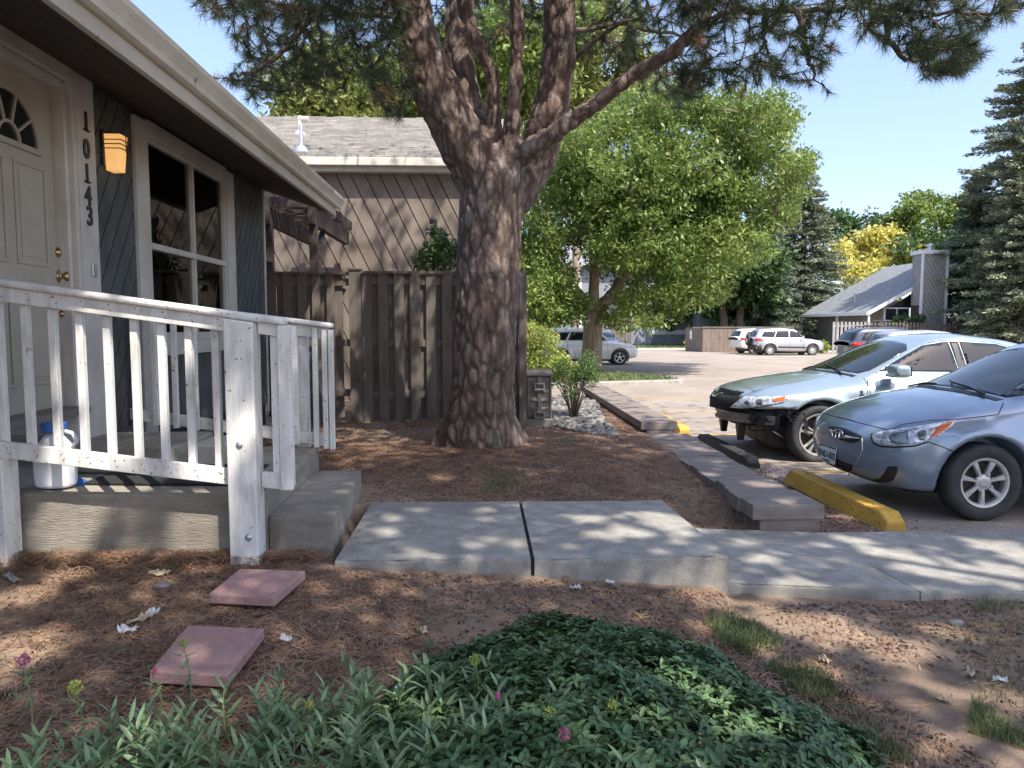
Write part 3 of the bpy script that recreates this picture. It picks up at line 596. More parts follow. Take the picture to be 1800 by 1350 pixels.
g = MB(); g.lathe([(.18, .46), (.10, .72)], (x-.45, WY0+1.05, 1.45), seg=20); g.obj('shade', 'curtain', t_, smooth=True)
# eave
GXe, GZe = -1.797, 3.09; FY0, FY1 = .4, 9.32; SL = .33
fz0 = 2.880
mb = MB(); mb.box(GXe-.075, GXe-.035, FY0, FY1-.03, fz0, GZe-.015); mb.obj('fascia', 'fascia', house, bevel=.004)
prof = [(-.034, .0), (-.034, -.115), (.0, -.122), (.022, -.115), (.030, -.085), (.052, -.055), (.072, -.03), (.078, .0), (.070, .0), (.064, -.026), (.046, -.046), (.020, -.078), (.014, -.106), (-.026, -.108), (-.026, .0)]
gt = MB()
n = len(prof); A = [(GXe+a, FY0, GZe+b) for a, b in prof]; B = [(GXe+a, FY1, GZe+b) for a, b in prof]
gt.add(A+B, [(i, (i+1) % n, n+(i+1) % n, n+i) for i in range(n)]+[tuple(range(n))])
gt.prism([(GXe+a, FY1+.001, GZe+b) for a, b in prof[:8]], (0, .004, 0))
gt.obj('gutter', 'gutter', house)
sf = MB()     # soffit boards following the roof slope
z_at = lambda xx: fz0+.03+(GXe-.08-xx)*SL
for k in range(11):
    xa = GXe-.08-k*.135; xb = xa-.128
    sf.hexa([(xb, FY0, z_at(xb)), (xa, FY0, z_at(xa)), (xa, FY1-.03, z_at(xa)), (xb, FY1-.03, z_at(xb))], [(xb, FY0, z_at(xb)+.022), (xa, FY0, z_at(xa)+.022), (xa, FY1-.03, z_at(xa)+.022), (xb, FY1-.03, z_at(xb)+.022)])
sf.obj('soffit', 'soffit', house)
rf = MB(); xr = -7.0
rf.hexa([(xr, FY0, z_at(xr)+.10), (GXe-.03, FY0, z_at(GXe-.03)+.10), (GXe-.03, FY1, z_at(GXe-.03)+.10), (xr, FY1, z_at(xr)+.10)], [(xr, FY0, z_at(xr)+.14), (GXe-.03, FY0, z_at(GXe-.03)+.14), (GXe-.03, FY1, z_at(GXe-.03)+.14), (xr, FY1, z_at(xr)+.14)])
rf.obj('roof', 'shingle', house)
mb = MB()
for yy in np.arange(1.2, 9.2, .61): mb.hexa([(WX-.4, yy, z_at(WX-.4)-.16), (GXe-.085, yy, fz0+.01), (GXe-.085, yy+.04, fz0+.01), (WX-.4, yy+.04, z_at(WX-.4)-.16)], [(WX-.4, yy, z_at(WX-.4)-.002), (GXe-.085, yy, z_at(GXe-.085)-.002), (GXe-.085, yy+.04, z_at(GXe-.085)-.002), (WX-.4, yy+.04, z_at(WX-.4)-.002)])
#mb.obj('rafter', 'soffit', house)
mb = MB(); mb.box(WX+.001, WX+.02, DY1+.38, EY-.06, 3.145, 3.24); mb.obj('frieze_board', 'soffit', house)

# railings ---------------------------------------------------------
RY = 3.96
rail = thing('porch_railing', 'near weathered white porch railing with thick square post', 'railing', (-1.3, RY, .2), group='white porch railings')
def slopebar(mb, p0, p1, y0, y1, h0, h1, mi=0):   # p0/p1: (x,z) centre line, box between y0,y1 with z offsets h0..h1
    (xa, za), (xb, zb) = p0, p1
    mb.hexa([(xa, y0, za+h0), (xb, y0, zb+h0), (xb, y1, zb+h0), (xa, y1, za+h0)], [(xa, y0, za+h1), (xb, y0, zb+h1), (xb, y1, zb+h1), (xa, y1, za+h1)])
def xz(px, py, Y): p = aty(px, py, Y); return (p.x, p.z)
def line(p, q, x): return p[1]+(q[1]-p[1])*(x-p[0])/(q[0]-p[0])
T0, T1 = xz(0, 490, RY), xz(500, 559, RY); ex = T1[0]
TL = (-3.05, line(T0, T1, -3.05)); 
mb = MB(); slopebar(mb, TL, T1, RY-.055, RY+.075, -.038, 0); mb.obj('top_rail', 'white', rail, bevel=.014)
U0, U1 = xz(0, 500, RY), xz(489, 566, RY)
pxl, pxr = xz(404, 700, RY)[0], xz(461, 700, RY)[0]-.02
def seg_board(name, A, B, xa, xb, y0, y1, hh):
    m_ = MB(); slopebar(m_, (xa, line(A, B, xa)), (xb, line(A, B, xb)), y0, y1, -hh, 0); return m_.obj(name, 'white', rail, bevel=.004)
hU = .088
seg_board('upper_board', U0, U1, TL[0], pxl-.004, RY-.02, RY+.018, hU); 
sx1 = xz(489, 600, RY+.03)[0]
seg_board('upper_board', U0, U1, pxr+.004, sx1, RY+.0, RY+.038, hU-.01)
L0, L1 = xz(10, 776, RY), xz(487, 833, RY)
seg_board('lower_board', L0, L1, TL[0], pxl-.004, RY-.02, RY+.018, .088); seg_board('lower_board', L0, L1, pxr+.004, sx1, RY, RY+.038, .085)
for px in list(np.arange(-58, 370, 47.3))+[468, 492]:
    X_ = xz(px+14, 660, RY+.04)[0]; yo = .02 if px < 400 else .04
    m_ = MB(); m_.box(X_-.019, X_+.019, RY+yo, RY+yo+.038, line(L0, L1, X_)-.07, line(U0, U1, X_)-.012); m_.obj('baluster', 'white', rail, bevel=.004)
X_ = xz(501, 700, RY-.04)[0]; m_ = MB(); m_.box(X_-.034, X_+.030, RY-.045, RY-.002, xz(500, 862, RY-.04)[1], T1[1]-.041); m_.obj('end_baluster', 'white', rail, bevel=.005)
m_ = MB(); m_.hexa([(pxl, RY-.075, .19), (pxr+.0, RY-.075, .19), (pxr, RY+.065, .19), (pxl, RY+.065, .19)], [(pxl, RY-.075, line(T0, T1, pxl)-.045), (pxr, RY-.075, line(T0, T1, pxr)-.045), (pxr, RY+.065, line(T0, T1, pxr)-.045), (pxl, RY+.065, line(T0, T1, pxl)-.045)])
post = m_.obj('post', 'white', rail, bevel=.008)
for py in (782, 945):
    c = aty(421 if py == 782 else 437, py, RY-.075); m_ = MB(); m_.lathe([(.019, .001), (.019, -.004), (.012, -.009), (.004, -.011)], c, 'y', seg=14); m_.obj('bolt', 'galv', post)
m_ = MB(); xl = xz(13, 700, RY)[0]; m_.box(xl-.14, xl, RY-.075, RY+.065, .19, line(L0, L1, xl-.07)-.09); m_.obj('short_post', 'white', rail, bevel=.008)
for px in np.arange(-10, 400, 47.3):
    for (A, B) in ((U0, U1), (L0, L1)):
        for dz in (-.03, -.06):
            X_ = xz(px+19, 600, RY)[0]+(.006 if dz < -.04 else -.006); nl = MB(); nl.lathe([(.0038, .0), (.0034, -.0012), (.001, -.0016)], (X_, RY-.0205, line(A, B, X_)+dz), 'y', seg=6); nl.obj('nail_head', 'groove', rail)
# far railing
FYr = 5.62
rail2 = thing('porch_railing', 'far weathered white porch railing behind the steps', 'railing', (-1.3, FYr, .5), group='white porch railings')
T0, T1 = xz(195, 520, FYr), xz(585, 568, FYr)
mb = MB(); slopebar(mb, (T0[0]-.3, line(T0, T1, T0[0]-.3)), T1, FYr-.075, FYr+.055, -.038, 0); mb.obj('top_rail', 'white', rail2, bevel=.014)
rail = rail2
U0 = (T0[0], T0[1]-.04); U1 = (T1[0], T1[1]-.04); ex2 = xz(578, 600, FYr)[0]
seg_board('upper_board', U0, U1, T0[0]-.3, ex2, FYr-.018, FYr+.02, .088)
L0, L1 = xz(196, 712, FYr), xz(580, 765, FYr)
seg_board('lower_board', L0, L1, L0[0]-.1, ex2, FYr-.018, FYr+.02, .088)
for px in list(np.arange(203, 560, 35.2))+[572, 583]:
    X_ = xz(px, 660, FYr-.03)[0]
    m_ = MB(); m_.box(X_-.019, X_+.019, FYr-.058, FYr-.020, line(L0, L1, X_)-.10, line(U0, U1, X_)-.012); m_.obj('baluster', 'white', rail2, bevel=.004)
m_ = MB(); X_ = xz(528, 660, FYr)[0]; m_.box(X_-.045, X_+.045, FYr+.022, FYr+.11, .2, line(U0, U1, X_)-.005); m_.obj('post', 'white', rail2, bevel=.006)

# white jug with a blue cap ----------------------------------------
jc = aty(100, 866, 4.21); jc.z = .582
jug = thing('plastic_jug', 'milky white plastic jug with blue cap behind the railing', 'jug', jc)
def sdjug(P):
    q = np.stack([P[:, 0], P[:, 1], P[:, 2]], 1); tz = q[:, 2]
    wdt = np.interp(tz, [0, .02, .18, .24, .30, .34, .36], [.105, .118, .118, .110, .075, .045, .04])
    d = smax(np.abs(q[:, 0])-wdt, np.abs(q[:, 1])-wdt*.78, .06)
    return smax(smax(d, -tz+.0, .02), tz-.345, .02)
V, Fc = snets(sdjug, (-.15, -.12, -.02), (.15, .12, .38), .01)
finish('body', V, Fc, 'milky', jug, smooth=True, world=False)
m_ = MB(); m_.lathe([(.064, .325), (.066, .33), (.066, .372), (.060, .38)], (0, 0, 0), seg=32); m_.obj('cap', 'bluecap', jug, world=False)
m_ = MB(); m_.tube([(.10, 0, .235), (.125, 0, .27), (.105, 0, .315), (.05, 0, .33)], .012, 8); m_.obj('handle', 'milky', jug, world=False, smooth=True)
c = aty(147, 848, 4.3); m_ = MB(); m_.hexa([(c.x-.04, 4.28, .583), (c.x+.03, 4.28, .583), (c.x+.03, 4.34, .583), (c.x-.04, 4.34, .583)], [(c.x-.04, 4.30, .62), (c.x+.0, 4.30, .60), (c.x+.0, 4.33, .60), (c.x-.04, 4.33, .62)])
o = m_.obj('crumpled_wrapper', 'bluecap'); tag(o, 'small blue and white wrapper beside the jug', 'wrapper')

# ================================================================== FENCE, TAUPE HOUSE
FNY = 9.5
def fence(name, label, x0, x1, Y, zb, zt, sp=.205, wd=.125, cap=True, gate=False):
    t = thing(name, label, name.replace('_', ' '), (x0, Y, zb))
    for zz in (zb+.35, (zb+zt)/2+.05, zt-.12):
        m_ = MB(); m_.box(x0, x1, Y-.02, Y+.02, zz-.045, zz+.045); m_.obj('rail', 'fencewood', t)
    k = 0; x_ = x0
    while x_+wd < x1:
        dz = random.uniform(-.012, .012); z0 = zb+random.uniform(-.03, .03)
        m_ = MB(); m_.box(x_, x_+wd, Y-.042, Y-.0205, z0, zt+dz-.03); m_.obj('picket', 'fencewood', t)
        if x_+sp+wd*.3 < x1:
            m_ = MB(); m_.box(x_+sp*.5, x_+sp*.5+wd, Y+.0205, Y+.042, z0+.02, zt-.03+dz*.5); m_.obj('picket', 'fencewood', t)
        x_ += sp
    if cap: m_ = MB(); m_.box(x0-.02, x1+.02, Y-.065, Y+.065, zt-.028, zt+.008); m_.obj('cap_board', 'fencewood', t, bevel=.003)
    return t
zt = aty(700, 478, FNY).z
gxa, gxb = aty(630, 600, FNY).x, aty(922, 600, FNY).x
fence('patio_fence', 'tall brown board fence behind the pine trunk', gxa+.06, gxb, FNY, .28, zt)
g_ = fence('fence_gate', 'brown slatted gate in the fence, dappled with sun', aty(474, 600, FNY).x, gxa-.12, FNY+.02, .30, zt-.01, sp=.185, wd=.10)
m_ = MB(); x0_ = aty(480, 600, FNY).x; m_.bar((x0_+.1, FNY+.09, .6), (gxa-.2, FNY+.09, zt-.2), .09, .04, upv=(0, 1, 0)); m_.obj('brace', 'fencewood', g_)
pt = thing('fence_post', 'thick brown fence post between the gate and the fence', 'post', (gxa, FNY, .25)); m_ = MB(); m_.box(gxa-.10, gxa+.05, FNY-.07, FNY+.06, .2, zt+.02); m_.obj('post', 'fencewood', pt, bevel=.004)
m_ = MB(); m_.box(gxa-.115, gxa+.06, FNY-.085, FNY+.07, zt+.021, zt+.04); m_.obj('cap', 'fencewood', pt)
pe = aty(919, 700, 8.85)
pt = thing('fence_post', 'narrow brown fence end post right of the pine trunk', 'post', (pe.x, 8.9, .25)); m_ = MB(); m_.box(pe.x-.045, pe.x+.045, 8.82, 8.91, .2, aty(919, 480, 8.85).z); m_.obj('post', 'fencewood', pt, bevel=.004)
t = thing('fence_return', 'short return of the brown fence right of the pine trunk', 'fence', (pe.x, 9.1, .25))
for k, yy in enumerate((8.95, 9.12, 9.29)):
    m_ = MB(); m_.box(pe.x-(.11 if k % 2 else .07), pe.x-(.09 if k % 2 else .05), yy, yy+.13, .28, aty(919, 480, 8.85).z-.02); m_.obj('picket', 'fencewood', t)
for zz in (.6, 1.25, 1.9): m_ = MB(); m_.box(pe.x-.088, pe.x-.072, 8.93, 9.45, zz-.045, zz+.045); m_.obj('rail', 'fencewood', t)
# taupe house
HY = 12.5; e0 = aty(545, 303, HY); ez = e0.z; hx0, hx1 = -7.5, aty(896, 300, HY).x
th2 = thing('house', 'taupe house with diagonal boards and shingle roof behind the fence', 'house', (-3, HY, .25))
m_ = MB(); boards(m_, [(hx0, .2), (hx1, .2), (hx1, ez+.02), (hx0, ez+.02)], R(-64), .215, .018, lambda u, v: (u, HY, v), (0, -.02, 0)); m_.obj('board_siding', 'brownwall', th2)
m_ = MB(); m_.box(hx0, hx1, HY+.002, HY+.12, .1, ez+.02); m_.box(hx1-.12, hx1, HY+.12, HY+11, .1, ez+.02); m_.obj('wall', 'browngroove', th2)
m_ = MB(); m_.box(hx0, hx1+.05, HY-.20, HY-.03, ez-.02, ez+.16); m_.obj('fascia', 'fascia', th2)
m_ = MB(); m_.box(hx0, hx1+.05, HY-.30, HY-.203, ez+.06, ez+.19); m_.obj('gutter', 'gutter', th2, bevel=.01)
rz0 = ez+.20; RY1 = 18.5; rz1 = aty(600, 206, RY1).z; N = 24; sl = (rz1-rz0)/(RY1-HY+.28)
m_ = MB()
for k in range(N):   # shingle courses, each lifted a little over the one below
    a = k/N; b = (k+1)/N; ya = HY-.28+(RY1-HY+.28)*a; yb_ = HY-.28+(RY1-HY+.28)*b; za = rz0+(rz1-rz0)*a; zb_ = rz0+(rz1-rz0)*b
    x_ = hx0+random.uniform(-.3, 0)
    while x_ < hx1+.1:
        wd = random.uniform(.16, .42); up_ = random.choice((.012, .020, .028)); xe = min(x_+wd-.006, hx1+.1)
        m_.hexa([(x_, ya, za-.01), (xe, ya, za-.01), (xe, yb_+.05, zb_-.01), (x_, yb_+.05, zb_-.01)], [(x_, ya, za+up_+.012), (xe, ya, za+up_+.012), (xe, yb_+.05, zb_+.004), (x_, yb_+.05, zb_+.004)]); x_ += wd
rs = m_.obj('roof', 'shingle', th2)
m_ = MB(); m_.hexa([(hx0, HY-.28, rz0-.05), (hx1+.09, HY-.28, rz0-.05), (hx1+.09, RY1, rz1-.05), (hx0, RY1, rz1-.05)], [(hx0, HY-.28, rz0-.012), (hx1+.09, HY-.28, rz0-.012), (hx1+.09, RY1, rz1-.012), (hx0, RY1, rz1-.012)])
m_.hexa([(hx0, RY1, rz1-.05), (hx1+.09, RY1, rz1-.05), (hx1+.09, RY1+6, rz0-.05), (hx0, RY1+6, rz0-.05)], [(hx0, RY1, rz1), (hx1+.09, RY1, rz1), (hx1+.09, RY1+6, rz0), (hx0, RY1+6, rz0)]); m_.obj('roof_deck', 'shingle', th2)
def onroof(px, py):   # point where the ray meets the roof plane
    d = ray(px, py); t = (rz0+(-(HY-.28))*sl-CZ)/(d[2]-sl*d[1]); return Vector((d[0]*t, d[1]*t, CZ+d[2]*t))
c = onroof(530, 268); m_ = MB(); m_.lathe([(.13, -.05), (.13, .02), (.07, .10), (.045, .12), (.032, .12), (.032, .45), (.03, .45)], c, seg=16); m_.obj('vent_pipe', 'galv', th2, smooth=True)
c = onroof(527, 236); m_ = MB(); m_.lathe([(.12, -.03), (.11, .02), (.045, .07), (.045, .34), (.05, .36)], c, seg=16); m_.tube([c+Vector((0, 0, .30)), c+Vector((.18, 0, .30))], .055, 12); m_.obj('roof_vent', 'trim', th2)
# pergola over the patio
pg = thing('pergola', 'dark slatted patio pergola beyond the eave corner', 'pergola', (-2.9, 10.3, .3))
pz = aty(470, 362, 10.2).z; pa, pb = aty(470, 370, 10.0).x, aty(555, 400, 10.0).x
for xx in (pa+.05, pb):
    m_ = MB(); m_.box(xx-.045, xx+.045, 9.75, 12.2, pz-.30, pz-.08); m_.obj('beam', 'pergola', pg)
k = 0
for yy in np.arange(9.8, 12.1, .16):
    m_ = MB(); m_.box(pa-.05, pb+.12, yy, yy+.04, pz-.078, pz+.06); m_.obj('slat', 'pergola', pg)
for xx in (pa+.05, pb): m_ = MB(); m_.box(xx-.05, xx+.05, 9.82, 9.92, .3, pz-.302); m_.obj('post', 'pergola', pg)
m_ = MB(); m_.bar((pb-.02, 9.88, pz-.9), (pb-.02, 10.5, pz-.33), .07, .07); m_.obj('brace', 'pergola', pg)
# utility box / plastic storage bin seen from its end
bc = atz(948, 748, .27); bx_ = bc.x; by_ = bc.y
bn = thing('air_conditioner', 'grey brown ribbed plastic cabinet with two handles beside the fence post', 'utility cabinet', (bx_, by_, .25)); bn.name = 'utility_cabinet'; BASE['utility_cabinet'] = Vector((bx_, by_, .25))
hw = .155; zb0, zb1 = .27, aty(948, 655, by_).z
m_ = MB(); m_.box(bx_-hw, bx_+hw, by_, by_+.5, zb0+.09, zb1-.05); m_.obj('body', 'plastic', bn, bevel=.02)
m_ = MB(); m_.box(bx_-hw-.015, bx_+hw+.015, by_-.02, by_+.52, zb1-.048, zb1+.015); m_.obj('lid', 'plasticlid', bn, bevel=.02)
m_ = MB(); m_.box(bx_-hw-.015, bx_+hw+.015, by_-.03, by_+.53, zb0-.04, zb0+.088); m_.obj('base', 'plasticlid', bn, bevel=.012)
m_ = MB(); m_.box(bx_-.022, bx_+.022, by_-.022, by_-.001, zb0+.09, zb1-.05)
for zz in np.linspace(zb0+.2, zb1-.25, 3):
    for s_ in (-1, 1): m_.hexa([(bx_+s_*.025, by_-.02, zz), (bx_+s_*.125, by_-.004, zz), (bx_+s_*.125, by_-.001, zz), (bx_+s_*.025, by_-.001, zz)], [(bx_+s_*.025, by_-.006, zz+.035), (bx_+s_*.125, by_-.004, zz+.035), (bx_+s_*.125, by_-.001, zz+.035), (bx_+s_*.025, by_-.001, zz+.035)])
for s_ in (-1, 1): m_.box(bx_+s_*.14-.01, bx_+s_*.14+.01, by_-.015, by_-.001, zb0+.1, zb1-.06)
m_.obj('rib', 'plastic', bn)
for zz in (zb0+.14, zb1-.17):
    m_ = MB(); a, b = .065, .045; m_.box(bx_-a, bx_+a, by_-.05, by_-.026, zz-b, zz-b+.018); m_.box(bx_-a, bx_+a, by_-.05, by_-.026, zz+b-.018, zz+b)
    for s_ in (-1, 1): m_.box(bx_+s_*a-(.018 if s_ > 0 else 0), bx_+s_*a+(.018 if s_ < 0 else 0), by_-.05, by_-.001, zz-b+.019, zz+b-.019)
    m_.obj('handle', 'plasticlid', bn)

# ================================================================== TIMBER EDGING, WHEEL STOPS, PAVERS
ed = thing('timber_retaining_wall', 'weathered grey timber edging beside the parking lot', 'retaining wall', (2.1, 5, .1))
NL = Vector((1.85, 4.72)); 
y_ = 4.92; k = 0; x_in = 1.90; dirn = None
def timber(x0, x1, ya, yb, z0, z1, sk=0, name='timber'):
    m_ = MB(); m_.hexa([(x0, ya+sk, z0), (x1, ya, z0), (x1, yb, z0), (x0, yb+sk, z0)], [(x0, ya+sk, z1), (x1, ya, z1), (x1, yb, z1), (x0, yb+sk, z1)])
    return m_.obj(name, 'plank', ed, bevel=.007)
# end block, lower course set back
timber(1.93, 2.38, 4.99, 5.16, -.02, .165, 0)
ys_ = [4.88, 5.12, 5.36, 5.62, 5.86, 6.10, 6.36, 6.60, 6.84, 7.10, 7.34, 7.60, 7.84, 8.10, 8.34, 8.60]
for i in range(len(ys_)-1):
    a, b = ys_[i], ys_[i+1]; tt = (a-4.9)/3.7; top = .27 if i < 2 else (.245 if i < 4 else .225+random.uniform(-.006, .006)); xo = 2.36+.10*tt; xi = 1.89+.02*tt-(.05 if i < 2 else 0)+(.02 if i % 3 == 0 else 0)
    timber(xi, xo+random.uniform(-.008, .008), a+.004, b-.003, top-.105, top, random.uniform(-.005, .005))
    timber(xi+.06, xo-.04, a+.03, b-.004, -.15, top-.108)
# raised far part
for i, a in enumerate(np.arange(8.66, 14.0, .27)):
    xo = 2.34+.02*(a-8.6)/4; zt_ = .36 if i < 20 else .3
    timber(1.90, xo+random.uniform(-.01, .01), a, a+.262, zt_-.10, zt_, random.uniform(-.006, .006))
    timber(1.97, xo-.03, a+.01, a+.255, -.2, zt_-.103)
def wheel_stop(ya, yb, x, mat, label, h=.15):
    L_ = yb-ya; zc = float(lotz((ya+yb)/2))
    t = thing('wheel_stop', label, 'wheel stop', (x, (ya+yb)/2, zc), group='concrete wheel stops along the timber edging')
    prof = [(-.105, 0), (-.075, h), (.075, h), (.105, 0)]; m_ = MB(); n = 4; st = []
    for yy, s_ in ((-L_/2, .62), (-L_/2+.10, 1), (L_/2-.10, 1), (L_/2, .62)):
        st.append([(a*(1 if s_ == 1 else .88), yy, b*s_) for a, b in prof])
    vv = sum(st, []); ff = [(0, 1, 2, 3), (15, 14, 13, 12)]
    for i in range(3):
        for k in range(4): ff.append((i*4+k, (i+1)*4+k, (i+1)*4+(k+1) % 4, i*4+(k+1) % 4))
    # subdivide along length for worn edges
    m_.add(vv, ff); o = m_.obj('block', mat, t, bevel=.012, world=False)
    for s_ in (-1, 1):
        m2 = MB(); m2.lathe([(.012, 0), (.012, .012), (.006, .016)], (0, s_*L_*.33, h-.002), seg=10); m2.obj('anchor_pin', 'bumperbar', t, world=False)
    o2 = t; return t
wheel_stop(5.18, 6.98, 3.05, 'yellow', 'yellow wheel stop under the nose of the pale blue hatchback')
wheel_stop(8.0, 9.95, 3.04, 'blackpaint', 'black wheel stop in front of the bumperless sedan')
wheel_stop(10.75, 12.6, 3.02, 'yellow', 'chipped yellow wheel stop beyond the black one', .14)
wheel_stop(13.6, 15.4, 2.98, 'palekerb', 'nearer of the two pale unpainted wheel stops', .14)
wheel_stop(16.4, 18.2, 2.98, 'palekerb', 'farther of the two pale unpainted wheel stops', .14)
def paver(pix, z, label):
    P_ = [atz(px, py, z) for px, py in pix]; c = sum(P_, Vector())/4
    t = MB(); zb = -.045; t.hexa([p+Vector((0, 0, zb)) for p in P_], P_)
    o = t.obj('paver', 'paver', loc=tuple(c), bevel=.006); tag(o, label, 'paver', 'red concrete pavers in the litter'); return o
paver([(262, 1180), (400, 1188), (465, 1104), (330, 1098)], .285, 'larger nearer square red paver tilted in pine litter')
paver([(366, 1044), (482, 1050), (537, 1003), (422, 999)], .30, 'smaller looking red paver close to the white railing post')

# ================================================================== FOLIAGE HELPERS
def unit(n, rng=RNG):
    v = rng.normal(size=(n, 3)); return v/np.linalg.norm(v, axis=1)[:, None]
def leaf_quads(C, U, L, Wd, rng=RNG, up=None):
    """diamond leaves at C along unit U; returns V,F"""
    n = len(C); r = unit(n, rng) if up is None else up
    S = np.cross(U, r); S /= np.linalg.norm(S, axis=1)[:, None]+1e-9
    L = np.broadcast_to(L, n)[:, None]; Wd = np.broadcast_to(Wd, n)[:, None]
    V = np.stack([C-U*L/2, C+S*Wd/2+U*L*.05, C+U*L/2, C-S*Wd/2+U*L*.05], 1).reshape(-1, 3)
    return V, np.arange(4*n).reshape(n, 4)
def leaf_fold(C, U, N, L, Wd, curl=.15):
    """leaf with a midrib fold: 2 quads sharing the rib, tip bent down"""
    n = len(C); S = np.cross(U, N); S /= np.linalg.norm(S, axis=1)[:, None]+1e-9; N = np.cross(S, U)
    L = np.broadcast_to(L, n)[:, None]; Wd = np.broadcast_to(Wd, n)[:, None]
    a = C; m = C+U*L*.5-N*L*.02; t = C+U*L-N*L*curl
    s1 = C+U*L*.28+S*Wd*.5+N*Wd*.18; s2 = C+U*L*.70+S*Wd*.40+N*Wd*.12-N*L*curl*.4
    r1 = C+U*L*.28-S*Wd*.5+N*Wd*.18; r2 = C+U*L*.70-S*Wd*.40+N*Wd*.12-N*L*curl*.4
    V = np.stack([a, m, t, s1, s2, r1, r2], 1).reshape(-1, 3); b = (np.arange(n)*7)[:, None]
    F = np.concatenate([b+np.array([[0, 3, 4, 1]]), b+np.array([[1, 4, 2, 2]]), b+np.array([[0, 1, 6, 5]]), b+np.array([[1, 2, 6, 6]])])
    return V, F
def finish_tri(name, V, F, mat, parent=None, **k):
    """F quads where the last index may repeat"""
    deg = F[:, 2] == F[:, 3]; tri = np.concatenate([F[~deg][:, [0, 1, 2]], F[~deg][:, [0, 2, 3]], F[deg][:, :3]])
    return finish(name, V, tri, mat, parent, **k)
def grow(nodes, parents, targets, step=.35, sag=.0):
    """join each target to the nearest node of a growing skeleton; returns list of polylines and end directions"""
    N = [np.array(n, float) for n in nodes]; segs = []; dirs = []
    order = np.argsort([min(np.linalg.norm(t-n) for n in N[:60]) for t in targets])
    A = np.array(N)
    for i in order:
        t = targets[i]; d = np.linalg.norm(A-t, axis=1); j = int(np.argmin(d)); a = A[j]; L = d[j]
        k = max(1, int(L/step)); pts = [a]
        off = RNG.normal(size=3)*.08*L
        for q in range(1, k+1):
            s_ = q/k; p = a+(t-a)*s_+off*math.sin(math.pi*s_)+np.array([0, 0, -sag*L*math.sin(math.pi*s_)]); pts.append(p)
        segs.append(pts); A = np.vstack([A]+[np.array(pts[1:])]); v = pts[-1]-pts[-2]; dirs.append((i, v/(np.linalg.norm(v)+1e-9)))
    return segs, dict(dirs)
def in_poly(x, y, poly):
    c = False; n = len(poly)
    for i in range(n):
        x1, y1 = poly[i]; x2, y2 = poly[(i+1) % n]
        if (y1 > y) != (y2 > y) and x < (x2-x1)*(y-y1)/(y2-y1)+x1: c = not c
    return c


SUNV = np.array(sdir)
def _tg(px, py, z=None, y=None): return np.array(atz(px, py, z) if y is None else aty(px, py, y))
GAPS = [(_tg(125, 925, y=4.1), .22), (_tg(345, 930, y=4.1), .18), (_tg(215, 855, .58), .20), (_tg(150, 600, y=3.96), .12), (_tg(330, 560, y=3.96), .15), (_tg(230, 640, y=3.96), .16), (_tg(420, 800, y=3.96), .10),
 (_tg(50, 1045, .22), .16), (_tg(215, 985, .22), .12), (_tg(40, 1140, .22), .14), (_tg(120, 1010, .22), .14),
 (_tg(1035, 912, .25), .10), (_tg(1110, 935, .25), .10), (_tg(690, 908, .25), .08), (_tg(665, 935, .25), .06), (_tg(1045, 940, .25), .07), (_tg(1130, 905, .25), .08), (_tg(1200, 935, .25), .08), (_tg(730, 895, .25), .07), (_tg(850, 895, .25), .06),
 (_tg(1170, 925, .2), .16), (_tg(1240, 905, .2), .10), (_tg(920, 790, .25), .12), (_tg(1050, 770, .25), .15), (_tg(650, 745, .25), .12), (_tg(700, 800, .25), .08), (_tg(780, 840, .25), .08),
 (_tg(1340, 985, .08), .10), (_tg(1400, 1025, .08), .10), (_tg(1560, 975, .08), .16), (_tg(1640, 1000, .08), .17), (_tg(1740, 1010, .08), .18), (_tg(1750, 960, .08), .15), (_tg(1500, 950, .08), .10), (_tg(1850, 990, .08), .2), (_tg(1430, 960, .08), .08),
 (_tg(1250, 1045, .08), .12), (_tg(1330, 1060, .06), .10), (_tg(1450, 1110, .06), .17), (_tg(1550, 1140, .06), .15), (_tg(1380, 1090, .06), .10), (_tg(1640, 1110, .06), .10), (_tg(1650, 1220, .06), .07), (_tg(1450, 1190, .06), .06), (_tg(1700, 1330, .06), .10), (_tg(1350, 1150, .06), .06),
 (_tg(1185, 1190, .33), .085), (_tg(1230, 1225, .3), .085), (_tg(1260, 1280, .25), .07), (_tg(1310, 1290, .2), .05),
 (_tg(598, 540, y=9.5), .09), (_tg(603, 600, y=9.5), .09), (_tg(606, 660, y=9.5), .10), (_tg(640, 520, y=9.5), .07), (_tg(655, 600, y=9.5), .06), (_tg(580, 600, y=9.5), .05), (_tg(1340, 850, .25), .10), (_tg(1250, 830, .25), .07), (_tg(1380, 880, .27), .07), (_tg(1500, 890, .1), .12), (_tg(1450, 860, .1), .10), (_tg(1290, 780, .1), .12), (_tg(1700, 740, y=6.2), .12), (_tg(1600, 660, y=8.8), .3), (_tg(1500, 690, y=8.8), .25)]
GAPS = [(g, r*1.15) for g, r in GAPS]  # spots to be sunlit; foliage gaps are shaped along the ray to each
def carved(P):
    """which points lie off the sun's way to the sun patches set in GAPS"""
    keep = np.ones(len(P), bool); nz = .45*fbm(P*2.2, 2, 40)
    for g, r in GAPS:
        q = P-g; t = q@SUNV; d = np.linalg.norm(q-t[:, None]*SUNV, axis=1); keep &= ~((t > 1.2) & (d < r*(1.05+nz)+.0))
    return keep

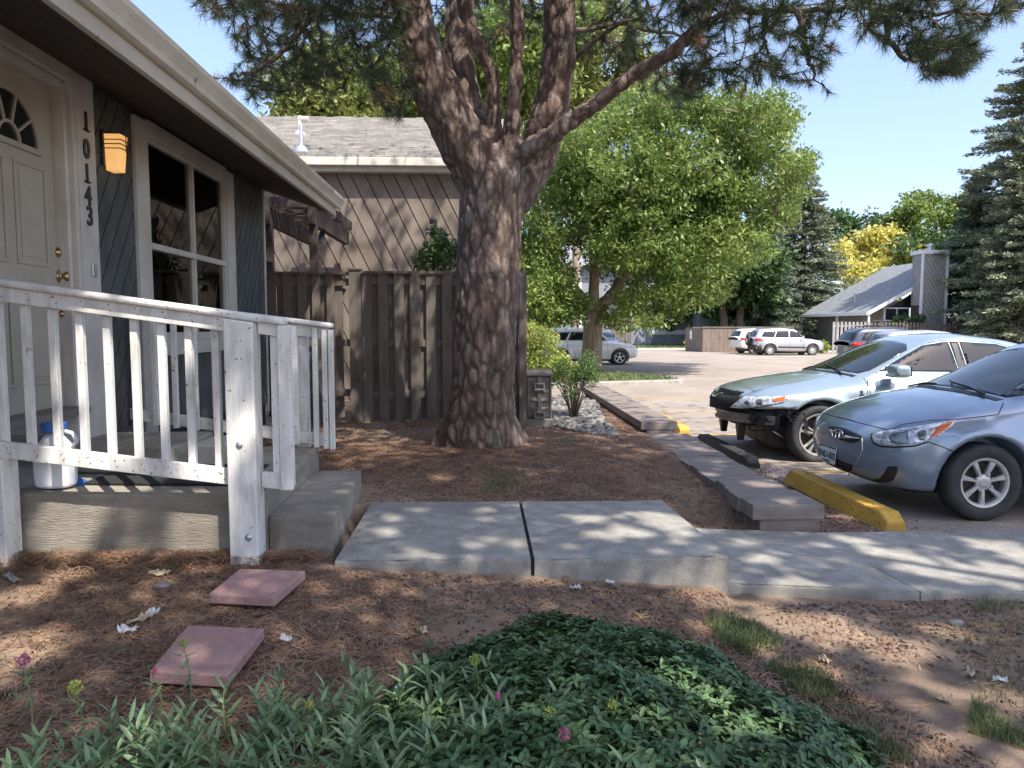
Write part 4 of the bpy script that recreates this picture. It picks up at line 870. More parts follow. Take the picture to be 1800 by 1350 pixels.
# ================================================================== THE BIG PINE
PY = 7.45
limbs = [
 [(838, 822, 7.45, 150), (840, 770, 7.45, 138), (845, 715, 7.45, 126), (850, 640, 7.45, 119), (853, 560, 7.45, 116), (857, 470, 7.45, 118), (861, 400, 7.45, 116), (868, 325, 7.45, 122)],
 [(868, 335, 7.45, 112), (820, 262, 7.38, 106), (770, 165, 7.28, 96), (733, 75, 7.2, 84), (718, -20, 7.15, 76), (712, -130, 7.1, 70)],
 [(860, 290, 7.7, 78), (822, 190, 7.85, 62), (806, 90, 7.92, 58), (808, -20, 7.95, 58), (812, -130, 8.0, 54)],
 [(866, 290, 7.45, 44), (869, 200, 7.42, 27), (866, 135, 7.40, 24), (840, 78, 7.38, 25), (818, 20, 7.36, 25), (800, -60, 7.3, 24), (795, -130, 7.3, 24)],
 [(886, 285, 7.30, 46), (902, 212, 7.22, 30), (906, 130, 7.2, 26), (909, 60, 7.2, 25), (906, -20, 7.2, 25), (900, -130, 7.2, 22)],
 [(897, 345, 7.55, 96), (940, 280, 7.65, 86), (966, 200, 7.7, 74), (982, 110, 7.72, 66), (984, 10, 7.75, 64), (990, -130, 7.8, 58)],
 [(898, 285, 7.35, 48), (935, 262, 7.2, 40), (985, 228, 7.1, 35), (1050, 180, 7.0, 31), (1120, 128, 6.9, 28), (1185, 90, 6.8, 26), (1235, 38, 6.75, 26), (1262, -30, 6.7, 25), (1285, -130, 6.6, 23)],
]
caps = []; nodes = []; WS = [.93, .84, .86, .9, .9, .84, .9]
for li, l in enumerate(limbs):
    P_ = [(aty(px, py, Y), wd*WS[li]/2*Y/FPX) for px, py, Y, wd in l]
    for (a, ra), (b, rb) in zip(P_[:-1], P_[1:]): caps.append((np.array(a), np.array(b), ra, rb))
    if li: nodes += [np.array(p) for p, r_ in P_[2:]]
for (px, py, ln) in ((752, 812, 0), (938, 808, 0), (790, 826, -.12), (870, 832, -.2), (912, 822, -.1), (830, 830, -.22)):
    e = aty(px, py, PY+ln); s_ = aty(845+(px-845)*.15, 735, PY+ln*.3); caps.append((np.array(s_), np.array(e), .27, .10))
e = aty(875, 520, 7.2); caps.append((np.array(aty(868, 640, 7.25)), np.array(aty(880, 380, 7.28)), .15, .13))
def sd_pine(P):
    d = None
    for a, b, ra, rb in caps:
        ab = b-a; t = np.clip(((P-a)@ab)/(ab@ab), 0, 1); q = P-(a+t[:, None]*ab); dd = np.sqrt((q**2).sum(1))-(ra+(rb-ra)*t)
        d = dd if d is None else smin(d, dd, .022)
    return d
zt_ = aty(800, -110, 7.4).z
V, Fc = snets(sd_pine, (-1.15, 6.35, .12), (2.35, 8.4, zt_), .023)
N_ = grad(sd_pine, V); N_ /= np.linalg.norm(N_, axis=1)[:, None]
wv = V+.05*np.stack([vnoise(V*3, 5), vnoise(V*3, 6), vnoise(V*3, 7)], 1)
d1, d2 = worley(wv*np.array([11, 11, 3.6]), 3); cr = np.exp(-((d2-d1)/.20)**2)
d1b, d2b = worley(wv*np.array([26, 26, 11]), 8); crb = np.exp(-((d2b-d1b)/.2)**2)
thick = np.clip((1.8-V[:, 2])/1.6, 0, 1)*.5+.7
disp = -.028*cr*thick-.006*crb+.016*fbm(V*np.array([5, 5, 2.5]), 3, 2)
V = V+N_*disp[:, None]
pine = thing('pine_tree', 'large multi trunk pine with scaly reddish grey bark beside the walkway', 'pine tree', aty(840, 800, PY))
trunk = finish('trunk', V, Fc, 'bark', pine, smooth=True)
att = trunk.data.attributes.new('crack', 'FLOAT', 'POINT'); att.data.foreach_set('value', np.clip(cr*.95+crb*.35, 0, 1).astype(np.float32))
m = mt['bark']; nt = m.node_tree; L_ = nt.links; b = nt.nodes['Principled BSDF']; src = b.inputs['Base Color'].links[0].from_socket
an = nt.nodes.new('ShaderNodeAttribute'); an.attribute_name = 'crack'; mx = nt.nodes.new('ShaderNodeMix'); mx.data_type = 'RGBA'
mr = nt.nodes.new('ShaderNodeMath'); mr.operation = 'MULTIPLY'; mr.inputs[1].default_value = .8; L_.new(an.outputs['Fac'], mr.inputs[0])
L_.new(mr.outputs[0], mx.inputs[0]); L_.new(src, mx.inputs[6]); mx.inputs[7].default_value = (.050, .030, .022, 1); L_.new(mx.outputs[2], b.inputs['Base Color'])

main_br = [
 [(712, 25, 7.1), (640, 26, 6.9), (575, 12, 6.8), (510, 14, 6.7), (440, -5, 6.6), (360, -10, 6.5)],
 [(705, 10, 7.15), (680, 90, 7.4), (640, 130, 7.6)],
 [(560, 14, 6.8), (520, 60, 6.7), (490, 100, 6.6), (440, 130, 6.5), (405, 130, 6.4)],
 [(1235, 38, 6.75), (1300, 18, 6.6), (1380, 22, 6.5), (1460, 18, 6.3), (1520, 14, 6.2), (1600, 22, 6.0), (1700, 20, 5.9), (1790, 18, 5.8)],
 [(1350, 20, 6.5), (1345, 60, 6.5), (1335, 92, 6.5)], [(1405, 22, 6.4), (1412, 70, 6.35), (1424, 110, 6.3), (1430, 140, 6.3)], [(1560, 20, 6.1), (1560, 70, 6.1), (1590, 106, 6.1), (1620, 108, 6.1)],
 [(985, 60, 7.8), (1080, 40, 8.2), (1180, 60, 8.6), (1260, 90, 8.8)], [(990, 120, 7.8), (1060, 60, 7.6), (1140, 20, 7.4)],
 [(718, -100, 7.1), (500, -220, 6.0), (300, -330, 5.2)], [(812, -130, 8), (780, -380, 8.6), (760, -700, 9)], [(990, -130, 7.8), (1010, -400, 7.8), (1020, -700, 7.6)], [(1285, -130, 6.6), (1450, -260, 6), (1650, -380, 5.5)],
 [(718, -130, 7.1), (700, -400, 6.6), (690, -650, 6.2)], [(990, -130, 7.8), (1150, -330, 8.2), (1350, -500, 8.6)], [(900, -130, 7.2), (905, -400, 6.2), (910, -650, 5.6)],
]
br = MB()
for l in main_br:
    P_ = [aty(*q) for q in l]; n = len(P_)
    dense = []
    for i in range(n-1):
        for k in range(4): dense.append(P_[i].lerp(P_[i+1], k/4)+Vector(RNG.normal(size=3)*.012))
    dense.append(P_[-1]); r0 = .075 if l[0][1] <= -90 else .034
    br.tube(dense, list(np.linspace(r0, .010, len(dense))), 7); nodes += [np.array(p) for p in dense[1:]]
regs = [
 ([(330, -20), (360, 10), (420, 45), (400, 110), (385, 150), (450, 182), (520, 165), (575, 175), (630, 140), (665, 190), (700, 205), (722, 150), (715, 60), (700, -20)], 6.2, 7.7, 340),
 ([(330, -30), (700, -30), (700, 30), (500, 40), (340, 10)], 6.2, 7.6, 130),
 ([(1010, -20), (1250, -20), (1250, 110), (1200, 190), (1160, 170), (1090, 120), (1030, 90)], 7.4, 9.0, 190),
 ([(740, -20), (1010, -20), (1010, 40), (960, 70), (880, 60), (840, 110), (760, 60)], 8.2, 9.4, 120),
 ([(1180, -20), (1500, -20), (1490, 40), (1400, 60), (1330, 75), (1230, 90)], 6.0, 7.4, 150),
 ([(1280, 90), (1360, 85), (1390, 140), (1330, 160), (1260, 140), (1190, 185), (1200, 120)], 6.2, 7.2, 70),
 ([(1380, 70), (1450, 60), (1480, 105), (1450, 155), (1400, 150)], 6.2, 6.6, 26),
 ([(1500, -20), (1800, -20), (1800, 12), (1745, 40), (1700, 55), (1720, 90), (1690, 125), (1640, 125), (1590, 95), (1540, 75), (1505, 50)], 5.6, 6.6, 185),
 ([(1600, 70), (1700, 60), (1725, 90), (1690, 128), (1620, 130)], 5.9, 6.3, 40),
 ([(420, -620), (1350, -620), (1350, -24), (420, -24)], 5.6, 9.2, 1500),
 ([(150, -720), (1850, -720), (1900, -30), (250, -30)], 4.8, 11.0, 1500),
]
T_ = []; VIS_N = sum(r[3] for r in regs[:-2])
for poly, ya, yb_, cnt in regs:
    xs = [p[0] for p in poly]; ys = [p[1] for p in poly]; k = 0
    while k < cnt:
        px, py = RNG.uniform(min(xs), max(xs)), RNG.uniform(min(ys), max(ys))
        if in_poly(px, py, poly): T_.append(np.array(aty(px, py, RNG.uniform(ya, yb_)))); k += 1
_k = carved(np.array(T_)); _k[:VIS_N] = True; T_ = [t for t, q in zip(T_, _k) if q]
segs, dirs = grow(nodes, None, T_, .22, .05)
for s_ in segs:
    L0_ = sum(np.linalg.norm(s_[i+1]-s_[i]) for i in range(len(s_)-1)); br.tube(s_, list(np.linspace(min(.016, .006+.008*L0_), .0045, len(s_))), 5)
br.obj('branches', 'barkdark', pine, smooth=True)
allV = []; allF = []; dV = []; dF = []; off = 0; doff = 0
for i, t in enumerate(T_):
    d = dirs[i]; vis = i < VIS_N; nn = RNG.integers(70, 105) if vis else 55
    ax_ = d+RNG.normal(size=3)*.25+np.array([0, 0, .15]); ax_ /= np.linalg.norm(ax_); ln = RNG.uniform(.10, .20)
    s_ = RNG.uniform(0, 1, nn)**.8; base = t-ax_*ln*.5+ax_*ln*s_[:, None]
    U = unit(nn)*.85+ax_*RNG.uniform(.45, 1.0, nn)[:, None]; U /= np.linalg.norm(U, axis=1)[:, None]
    Ln = RNG.uniform(.085, .135, nn); wd = .0046 if vis else .011  # unseen tufts above the frame get broader needles to throw more shade
    sd_ = np.cross(U, unit(nn)); sd_ /= np.linalg.norm(sd_, axis=1)[:, None]
    a = base-sd_*wd/2; b_ = base+sd_*wd/2; c = base+U*Ln[:, None]-np.array([0, 0, .012]); 
    v = np.stack([a, b_, c], 1).reshape(-1, 3)
    if RNG.random() < .035: dV.append(v); 
    else: allV.append(v)
V = np.concatenate(allV); finish('needles', V, np.arange(len(V)).reshape(-1, 3), 'needle', pine)
V = np.concatenate(dV); finish('dead_needles', V, np.arange(len(V)).reshape(-1, 3), 'needle_dead', pine)

# ================================================================== BROADLEAF TREES
def broadleaf(name, label, cat, base, crown_c, rad, nclump, nleaf, leaf, mat, trunk_pts, tr, barkmat='ashbark', group=None, rc=(.10, .2), flat=0, fill=.55, stemless=False, seed=1, lobes=None, carve=False, twig=0):
    global RNG
    rng = np.random.default_rng(seed); t = thing(name, label, cat, base, group)
    cc = np.array(crown_c); rad = np.array(rad)
    u = unit(nclump, rng)*(rng.uniform(0, 1, nclump)**(1/3*fill))[:, None]
    C = cc+u*rad*.88
    if lobes: C = np.concatenate([np.array(lobes, float)[:, :3]]+[C])
    rcl = rng.uniform(rc[0], rc[1], len(C))*rad.max()
    if lobes: rcl[:len(lobes)] = [l[3] for l in lobes]
    per = rng.integers(0, len(C), nleaf) if not lobes else rng.choice(len(C), nleaf, p=(rcl**2)/(rcl**2).sum())
    P = C[per]+unit(nleaf, rng)*(rng.uniform(.15, 1, nleaf)**.5*rcl[per])[:, None]*np.array([1, 1, .75])
    P += .25*rcl[per][:, None]*np.stack([fbm(P*1.3, 3, 1), fbm(P*1.3, 3, 4), fbm(P*1.3, 3, 7)], 1)
    if twig:     # leaves gathered on twigs, with gaps between the sprays
        nt_ = nleaf//14; T0 = P[:nt_]; pt_ = rng.integers(0, nt_, nleaf); per = per[pt_]; P = T0[pt_]+rng.normal(size=(nleaf, 3))*twig*np.array([1, 1, .7])
    if carve: kk = carved(P); P = P[kk]; per = per[kk]; nleaf = len(P)
    U = unit(nleaf, rng)*.8+np.array([0, 0, -.25])+(P-C[per])/rcl[per][:, None]*.5; U /= np.linalg.norm(U, axis=1)[:, None]
    Nn = unit(nleaf, rng)+np.array([0, 0, 1.1]); Nn /= np.linalg.norm(Nn, axis=1)[:, None]
    sc = rng.uniform(.7, 1.3, nleaf); V, F = leaf_quads(P, U, leaf[0]*sc, leaf[1]*sc, rng, up=Nn)
    finish('crown', V, F, mat, t)
    if not stemless:
        mb = MB(); nd = []
        for pts, r0, r1 in trunk_pts:
            pts = [Vector(p) for p in pts]; D = []
            for i in range(len(pts)-1):
                for k in range(5): D.append(pts[i].lerp(pts[i+1], k/5)+Vector(rng.normal(size=3)*r0*.05))
            D.append(pts[-1]); rr = list(np.linspace(r0, r1, len(D))); 
            if pts is not None and r0 >= tr*.99: rr[0] *= 1.35; rr[1] *= 1.15
            mb.tube(D, rr, 14); nd += [np.array(p) for p in D[len(D)//2:]]
        sg, _ = grow(nd, None, list(C[:min(len(C), 70)]), rad.max()*.12, -.05)
        for s_ in sg: mb.tube(s_, list(np.linspace(tr*.16, tr*.04, len(s_))), 6)
        mb.obj('trunk', barkmat, t, smooth=True)
    return t
AY = 25.5
ab = atz(1040, 655, -.18); AY = ab.y; ax0 = ab.x
f1 = aty(1043, 548, AY); l1 = aty(985, 480, AY-.3); l2 = aty(1105, 470, AY+.4); l3 = aty(1040, 400, AY-.6); l0 = aty(925, 300, AY)
cA = aty(1175, 340, AY); sc_ = AY/FPX
lob = []
for px, py, r_ in ((960, 480, 62), (935, 440, 55), (930, 520, 45), (975, 560, 30), (1085, 560, 30), (1140, 560, 30), (1060, 360, 80), (1140, 380, 80), (1240, 400, 70), (950, 400, 60), (985, 330, 70), (1010, 250, 70), (1090, 210, 75), (1180, 190, 72), (1270, 200, 70), (1350, 215, 62), (1385, 290, 52), (1360, 370, 58), (1300, 420, 70), (1380, 330, 40), (1200, 300, 90), (1100, 330, 90), (1080, 430, 85), (1180, 430, 90), (1000, 540, 48), (1120, 520, 52), (1185, 530, 45), (945, 560, 34), (1230, 500, 55), (1330, 270, 60), (1270, 330, 70), (1040, 300, 70), (950, 500, 55), (1150, 260, 60), (930, 250, 50)):
    for dy in (-2.6, 0, 2.4):
        c = aty(px+random.uniform(-14, 14), py+random.uniform(-10, 10), AY+dy+random.uniform(-.6, .6)); lob.append((c.x, c.y, c.z, r_*sc_*random.uniform(.62, .95)))
broadleaf('ash_tree', 'bright green sunlit ash tree behind the big pine, trunk in front of the white suv', 'ash tree', (ax0, AY, -.18), cA, (4.2, 3.4, 3.6), 60, 150000, (.19, .072), 'ashleaf',
          [([(ax0, AY, -.25), aty(1041, 610, AY), f1], .40, .34), ([f1, aty(1015, 515, AY), l1, aty(945, 350, AY-.4)], .26, .09), ([f1, aty(1075, 520, AY), l2, aty(1190, 360, AY+.5)], .26, .09), ([f1, aty(1045, 480, AY-.3), l3, aty(1090, 250, AY-.3)], .22, .07)], .40, lobes=lob, seed=3, twig=.16)
# golden olive tree behind the taupe house
for k, (px, py, Y, r_, mat_, lab, sd_) in enumerate(((590, 190, 34, 2.6, 'leaf2', 'yellow olive tree showing above the shingle roof left of the pine', 5), (700, 195, 40, 2.8, 'ashleaf', 'bright green tree showing above the shingle roof near the pine trunk', 6), (880, 110, 38, 4.0, 'ashleaf', 'green tree seen between the pine limbs', 7), (1010, 120, 42, 3.6, 'leaf2', 'pale olive tree seen under the raised right limb of the pine', 8))):
    c = aty(px, py, Y); broadleaf('leafy_tree', lab, 'tree', (c.x, Y, -.2), c, (r_*1.25, r_, r_*1.0), 34, 20000, (.34, .16), mat_, [([(c.x, Y, -.3), (c.x+.2, Y, 2.5), (c.x, Y, c.z-r_*.4)], .3, .15)], .3, seed=sd_, group='trees beyond the houses', fill=.8, rc=(.24, .4), twig=.3)
# far trees on the right
for (px, py, Y, r_, mat_, lab, sd_, nl) in ((1285, 490, 60, 3.6, 'leafdark', 'dark green tree with twin brown trunks behind the dumpster enclosure', 11, 12000), (1545, 470, 84, 5.0, 'leafyellow', 'golden yellow tree behind the grey roof', 12, 12000), (1500, 420, 92, 5.0, 'leafdark', 'dark green tree between the spruce and the golden tree', 13, 9000), (1638, 410, 88, 5.6, 'ashleaf', 'green rounded tree behind the chimney', 14, 12000), (1640, 455, 80, 4.0, 'leafdark', 'darker tree low behind the chimney', 15, 6000), (1240, 500, 66, 5, 'leafdark', 'shaded dark tree left of the spruce', 16, 9000), (1000, 500, 80, 6, 'leafdark', 'distant dark tree behind the ash trunk', 17, 9000), (1120, 480, 84, 6.5, 'leafdark', 'distant dark tree above the grey house', 18, 9000)):
    c = aty(px, py, Y); tp = [([(c.x-.4, Y, -.3), (c.x-.5, Y, 2.2), (c.x-1.2, Y, c.z)], .42, .2), ([(c.x+.9, Y, -.3), (c.x+.8, Y, 2.2), (c.x+1.2, Y, c.z)], .42, .2)]
    broadleaf('leafy_tree', lab, 'tree', (c.x, Y, -.25), c, (r_*1.2, r_, r_*(1.15 if mat_ == 'leafyellow' else 1)), 30, nl, (.52, .28), mat_, tp, .42, barkmat='barkdark', seed=sd_, group='trees beyond the parking lot', fill=.9, rc=(.2, .36), twig=.45)
# the shade tree behind and to the right of the camera
st = (5.2, -3.4)
broadleaf('shade_tree', 'big leafy tree behind the viewer that shades the yard', 'shade tree', (st[0], st[1], 0), (4.6, -1.2, 8.8), (7.6, 5.6, 3.0), 120, 60000, (.17, .10), 'leafdark', [([(st[0], st[1], -.1), (st[0], st[1], 3.6), (st[0]-.4, st[1], 7)], .38, .2)], .38, rc=(.12, .2), seed=21, fill=.95, carve=True)
# hedge and shrubs
def shrub(name, label, cat, c, r_, n, leaf, mat_, stems=7, seed=1, group=None, blobs=None):
    rng = np.random.default_rng(seed); t = thing(name, label, cat, c, group)
    bl = blobs or [(c[0], c[1], c[2]+r_[2], *r_)]
    B = np.array(bl); vol = B[:, 3]*B[:, 5]; per = rng.choice(len(B), n, p=vol/vol.sum())
    P = B[per, :3]+unit(n, rng)*(rng.uniform(.05, 1, n)**.45)[:, None]*B[per, 3:6]; P += .10*np.stack([fbm(P*5, 3, 1), fbm(P*5, 3, 4), fbm(P*5, 3, 7)], 1)*B[per, 3:4]*2
    P[:, 2] = np.maximum(P[:, 2], c[2]+.02)
    U = unit(n, rng)+np.array([0, 0, .3]); U /= np.linalg.norm(U, axis=1)[:, None]; Nn = unit(n, rng)+np.array([0, 0, .9]); Nn /= np.linalg.norm(Nn, axis=1)[:, None]
    sc = rng.uniform(.6, 1.3, n); V, F = leaf_quads(P, U, leaf[0]*sc, leaf[1]*sc, rng, up=Nn); finish('foliage', V, F, mat_, t)
    mb = MB(); idx_ = rng.choice(n, stems)
    for i in idx_:
        e = Vector(P[i]); a = Vector((c[0]+rng.normal()*.03, c[1]+rng.normal()*.03, c[2]-.02)); m_ = a.lerp(e, .45)+Vector((rng.normal()*.03, rng.normal()*.03, .06)); mb.tube([a, a.lerp(m_, .5), m_, e], [.012, .009, .007, .003], 6)
    mb.obj('stems', 'barkdark', t, smooth=True); return t
c = atz(950, 668, .1); hY = 14.5
bl = []
for px, py, rp in ((935, 590, 28), (930, 640, 34), (960, 600, 26), (975, 640, 30), (955, 650, 30), (1000, 655, 24), (915, 610, 40), (945, 665, 26)):
    q = aty(px, py, hY); bl.append((q.x, q.y, q.z, rp*hY/FPX, .5, rp*hY/FPX))
q = aty(950, 690, hY); shrub('hedge_bush', 'sunlit yellow green bush behind the plastic cabinet', 'bush', (q.x, hY, .05), (.5, .5, .5), 15000, (.055, .03), 'hedgeleaf', 14, 31, blobs=bl)
q = atz(1008, 738, .26); bl = []
for px, py, rp in ((1032, 640, 26), (985, 645, 18), (1010, 662, 22), (975, 668, 16), (1040, 668, 16), (1000, 690, 18), (1030, 655, 20)):
    p = aty(px, py, q.y+random.uniform(-.15, .15)); bl.append((p.x, p.y, p.z, rp*q.y/FPX, .2, rp*q.y/FPX))
shrub('small_shrub', 'small open green shrub on the pebble bed', 'shrub', q, (.2, .2, .2), 2600, (.036, .02), 'shrubleaf', 26, 32, blobs=bl)
bl = []
for px, py, rp in ((765, 440, 26), (745, 460, 24), (785, 455, 28), (760, 405, 10), (775, 420, 18), (800, 440, 22)):
    p = aty(px, py, 10.6); bl.append((p.x, p.y, p.z, rp*10.6/FPX, .3, rp*10.6/FPX))
p = aty(765, 600, 10.6); shrub('patio_shrub', 'dark green shrub rising above the brown fence beside the pine', 'shrub', (p.x, 10.6, .3), (.3, .3, .3), 2600, (.07, .03), 'leafdark', 22, 33, blobs=bl)
m_ = MB(); p = aty(762, 400, 10.75); m_.lathe([(.02, -1.2), (.02, 0), (.05, .01), (.06, .1), (.03, .15), (.0, .2)], p, seg=12); o = m_.obj('garden_lantern', 'pergola'); tag(o, 'dark lantern pole poking out of the shrub above the fence', 'lantern')

# ================================================================== SPRUCES
def spruce(label, base, H, R0, mat_, seed, z0=.8, nper=9, blade=(.26, .085), dens=1.0, group='tall conifers around the parking lot', name='spruce_tree', droop=.25, powr=.85):
    rng = np.random.default_rng(seed); t = thing(name, label, 'spruce tree', base, group); b = np.array(base)
    P = []; U = []; z = z0; mb = MB(); mb.tube([Vector(b)+Vector((0, 0, -.2)), Vector(b)+Vector((0, 0, H*.5)), Vector(b)+Vector((0, 0, H*.98))], [H*.022, H*.014, .03], 10)
    while z < H:
        tt = (z-z0)/(H-z0); Rr = R0*(1-tt)**powr*(1 if tt > .06 else .85); nb = int(nper*(1 if tt < .8 else .7))+rng.integers(0, 3)
        z_lv = z
        for k in range(nb):
            z = min(H*.995, z_lv+rng.normal()*H*.016); a = rng.uniform(0, 2*math.pi); L0_ = Rr*rng.uniform(.62, 1.14)+.1; d = np.array([math.cos(a), math.sin(a), 0]); perp = np.array([-d[1], d[0], 0])
            m_ = max(6, int(L0_*42*dens)); s_ = rng.uniform(.12, 1, m_)**.7
            spread = (.30*L0_*(1-s_)*.9+.10*L0_**.5)*rng.normal(size=m_)*.55
            p = b+np.array([0, 0, z])+d*(s_*L0_)[:, None]+perp*spread[:, None]; p[:, 2] += -droop*L0_*s_**1.2*(1-tt*.7)+.16*L0_*np.maximum(0, s_-.7)+rng.normal(size=m_)*.07-np.abs(spread)*.2
            u = d*1.0+perp*np.sign(spread)[:, None]*.6+rng.normal(size=(m_, 3))*.45; P.append(p); U.append(u/np.linalg.norm(u, axis=1)[:, None])
            if k % 3 == 0: e = Vector(b)+Vector((0, 0, z-droop*L0_*.8*(1-tt*.7)))+Vector(d)*L0_*.85; mb.tube([Vector(b)+Vector((0, 0, z)), e], [.05*(1-tt)+.015, .01], 5)
        z = z_lv+H*.021*(1.1-tt*.45)
    P = np.concatenate(P); U = np.concatenate(U); n = len(P); sc = rng.uniform(.7, 1.4, n); up_ = unit(n, rng)*.7+np.array([0, 0, 1]); V, F = leaf_quads(P, U, blade[0]*sc, blade[1]*sc, rng, up=up_)
    finish('crown', V, F, mat_, t); mb.obj('trunk', 'barkdark', t, smooth=True); return t
def spr(label, px, top, Y, R0px, mat_, seed, **k):
    p = aty(px, 575, Y); H = aty(px, top, Y).z+.2; return spruce(label, (p.x, Y, -.2), H, R0px*Y/FPX, mat_, seed, **k)
spr('grey green spruce right of the ash with its tip against the sky', 1408, 262, 66, 112, 'spruce', 41, dens=1.5, nper=11)
spr('tall dark spruce at the right edge, tallest in the frame', 1838, 10, 46, 205, 'spruce', 42, dens=1.7, nper=11, blade=(.24, .08), powr=.52)
spr('dark spruce below and left of the tall one, above the brown slat fence', 1712, 300, 50, 82, 'sprucedark', 43, dens=1.4, powr=.6)
spr('dense pine with bushy boughs at the right edge in front of the fence', 1800, 215, 43.5, 112, 'spruce', 44, z0=1.6, dens=1.4, powr=.6)
spr('pale dark spruce tip behind the ash, left of the grey green spruce', 1340, 330, 62, 90, 'sprucedark', 45, dens=1.0)

# ================================================================== VEHICLES
def smooth_curve(pts, sig=.05, n=1200):
    xs = np.array([p[0] for p in pts], float); ys = np.array([p[1] for p in pts], float); o = np.argsort(xs); xs = xs[o]; ys = ys[o]
    X = np.linspace(xs[0]-1, xs[-1]+1, n); Y = np.interp(X, xs, ys); s = sig/(X[1]-X[0])
    if s > .3:
        k = np.arange(-int(4*s)-1, int(4*s)+2); g = np.exp(-k**2/(2*s*s)); g /= g.sum(); Y = np.convolve(np.pad(Y, len(k)//2, 'edge'), g, 'valid')[:n]
    return lambda x: np.interp(x, X, Y)
def car_field(p):
    top = smooth_curve(p['top'], .05); bot = smooth_curve(p['bot'], .06); roof = smooth_curve(p['roof'], p.get('rs', .07)); sec = smooth_curve(p['sec'], .035); nose = smooth_curve(p['nose'], .04); tail = smooth_curve(p['tail'], .05)
    L, W = p['L'], p['W']; fo, wb = p['fo'], p['wb']; xf = L/2-fo; xr = xf-wb; AR = p['AR']; wz = p['wr']
    def F(P, arches=True):
        x, y, z = P[:, 0], P[:, 1], P[:, 2]; ay = np.sqrt(y*y+1e-6); u = ay/(W/2)
        hw = W/2-sec(z)
        hw = hw-.10*np.clip((x-(L/2-1.1))/1.1, 0, 2)**2*p.get('taperf', 1)-.12*np.clip((-x-(L/2-1.2))/1.2, 0, 2)**2
        for xc in (xf, xr):   # flared arches
            r = np.sqrt((x-xc)**2+(z-wz)**2); hw = hw+p.get('flare', .022)*np.exp(-((r-AR-.02)/.075)**2)*(z > .1)
        zt = z-(top(x)-p.get('crown', .07)*u**2.5)
        fr = x-(L/2+nose(z)-p['an']*u**p.get('pn', 2.6)); re = -x-(L/2+tail(z)-p.get('at', .16)*u**3)
        b = smax(ay-hw, zt, p.get('ks', .11)); b = smax(b, fr, p.get('kf', .10)); b = smax(b, re, .09); b = smax(b, bot(x)-z, .05)
        xg = x+p.get('cw', .16)*u**2*np.clip((x-.1)*1.5, -1, 1)
        rz = roof(xg); sl = (roof(xg+.02)-roof(xg-.02))/.04
        tz = (z-(rz-.06*u**2))/np.sqrt(1+sl*sl)
        gw = p['gw']-p['tum']*(z-p['gz'])-.05*np.clip((-x-.9), 0, 2)**2
        g = smax(tz, ay-gw, .085); g = smax(g, p['gz']-.12-z, .02)
        d = smin(b, g, .022)
        if arches:
            for xc in (xf, xr):
                r = AR-np.sqrt((x-xc)**2+(z-wz)**2); d = smax(d, smin(r, ay-(W/2-.30), .02)*1.0 if False else np.minimum(r, ay-(W/2-.28)), .012)
        if 'cut' in p: d = np.maximum(d, p['cut'](x, y, z))
        return d
    return F
